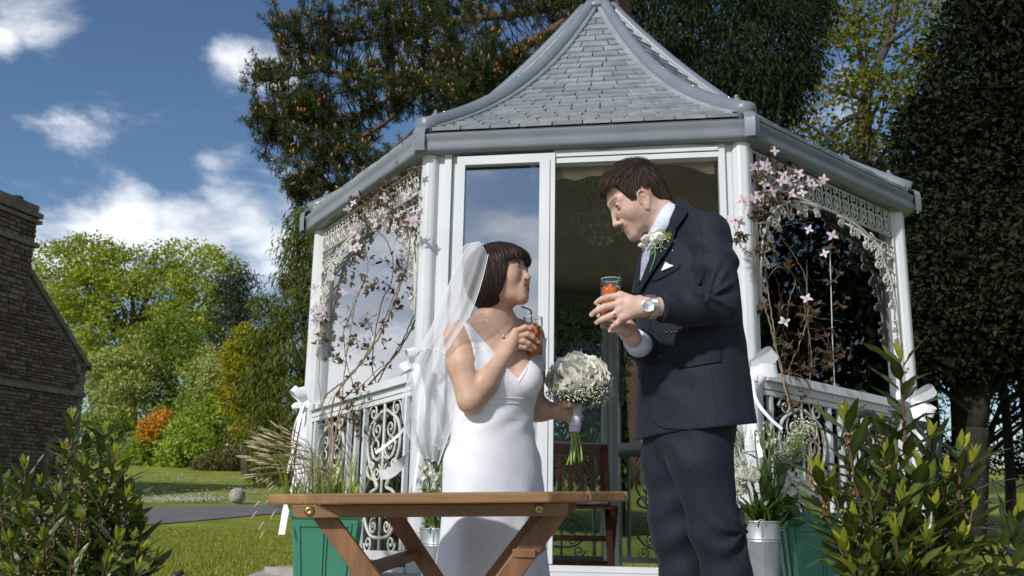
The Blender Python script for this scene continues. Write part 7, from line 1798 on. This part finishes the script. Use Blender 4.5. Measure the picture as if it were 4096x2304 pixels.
def trousers(P):
    x, y, z = P[:, 0], P[:, 1], P[:, 2]
    n_ = chain(P, [U(1766, 1060, 2.83), U(1762, 1160, 2.82), U(1803, 1330, 2.82), U(1830, 1449, 2.83), U(1868, 1700, 2.86), U(1895, 2080, 2.92)], [.098, .090, .076, .068, .062, .060], .03)
    f_ = chain(P, [U(1705, 1060, 2.95), U(1694, 1160, 2.97), U(1702, 1330, 2.98), U(1722, 1449, 2.985), U(1750, 1700, 3.0), U(1770, 2060, 3.03)], [.105, .096, .079, .071, .062, .060], .03)
    kz = U(1830, 1330, 2.82).z; kx_ = U(1860, 1320, 2.82).x
    qx = x - kx_; qz = z - kz; rr = np.sqrt(qx * qx + qz * qz); an = np.arctan2(qz, qx)
    n_ = n_ + .0075 * np.sin(an * 7 + rr * 30) * np.exp(-((rr - .05) / .06) ** 2) + .003 * np.sin((z * 60 + x * 30)) * np.exp(-((z - kz + .02) / .07) ** 2)
    f_ = f_ + .005 * np.sin(z * 55 - x * 35) * np.exp(-((z - kz) / .12) ** 2)
    d = smin(n_, f_, .022); d = smin(d, sph(P, U(1740, 1075, 2.9), .125), .05)
    cr_z = U(1690, 1120, 2.85); d = d + .004 * np.sin((x - cr_z.x) * 60 + (z - cr_z.z) * 45) * np.exp(-(((x - cr_z.x) ** 2 + (z - cr_z.z) ** 2) / .006))
    return np.maximum(d, .03 - z)
VT, FT = sdf_mesh(trousers, (U(1590, 1200, 2.8).x, 2.66, .0), (U(1960, 1400, 2.9).x, 3.16, U(1700, 1010, 2.9).z), .006); VT = relax(VT, FT, 2, .5)
mk('trousers', VT, FT, m_suit, groom)
for (xx, Y_) in ((1895, 2.92), (1770, 3.03)):
    a = U(xx, 2080, Y_); a.z = .04; b = MB(); b.ball(a + Vector((-.10, -.05, 0)), .05, 12, 8, (2.6, 1.0, .85)); b.obj('shoe', pmat('black_leather', (.012, .012, .013), .25) if 'black_leather' not in bpy.data.materials else bpy.data.materials['black_leather'], groom, True)
# collar, tie, shirt front, lapels, pockets, buttons
e1a, e1b = zh(1240, 830, 2.895), zh(900, 1260, 2.895)
cc_ = (e1a + e1b) / 2; e1 = (e1a - e1b).normalized(); hl1 = (e1a - e1b).length / 2; axn = Vector((-e1.z, 0, e1.x)).normalized()
if axn.z < 0: axn = -axn
V = []; n = 40
for k in range(n):
    a = 2 * math.pi * k / n; p = cc_ + e1 * math.cos(a) * hl1 * .98 + Vector((0, 1, 0)) * math.sin(a) * .068
    front = max(0, -math.cos(a))
    V += [p + axn * (.020 - .010 * front), p * 1 + (p - cc_).normalized() * .003 + axn * (.020 - .010 * front), p + (p - cc_).normalized() * .012 - axn * (.022 + .012 * front), p + (p - cc_).normalized() * .008 - axn * .03]
F = [(4 * k + j, 4 * ((k + 1) % n) + j, 4 * ((k + 1) % n) + j + 1, 4 * k + j + 1) for k in range(n) for j in range(3)]
shirt = mk('shirt', V, F, m_shirt, groom)
patch('shirt_front', bvJ, [(D6(560, 640), D6(640, 640)), (D6(520, 700), D6(610, 700)), (D6(505, 770), D6(585, 770)), (D6(495, 850), D6(548, 850)), (D6(486, 930), D6(512, 930))], .004, m_shirt, shirt, 6, 4, rim=False)
patch('tie', bvJ, [(D6(525, 655), D6(568, 660)), (D6(510, 690), D6(566, 705)), (D6(500, 740), D6(560, 755)), (D6(496, 800), D6(550, 810)), (D6(492, 870), D6(532, 880)), (D6(484, 945), D6(500, 950))], .009, m_tie, groom, 6, 4)
patch('lapel', bvJ, [(D6(738, 424), D6(772, 428)), (D6(715, 490), D6(826, 466)), (D6(690, 540), D6(800, 520)), (D6(676, 562), D6(764, 556)), (D6(660, 590), D6(752, 584)), (D6(625, 650), D6(738, 630)), (D6(590, 720), D6(706, 705)), (D6(562, 790), D6(650, 790)), (D6(530, 870), D6(592, 872)), (D6(500, 950), D6(538, 956)), (D6(470, 1035), D6(492, 1035))], .012, m_suit2, groom, 8, 3)
patch('lapel', bvJ, [(D6(500, 735), D6(512, 738)), (D6(480, 800), D6(497, 810)), (D6(458, 890), D6(490, 905)), (D6(440, 980), D6(482, 985)), (D6(432, 1036), D6(470, 1036))], .010, m_suit2, groom, 4, 3)
pipe('seam', bvJ, [D6(826, 468), D6(795, 520), D6(752, 570), D6(705, 545)], .0013, pmat('seam_dark', (.006, .008, .014), .8), jkt, .013)
patch('breast_pocket', bvJ, [(D6(556, 944), D6(556, 958)), (D6(625, 905), D6(628, 932)), (D6(700, 862), D6(704, 890)), (D6(762, 822), D6(764, 848))], .004, m_suit2, groom, 3, 4)
patch('pocket_square', bvJ, [(D6(664, 814), D6(668, 816)), (D6(652, 838), D6(690, 830)), (D6(640, 862), D6(712, 838)), (D6(632, 880), D6(722, 842))], .006, pmat('white_linen', (.74, .74, .80), .7), groom, 5, 3)
patch('pocket_flap', bvJ, [(D7(697, 184), D7(703, 238)), (D7(720, 176), D7(726, 254)), (D7(800, 160), D7(810, 245)), (D7(900, 150), D7(905, 226)), (D7(984, 146), D7(984, 212))], .006, m_suit2, groom, 5, 4)
patch('front_panel', bvJ, [((1627, 921), (1740, 900)), ((1629, 970), (1740, 960)), ((1633, 1015), (1740, 1010)), ((1641, 1046), (1740, 1045)), ((1653, 1064), (1740, 1066)), ((1676, 1078), (1740, 1080))], .007, m_suit, jkt, 10, 4, off1=.0005)
pipe('seam', bvJ, [(1752, 552), (1762, 585), (1768, 630), (1770, 680), (1774, 715)], .0011, bpy.data.materials['seam_dark'], jkt, .0006)
pipe('seam', bvJ, [D7(925, 215), D7(940, 330), D7(955, 450), D7(962, 560)], .0008, bpy.data.materials['seam_dark'], jkt, .0004)
m_btn = pmat('dark_button', (.02, .02, .024), .3)
def button(x, y, r, par):
    h = cast(bvJ, x, y, .004)
    if h is None: return
    b = MB(); b.lathe(h + Vector((0, .004, 0)), [(r, 0), (r, .003), (r * .8, .0045), (r * .7, .003), (0, .003)], 14, axis=Vector((-.2, -1, .1))); b.obj('button', m_btn, par, True)
button(*D7(560, 235), .0095, groom); button(*D6(490, 1320), .0095, groom)
for x, y in ((665, 1318), (700, 1317), (734, 1315), (768, 1312)): button(*D6(x, y), .0062, groom)
# shirt cuffs
def cuff(w_, e_, r0_, r1_, s0, s1, name='cuff'):
    d = (e_ - w_).normalized(); MB().lathe(w_ + d * s0, [(r0_, 0), (r0_ + .002, .001), (r1_, s1 - s0), (r1_ - .004, s1 - s0 - .001), (r0_ - .003, .002)], 24, axis=d).obj(name, m_shirt, shirt, True)
cuff(wR, elGr, .033, .046, .022, .110)
# wrist watch and ring
watch = MB(); wc = z8(878, 628, 2.588); wax = Vector((-.18, -1, .06)).normalized(); m_steel = pmat('steel_watch', (.62, .60, .56), .22, .95); m_dial = pmat('pale_dial', (.72, .73, .70), .35)
watch.lathe(wc, [(.0175, -.006), (.0195, -.003), (.0195, .001), (.0178, .003), (.0165, .0025)], 28, axis=wax); wo = watch.obj('wrist_watch', m_steel, groom, True)
b = MB(); b.lathe(wc + wax * .002, [(.0168, 0), (0, .0001)], 28, axis=wax); b.obj('dial', m_dial, wo)
wx = Vector((1, -.18, 0)); wx = (wx - wax * wx.dot(wax)).normalized(); wz = wx.cross(wax).normalized()
if wz.z < 0: wz = -wz
b = MB(); o_ = wc + wax * .0026
for k in range(12):
    a = k * math.pi / 6; d = wx * math.sin(a) + wz * math.cos(a); b.bar(o_ + d * .0125, o_ + d * .0152, .0008, .0004, tuple(wax))
b.bar(o_, o_ + (wx * -.68 + wz * .73) * .0115, .0009, .0005, tuple(wax)); b.bar(o_, o_ + (wx * -.62 + wz * -.6) * .0085, .0011, .0005, tuple(wax)); b.bar(o_, o_ + (wx * .95 + wz * .35) * .013, .0004, .0004, tuple(wax))
b.bar(o_ - wz * .0095 - wx * .0022, o_ - wz * .0078, .0006, .0004, tuple(wax)); b.bar(o_ - wz * .0095 + wx * .0022, o_ - wz * .0078, .0006, .0004, tuple(wax)); b.obj('watch_hands', m_btn, wo)
b = MB(); axw = (elGl - wG).normalized(); c_ = wG.lerp(elGl, .055); e_u = (Vector((0, 0, 1)) - axw * axw.z).normalized(); e_d = axw.cross(e_u)
for q in range(5):
    b.tube([c_ + axw * (q - 2) * .0045 + e_u * math.cos(a) * .0335 + e_d * math.sin(a) * .0285 for a in np.linspace(0, 2 * math.pi, 33)], .0025, 5, cap=False)
b.obj('bracelet', m_steel, wo, True)
pts, r_ = fg[2]; d = (pts[1] - pts[0]).normalized(); rc = pts[0].lerp(pts[1], .52); x = d.orthogonal().normalized(); y = d.cross(x)
b = MB()
for q in (-1, 0, 1): b.tube([rc + d * q * .0018 + (x * math.cos(a) + y * math.sin(a)) * r_ * 1.14 for a in np.linspace(0, 2 * math.pi, 25)], .0014, 5, cap=False)
b.obj('wedding_ring', m_steel, groom, True)

# ================================================================== drinks, bouquet, buttonhole
m_gl = glassmat('drinking_glass', .03, (.98, .99, .99), 0., 1.12)
m_liq = pmat('amber_drink', (.62, .11, .008), .06, col2=(.80, .30, .03), scale=26)
_t = m_liq.node_tree; _x = _t.nodes.new('ShaderNodeMixShader'); _x.inputs[0].default_value = .38; _tr = _t.nodes.new('ShaderNodeBsdfTransparent'); _tr.inputs[0].default_value = (.95, .50, .16, 1)
_t.links.new(_t.nodes['Principled BSDF'].outputs[0], _x.inputs[1]); _t.links.new(_tr.outputs[0], _x.inputs[2]); _t.links.new(_x.outputs[0], _t.nodes['Material Output'].inputs[0])
m_rim = pmat('glass_rim', (.75, .78, .8), .08, spec=.8, trans=.3)
m_straw = pmat('strawberry', (.60, .03, .015), .35, col2=(.75, .16, .03), scale=60); m_mint = leafmat('mint_leaf', (.05, .16, .02), (.16, .30, .06), .45, .3)
m_blk = pmat('black_straw', (.012, .012, .013), .3); m_ice = pmat('ice', (.85, .88, .9), .08, trans=.8, ior=1.2)
mintm = leaf_mesh('mint_leaf', m_mint, 6, .55, .15, .15, .6, .1)
def drink(label, top, bot, r, straw, fill):
    t = thing('glass_of_drink', label, 'drink', tuple(bot), 'iced drinks with fruit and mint'); ax = (top - bot).normalized(); H = (top - bot).length
    b = MB(); b.lathe(bot, [(r * .90, 0), (r * .93, .003), (r, H - .002), (r, H), (r * .955, H), (r * .955, H - .004), (r * .89, .016), (0, .014)], 32, axis=ax); b.obj('glass', m_gl, t, True); b = MB(); b.tube([top + (Vector((1, 0, 0)) * math.cos(a_) + Vector((0, 1, 0)) * math.sin(a_)) * r * .98 for a_ in np.linspace(0, 6.2832, 33)], .0011, 5, cap=False); b.obj('rim', m_rim, t, True)
    b = MB(); b.lathe(bot, [(0, .003), (r * .88, .003), (r * .90, .012), (0, .0125)], 24, axis=ax); b.obj('glass_base', m_gl, t, True)
    b = MB(); b.lathe(bot, [(0, .017), (r * .872, .017), (r * .935, H * fill), (0, H * fill)], 28, axis=ax); b.obj('liquid', m_liq, t, True)
    x = Vector((1, 0, 0)); y = Vector((0, -1, 0))
    for (dx_, dz, s_) in ((-.35, -.012, .010), (.1, -.022, .009), (-.1, -.002, .009)): 
        b = MB(); b.ball(bot + ax * (H * fill + dz) + x * r * dx_ + y * r * .72, s_, 9, 7, (1, .6, 1.25)); b.obj('strawberry_slice', m_straw, t, True)
    for (dx_, dy_, s_) in ((.45, .3, .010), (.1, -.3, .011)):
        b = MB(); b.box(bot + ax * (H * fill + .001) + x * r * dx_ + y * r * dy_, (s_ * 1.5, s_ * 1.5, s_ * 1.4), Matrix.Rotation(.6, 3, 'Z') @ Matrix.Rotation(.4, 3, 'X')); bevel(b.obj('ice_cube', m_ice, t), .002, 2)
    for a, l_ in ((-.9, .026), (.2, .024), (1.2, .026), (-2.2, .022)):
        d = Vector((math.sin(a) * .9, -.35, .35 + .25 * math.cos(a))); inst('mint_leaf', mintm, basis(bot + ax * (H * fill + .004) + y * r * .35 - x * r * .15, d, (0, -.6, 1), l_), t)
    b = MB(); b.tube(straw, .0026, 8); b.obj('straw', m_blk, t, True); return t
drink('tall amber drink with black straw in the bride\'s right hand', U(1341, 799, 2.905), U(1341, 908, 2.905), .0305, [U(1335, 895, 2.91), U(1337, 800, 2.905), U(1336, 783, 2.905), U(1332, 778, 2.903), U(1311, 771, 2.90)], .76)
drink('amber drink with mint and strawberry between the groom\'s hands', U(1538.5, 703, 2.70), U(1533.5, 818, 2.70), .0315, [U(1530, 800, 2.70), U(1557, 700, 2.715), U(1576, 666, 2.72)], .80)
bq = thing('bridal_bouquet', 'bouquet of big white peonies and gypsophila in the bride\'s left hand', 'bouquet', tuple(U(1447, 1050, 3.0)))
hb, ht = U(1445, 1086, 3.05), U(1450, 1018, 3.055)
b = MB(); axb = (ht - hb).normalized(); b.lathe(hb, [(.0165, -.001), (.018, 0), (.0205, (ht - hb).length * .5), (.0195, (ht - hb).length), (.016, (ht - hb).length + .004)], 18, axis=axb); b.obj('ribbon_wrap', pmat('lilac_white_ribbon', (.68, .67, .82), .45), bq, True)
b = MB()
for q in range(3):
    zq = .012 + q * .018; b.tube([hb + axb * (zq + .006 * a / 6.28) + (Vector((1, 0, 0)) * math.cos(a) + Vector((0, 1, 0)) * math.sin(a)) * .0203 for a in np.linspace(0, 6.283, 25)], .0007, 4)
b.obj('ribbon_edge', pmat('ribbon_edge', (.45, .44, .6), .5), bq, True)
m_fst = pmat('bouquet_stem', (.22, .30, .05), .5, col2=(.30, .36, .09), scale=30)
for k in range(11):
    e = U(1426 + k * 3.9 + random.uniform(-2, 2), random.uniform(1148, 1170), 3.05 + random.uniform(-.03, .03)); a = hb + Vector((random.uniform(-.012, .012), random.uniform(-.012, .012), .004))
    MB().tube(catmull([a, a.lerp(e, .5) + Vector((random.uniform(-.004, .004), 0, 0)), e], 4), .0032, 6).obj('flower_stem', m_fst, bq, True)
cB_ = U(1456, 968, 3.04)
for c, R, n, ax_ in ((cB_ + Vector((.0, -.03, .02)), .095, 84, (.05, -.75, .75)), (cB_ + Vector((-.055, .0, .018)), .062, 50, (-.5, -.5, .7)), (cB_ + Vector((.06, .0, .012)), .062, 50, (.6, -.5, .6))):
    for me, M in peony_items(c, ax_, R, n): inst('petal', me, M, bq)
gc = []
for k in range(40):
    a = k / 40 * 2 * math.pi; gc.append(cB_ + Vector((math.cos(a) * random.uniform(.045, .098), math.sin(a) * .085 - .01, -.034 + random.uniform(-.014, .016))))
gyp(bq, ht + Vector((0, 0, .01)), gc, 36, .030, .0024)
lime = []
for k in range(110):
    a = random.random() * 6.28; p = cB_ + Vector((math.cos(a) * random.uniform(.05, .115), math.sin(a) * .09 - .02, random.uniform(-.045, .0))); lime.append((limem, basis(p, rdir(1)[0], (0, -.5, 1), random.uniform(.008, .014))))
join_inst('lime_leaves', lime, m_lime, bq)
# buttonhole
bo = cast(bvJ, *D6(615, 690), .012); bt_ = thing('buttonhole_flower', 'white flower and gypsophila buttonhole on the groom\'s lapel', 'flower', tuple(bo))
m_wht = pmat('white_bud', (.80, .80, .76), .5, col2=(.74, .76, .62), scale=40)
for (x, y, r, sc) in ((552, 660, .0135, (1, .9, 1.15)), (640, 662, .020, (1.1, .9, 1)), (632, 610, .013, (1.1, .9, .9)), (530, 705, .010, (1.2, .7, .9))):
    c = cast(bvJ, *D6(x, y), .022) or bo; b = MB(); b.ball(c, r, 14, 10, sc); b.obj('bud', m_wht, bt_, True)
    its = [(PET[q % 4], basis(c - Vector((0, .0, r * .9)), Vector((math.cos(q * 2.4) * .5, -abs(math.sin(q * 2.4)) * .6, 1)), (math.cos(q * 2.4), math.sin(q * 2.4), .2), r * 1.8)) for q in range(7)]
    join_inst('petals', its, m_petal, bt_, None)
lime = [(limem, basis((cast(bvJ, *D6(695 + random.uniform(-22, 22), 635 + random.uniform(-25, 22)), .016) or bo), rdir(1)[0], (0, -1, .4), random.uniform(.007, .011))) for k in range(50)]
join_inst('lime_leaves', lime, m_lime, bt_)
b = MB()
for k in range(70): b.ball((cast(bvJ, *D6(random.gauss(620, 45), random.gauss(690, 38)), .022) or bo), .0019, 5, 4)
b.obj('gypsophila', m_gyp, bt_, True, kind='stuff')
lv_ = [(lfm, basis((cast(bvJ, *D6(x, y), .013) or bo), d, (0, -1, .2), l_)) for x, y, d, l_ in ((600, 700, (-.6, -.2, -.5), .035), (640, 735, (.8, -.2, .1), .035), (590, 720, (-.3, -.3, -.8), .03), (690, 700, (.7, -.2, .5), .03))]
join_inst('leaves', lv_, m_green, bt_)
P_ = [cast(bvJ, *D6(*q), .014) or bo for q in ((600, 710), (606, 770), (590, 830), (566, 893))]
MB().tube(catmull(P_, 5), .004, 7, rs=list(np.linspace(.0042, .0026, 16))).obj('bound_stem', pmat('green_tape', (.05, .16, .05), .5), bt_, True)
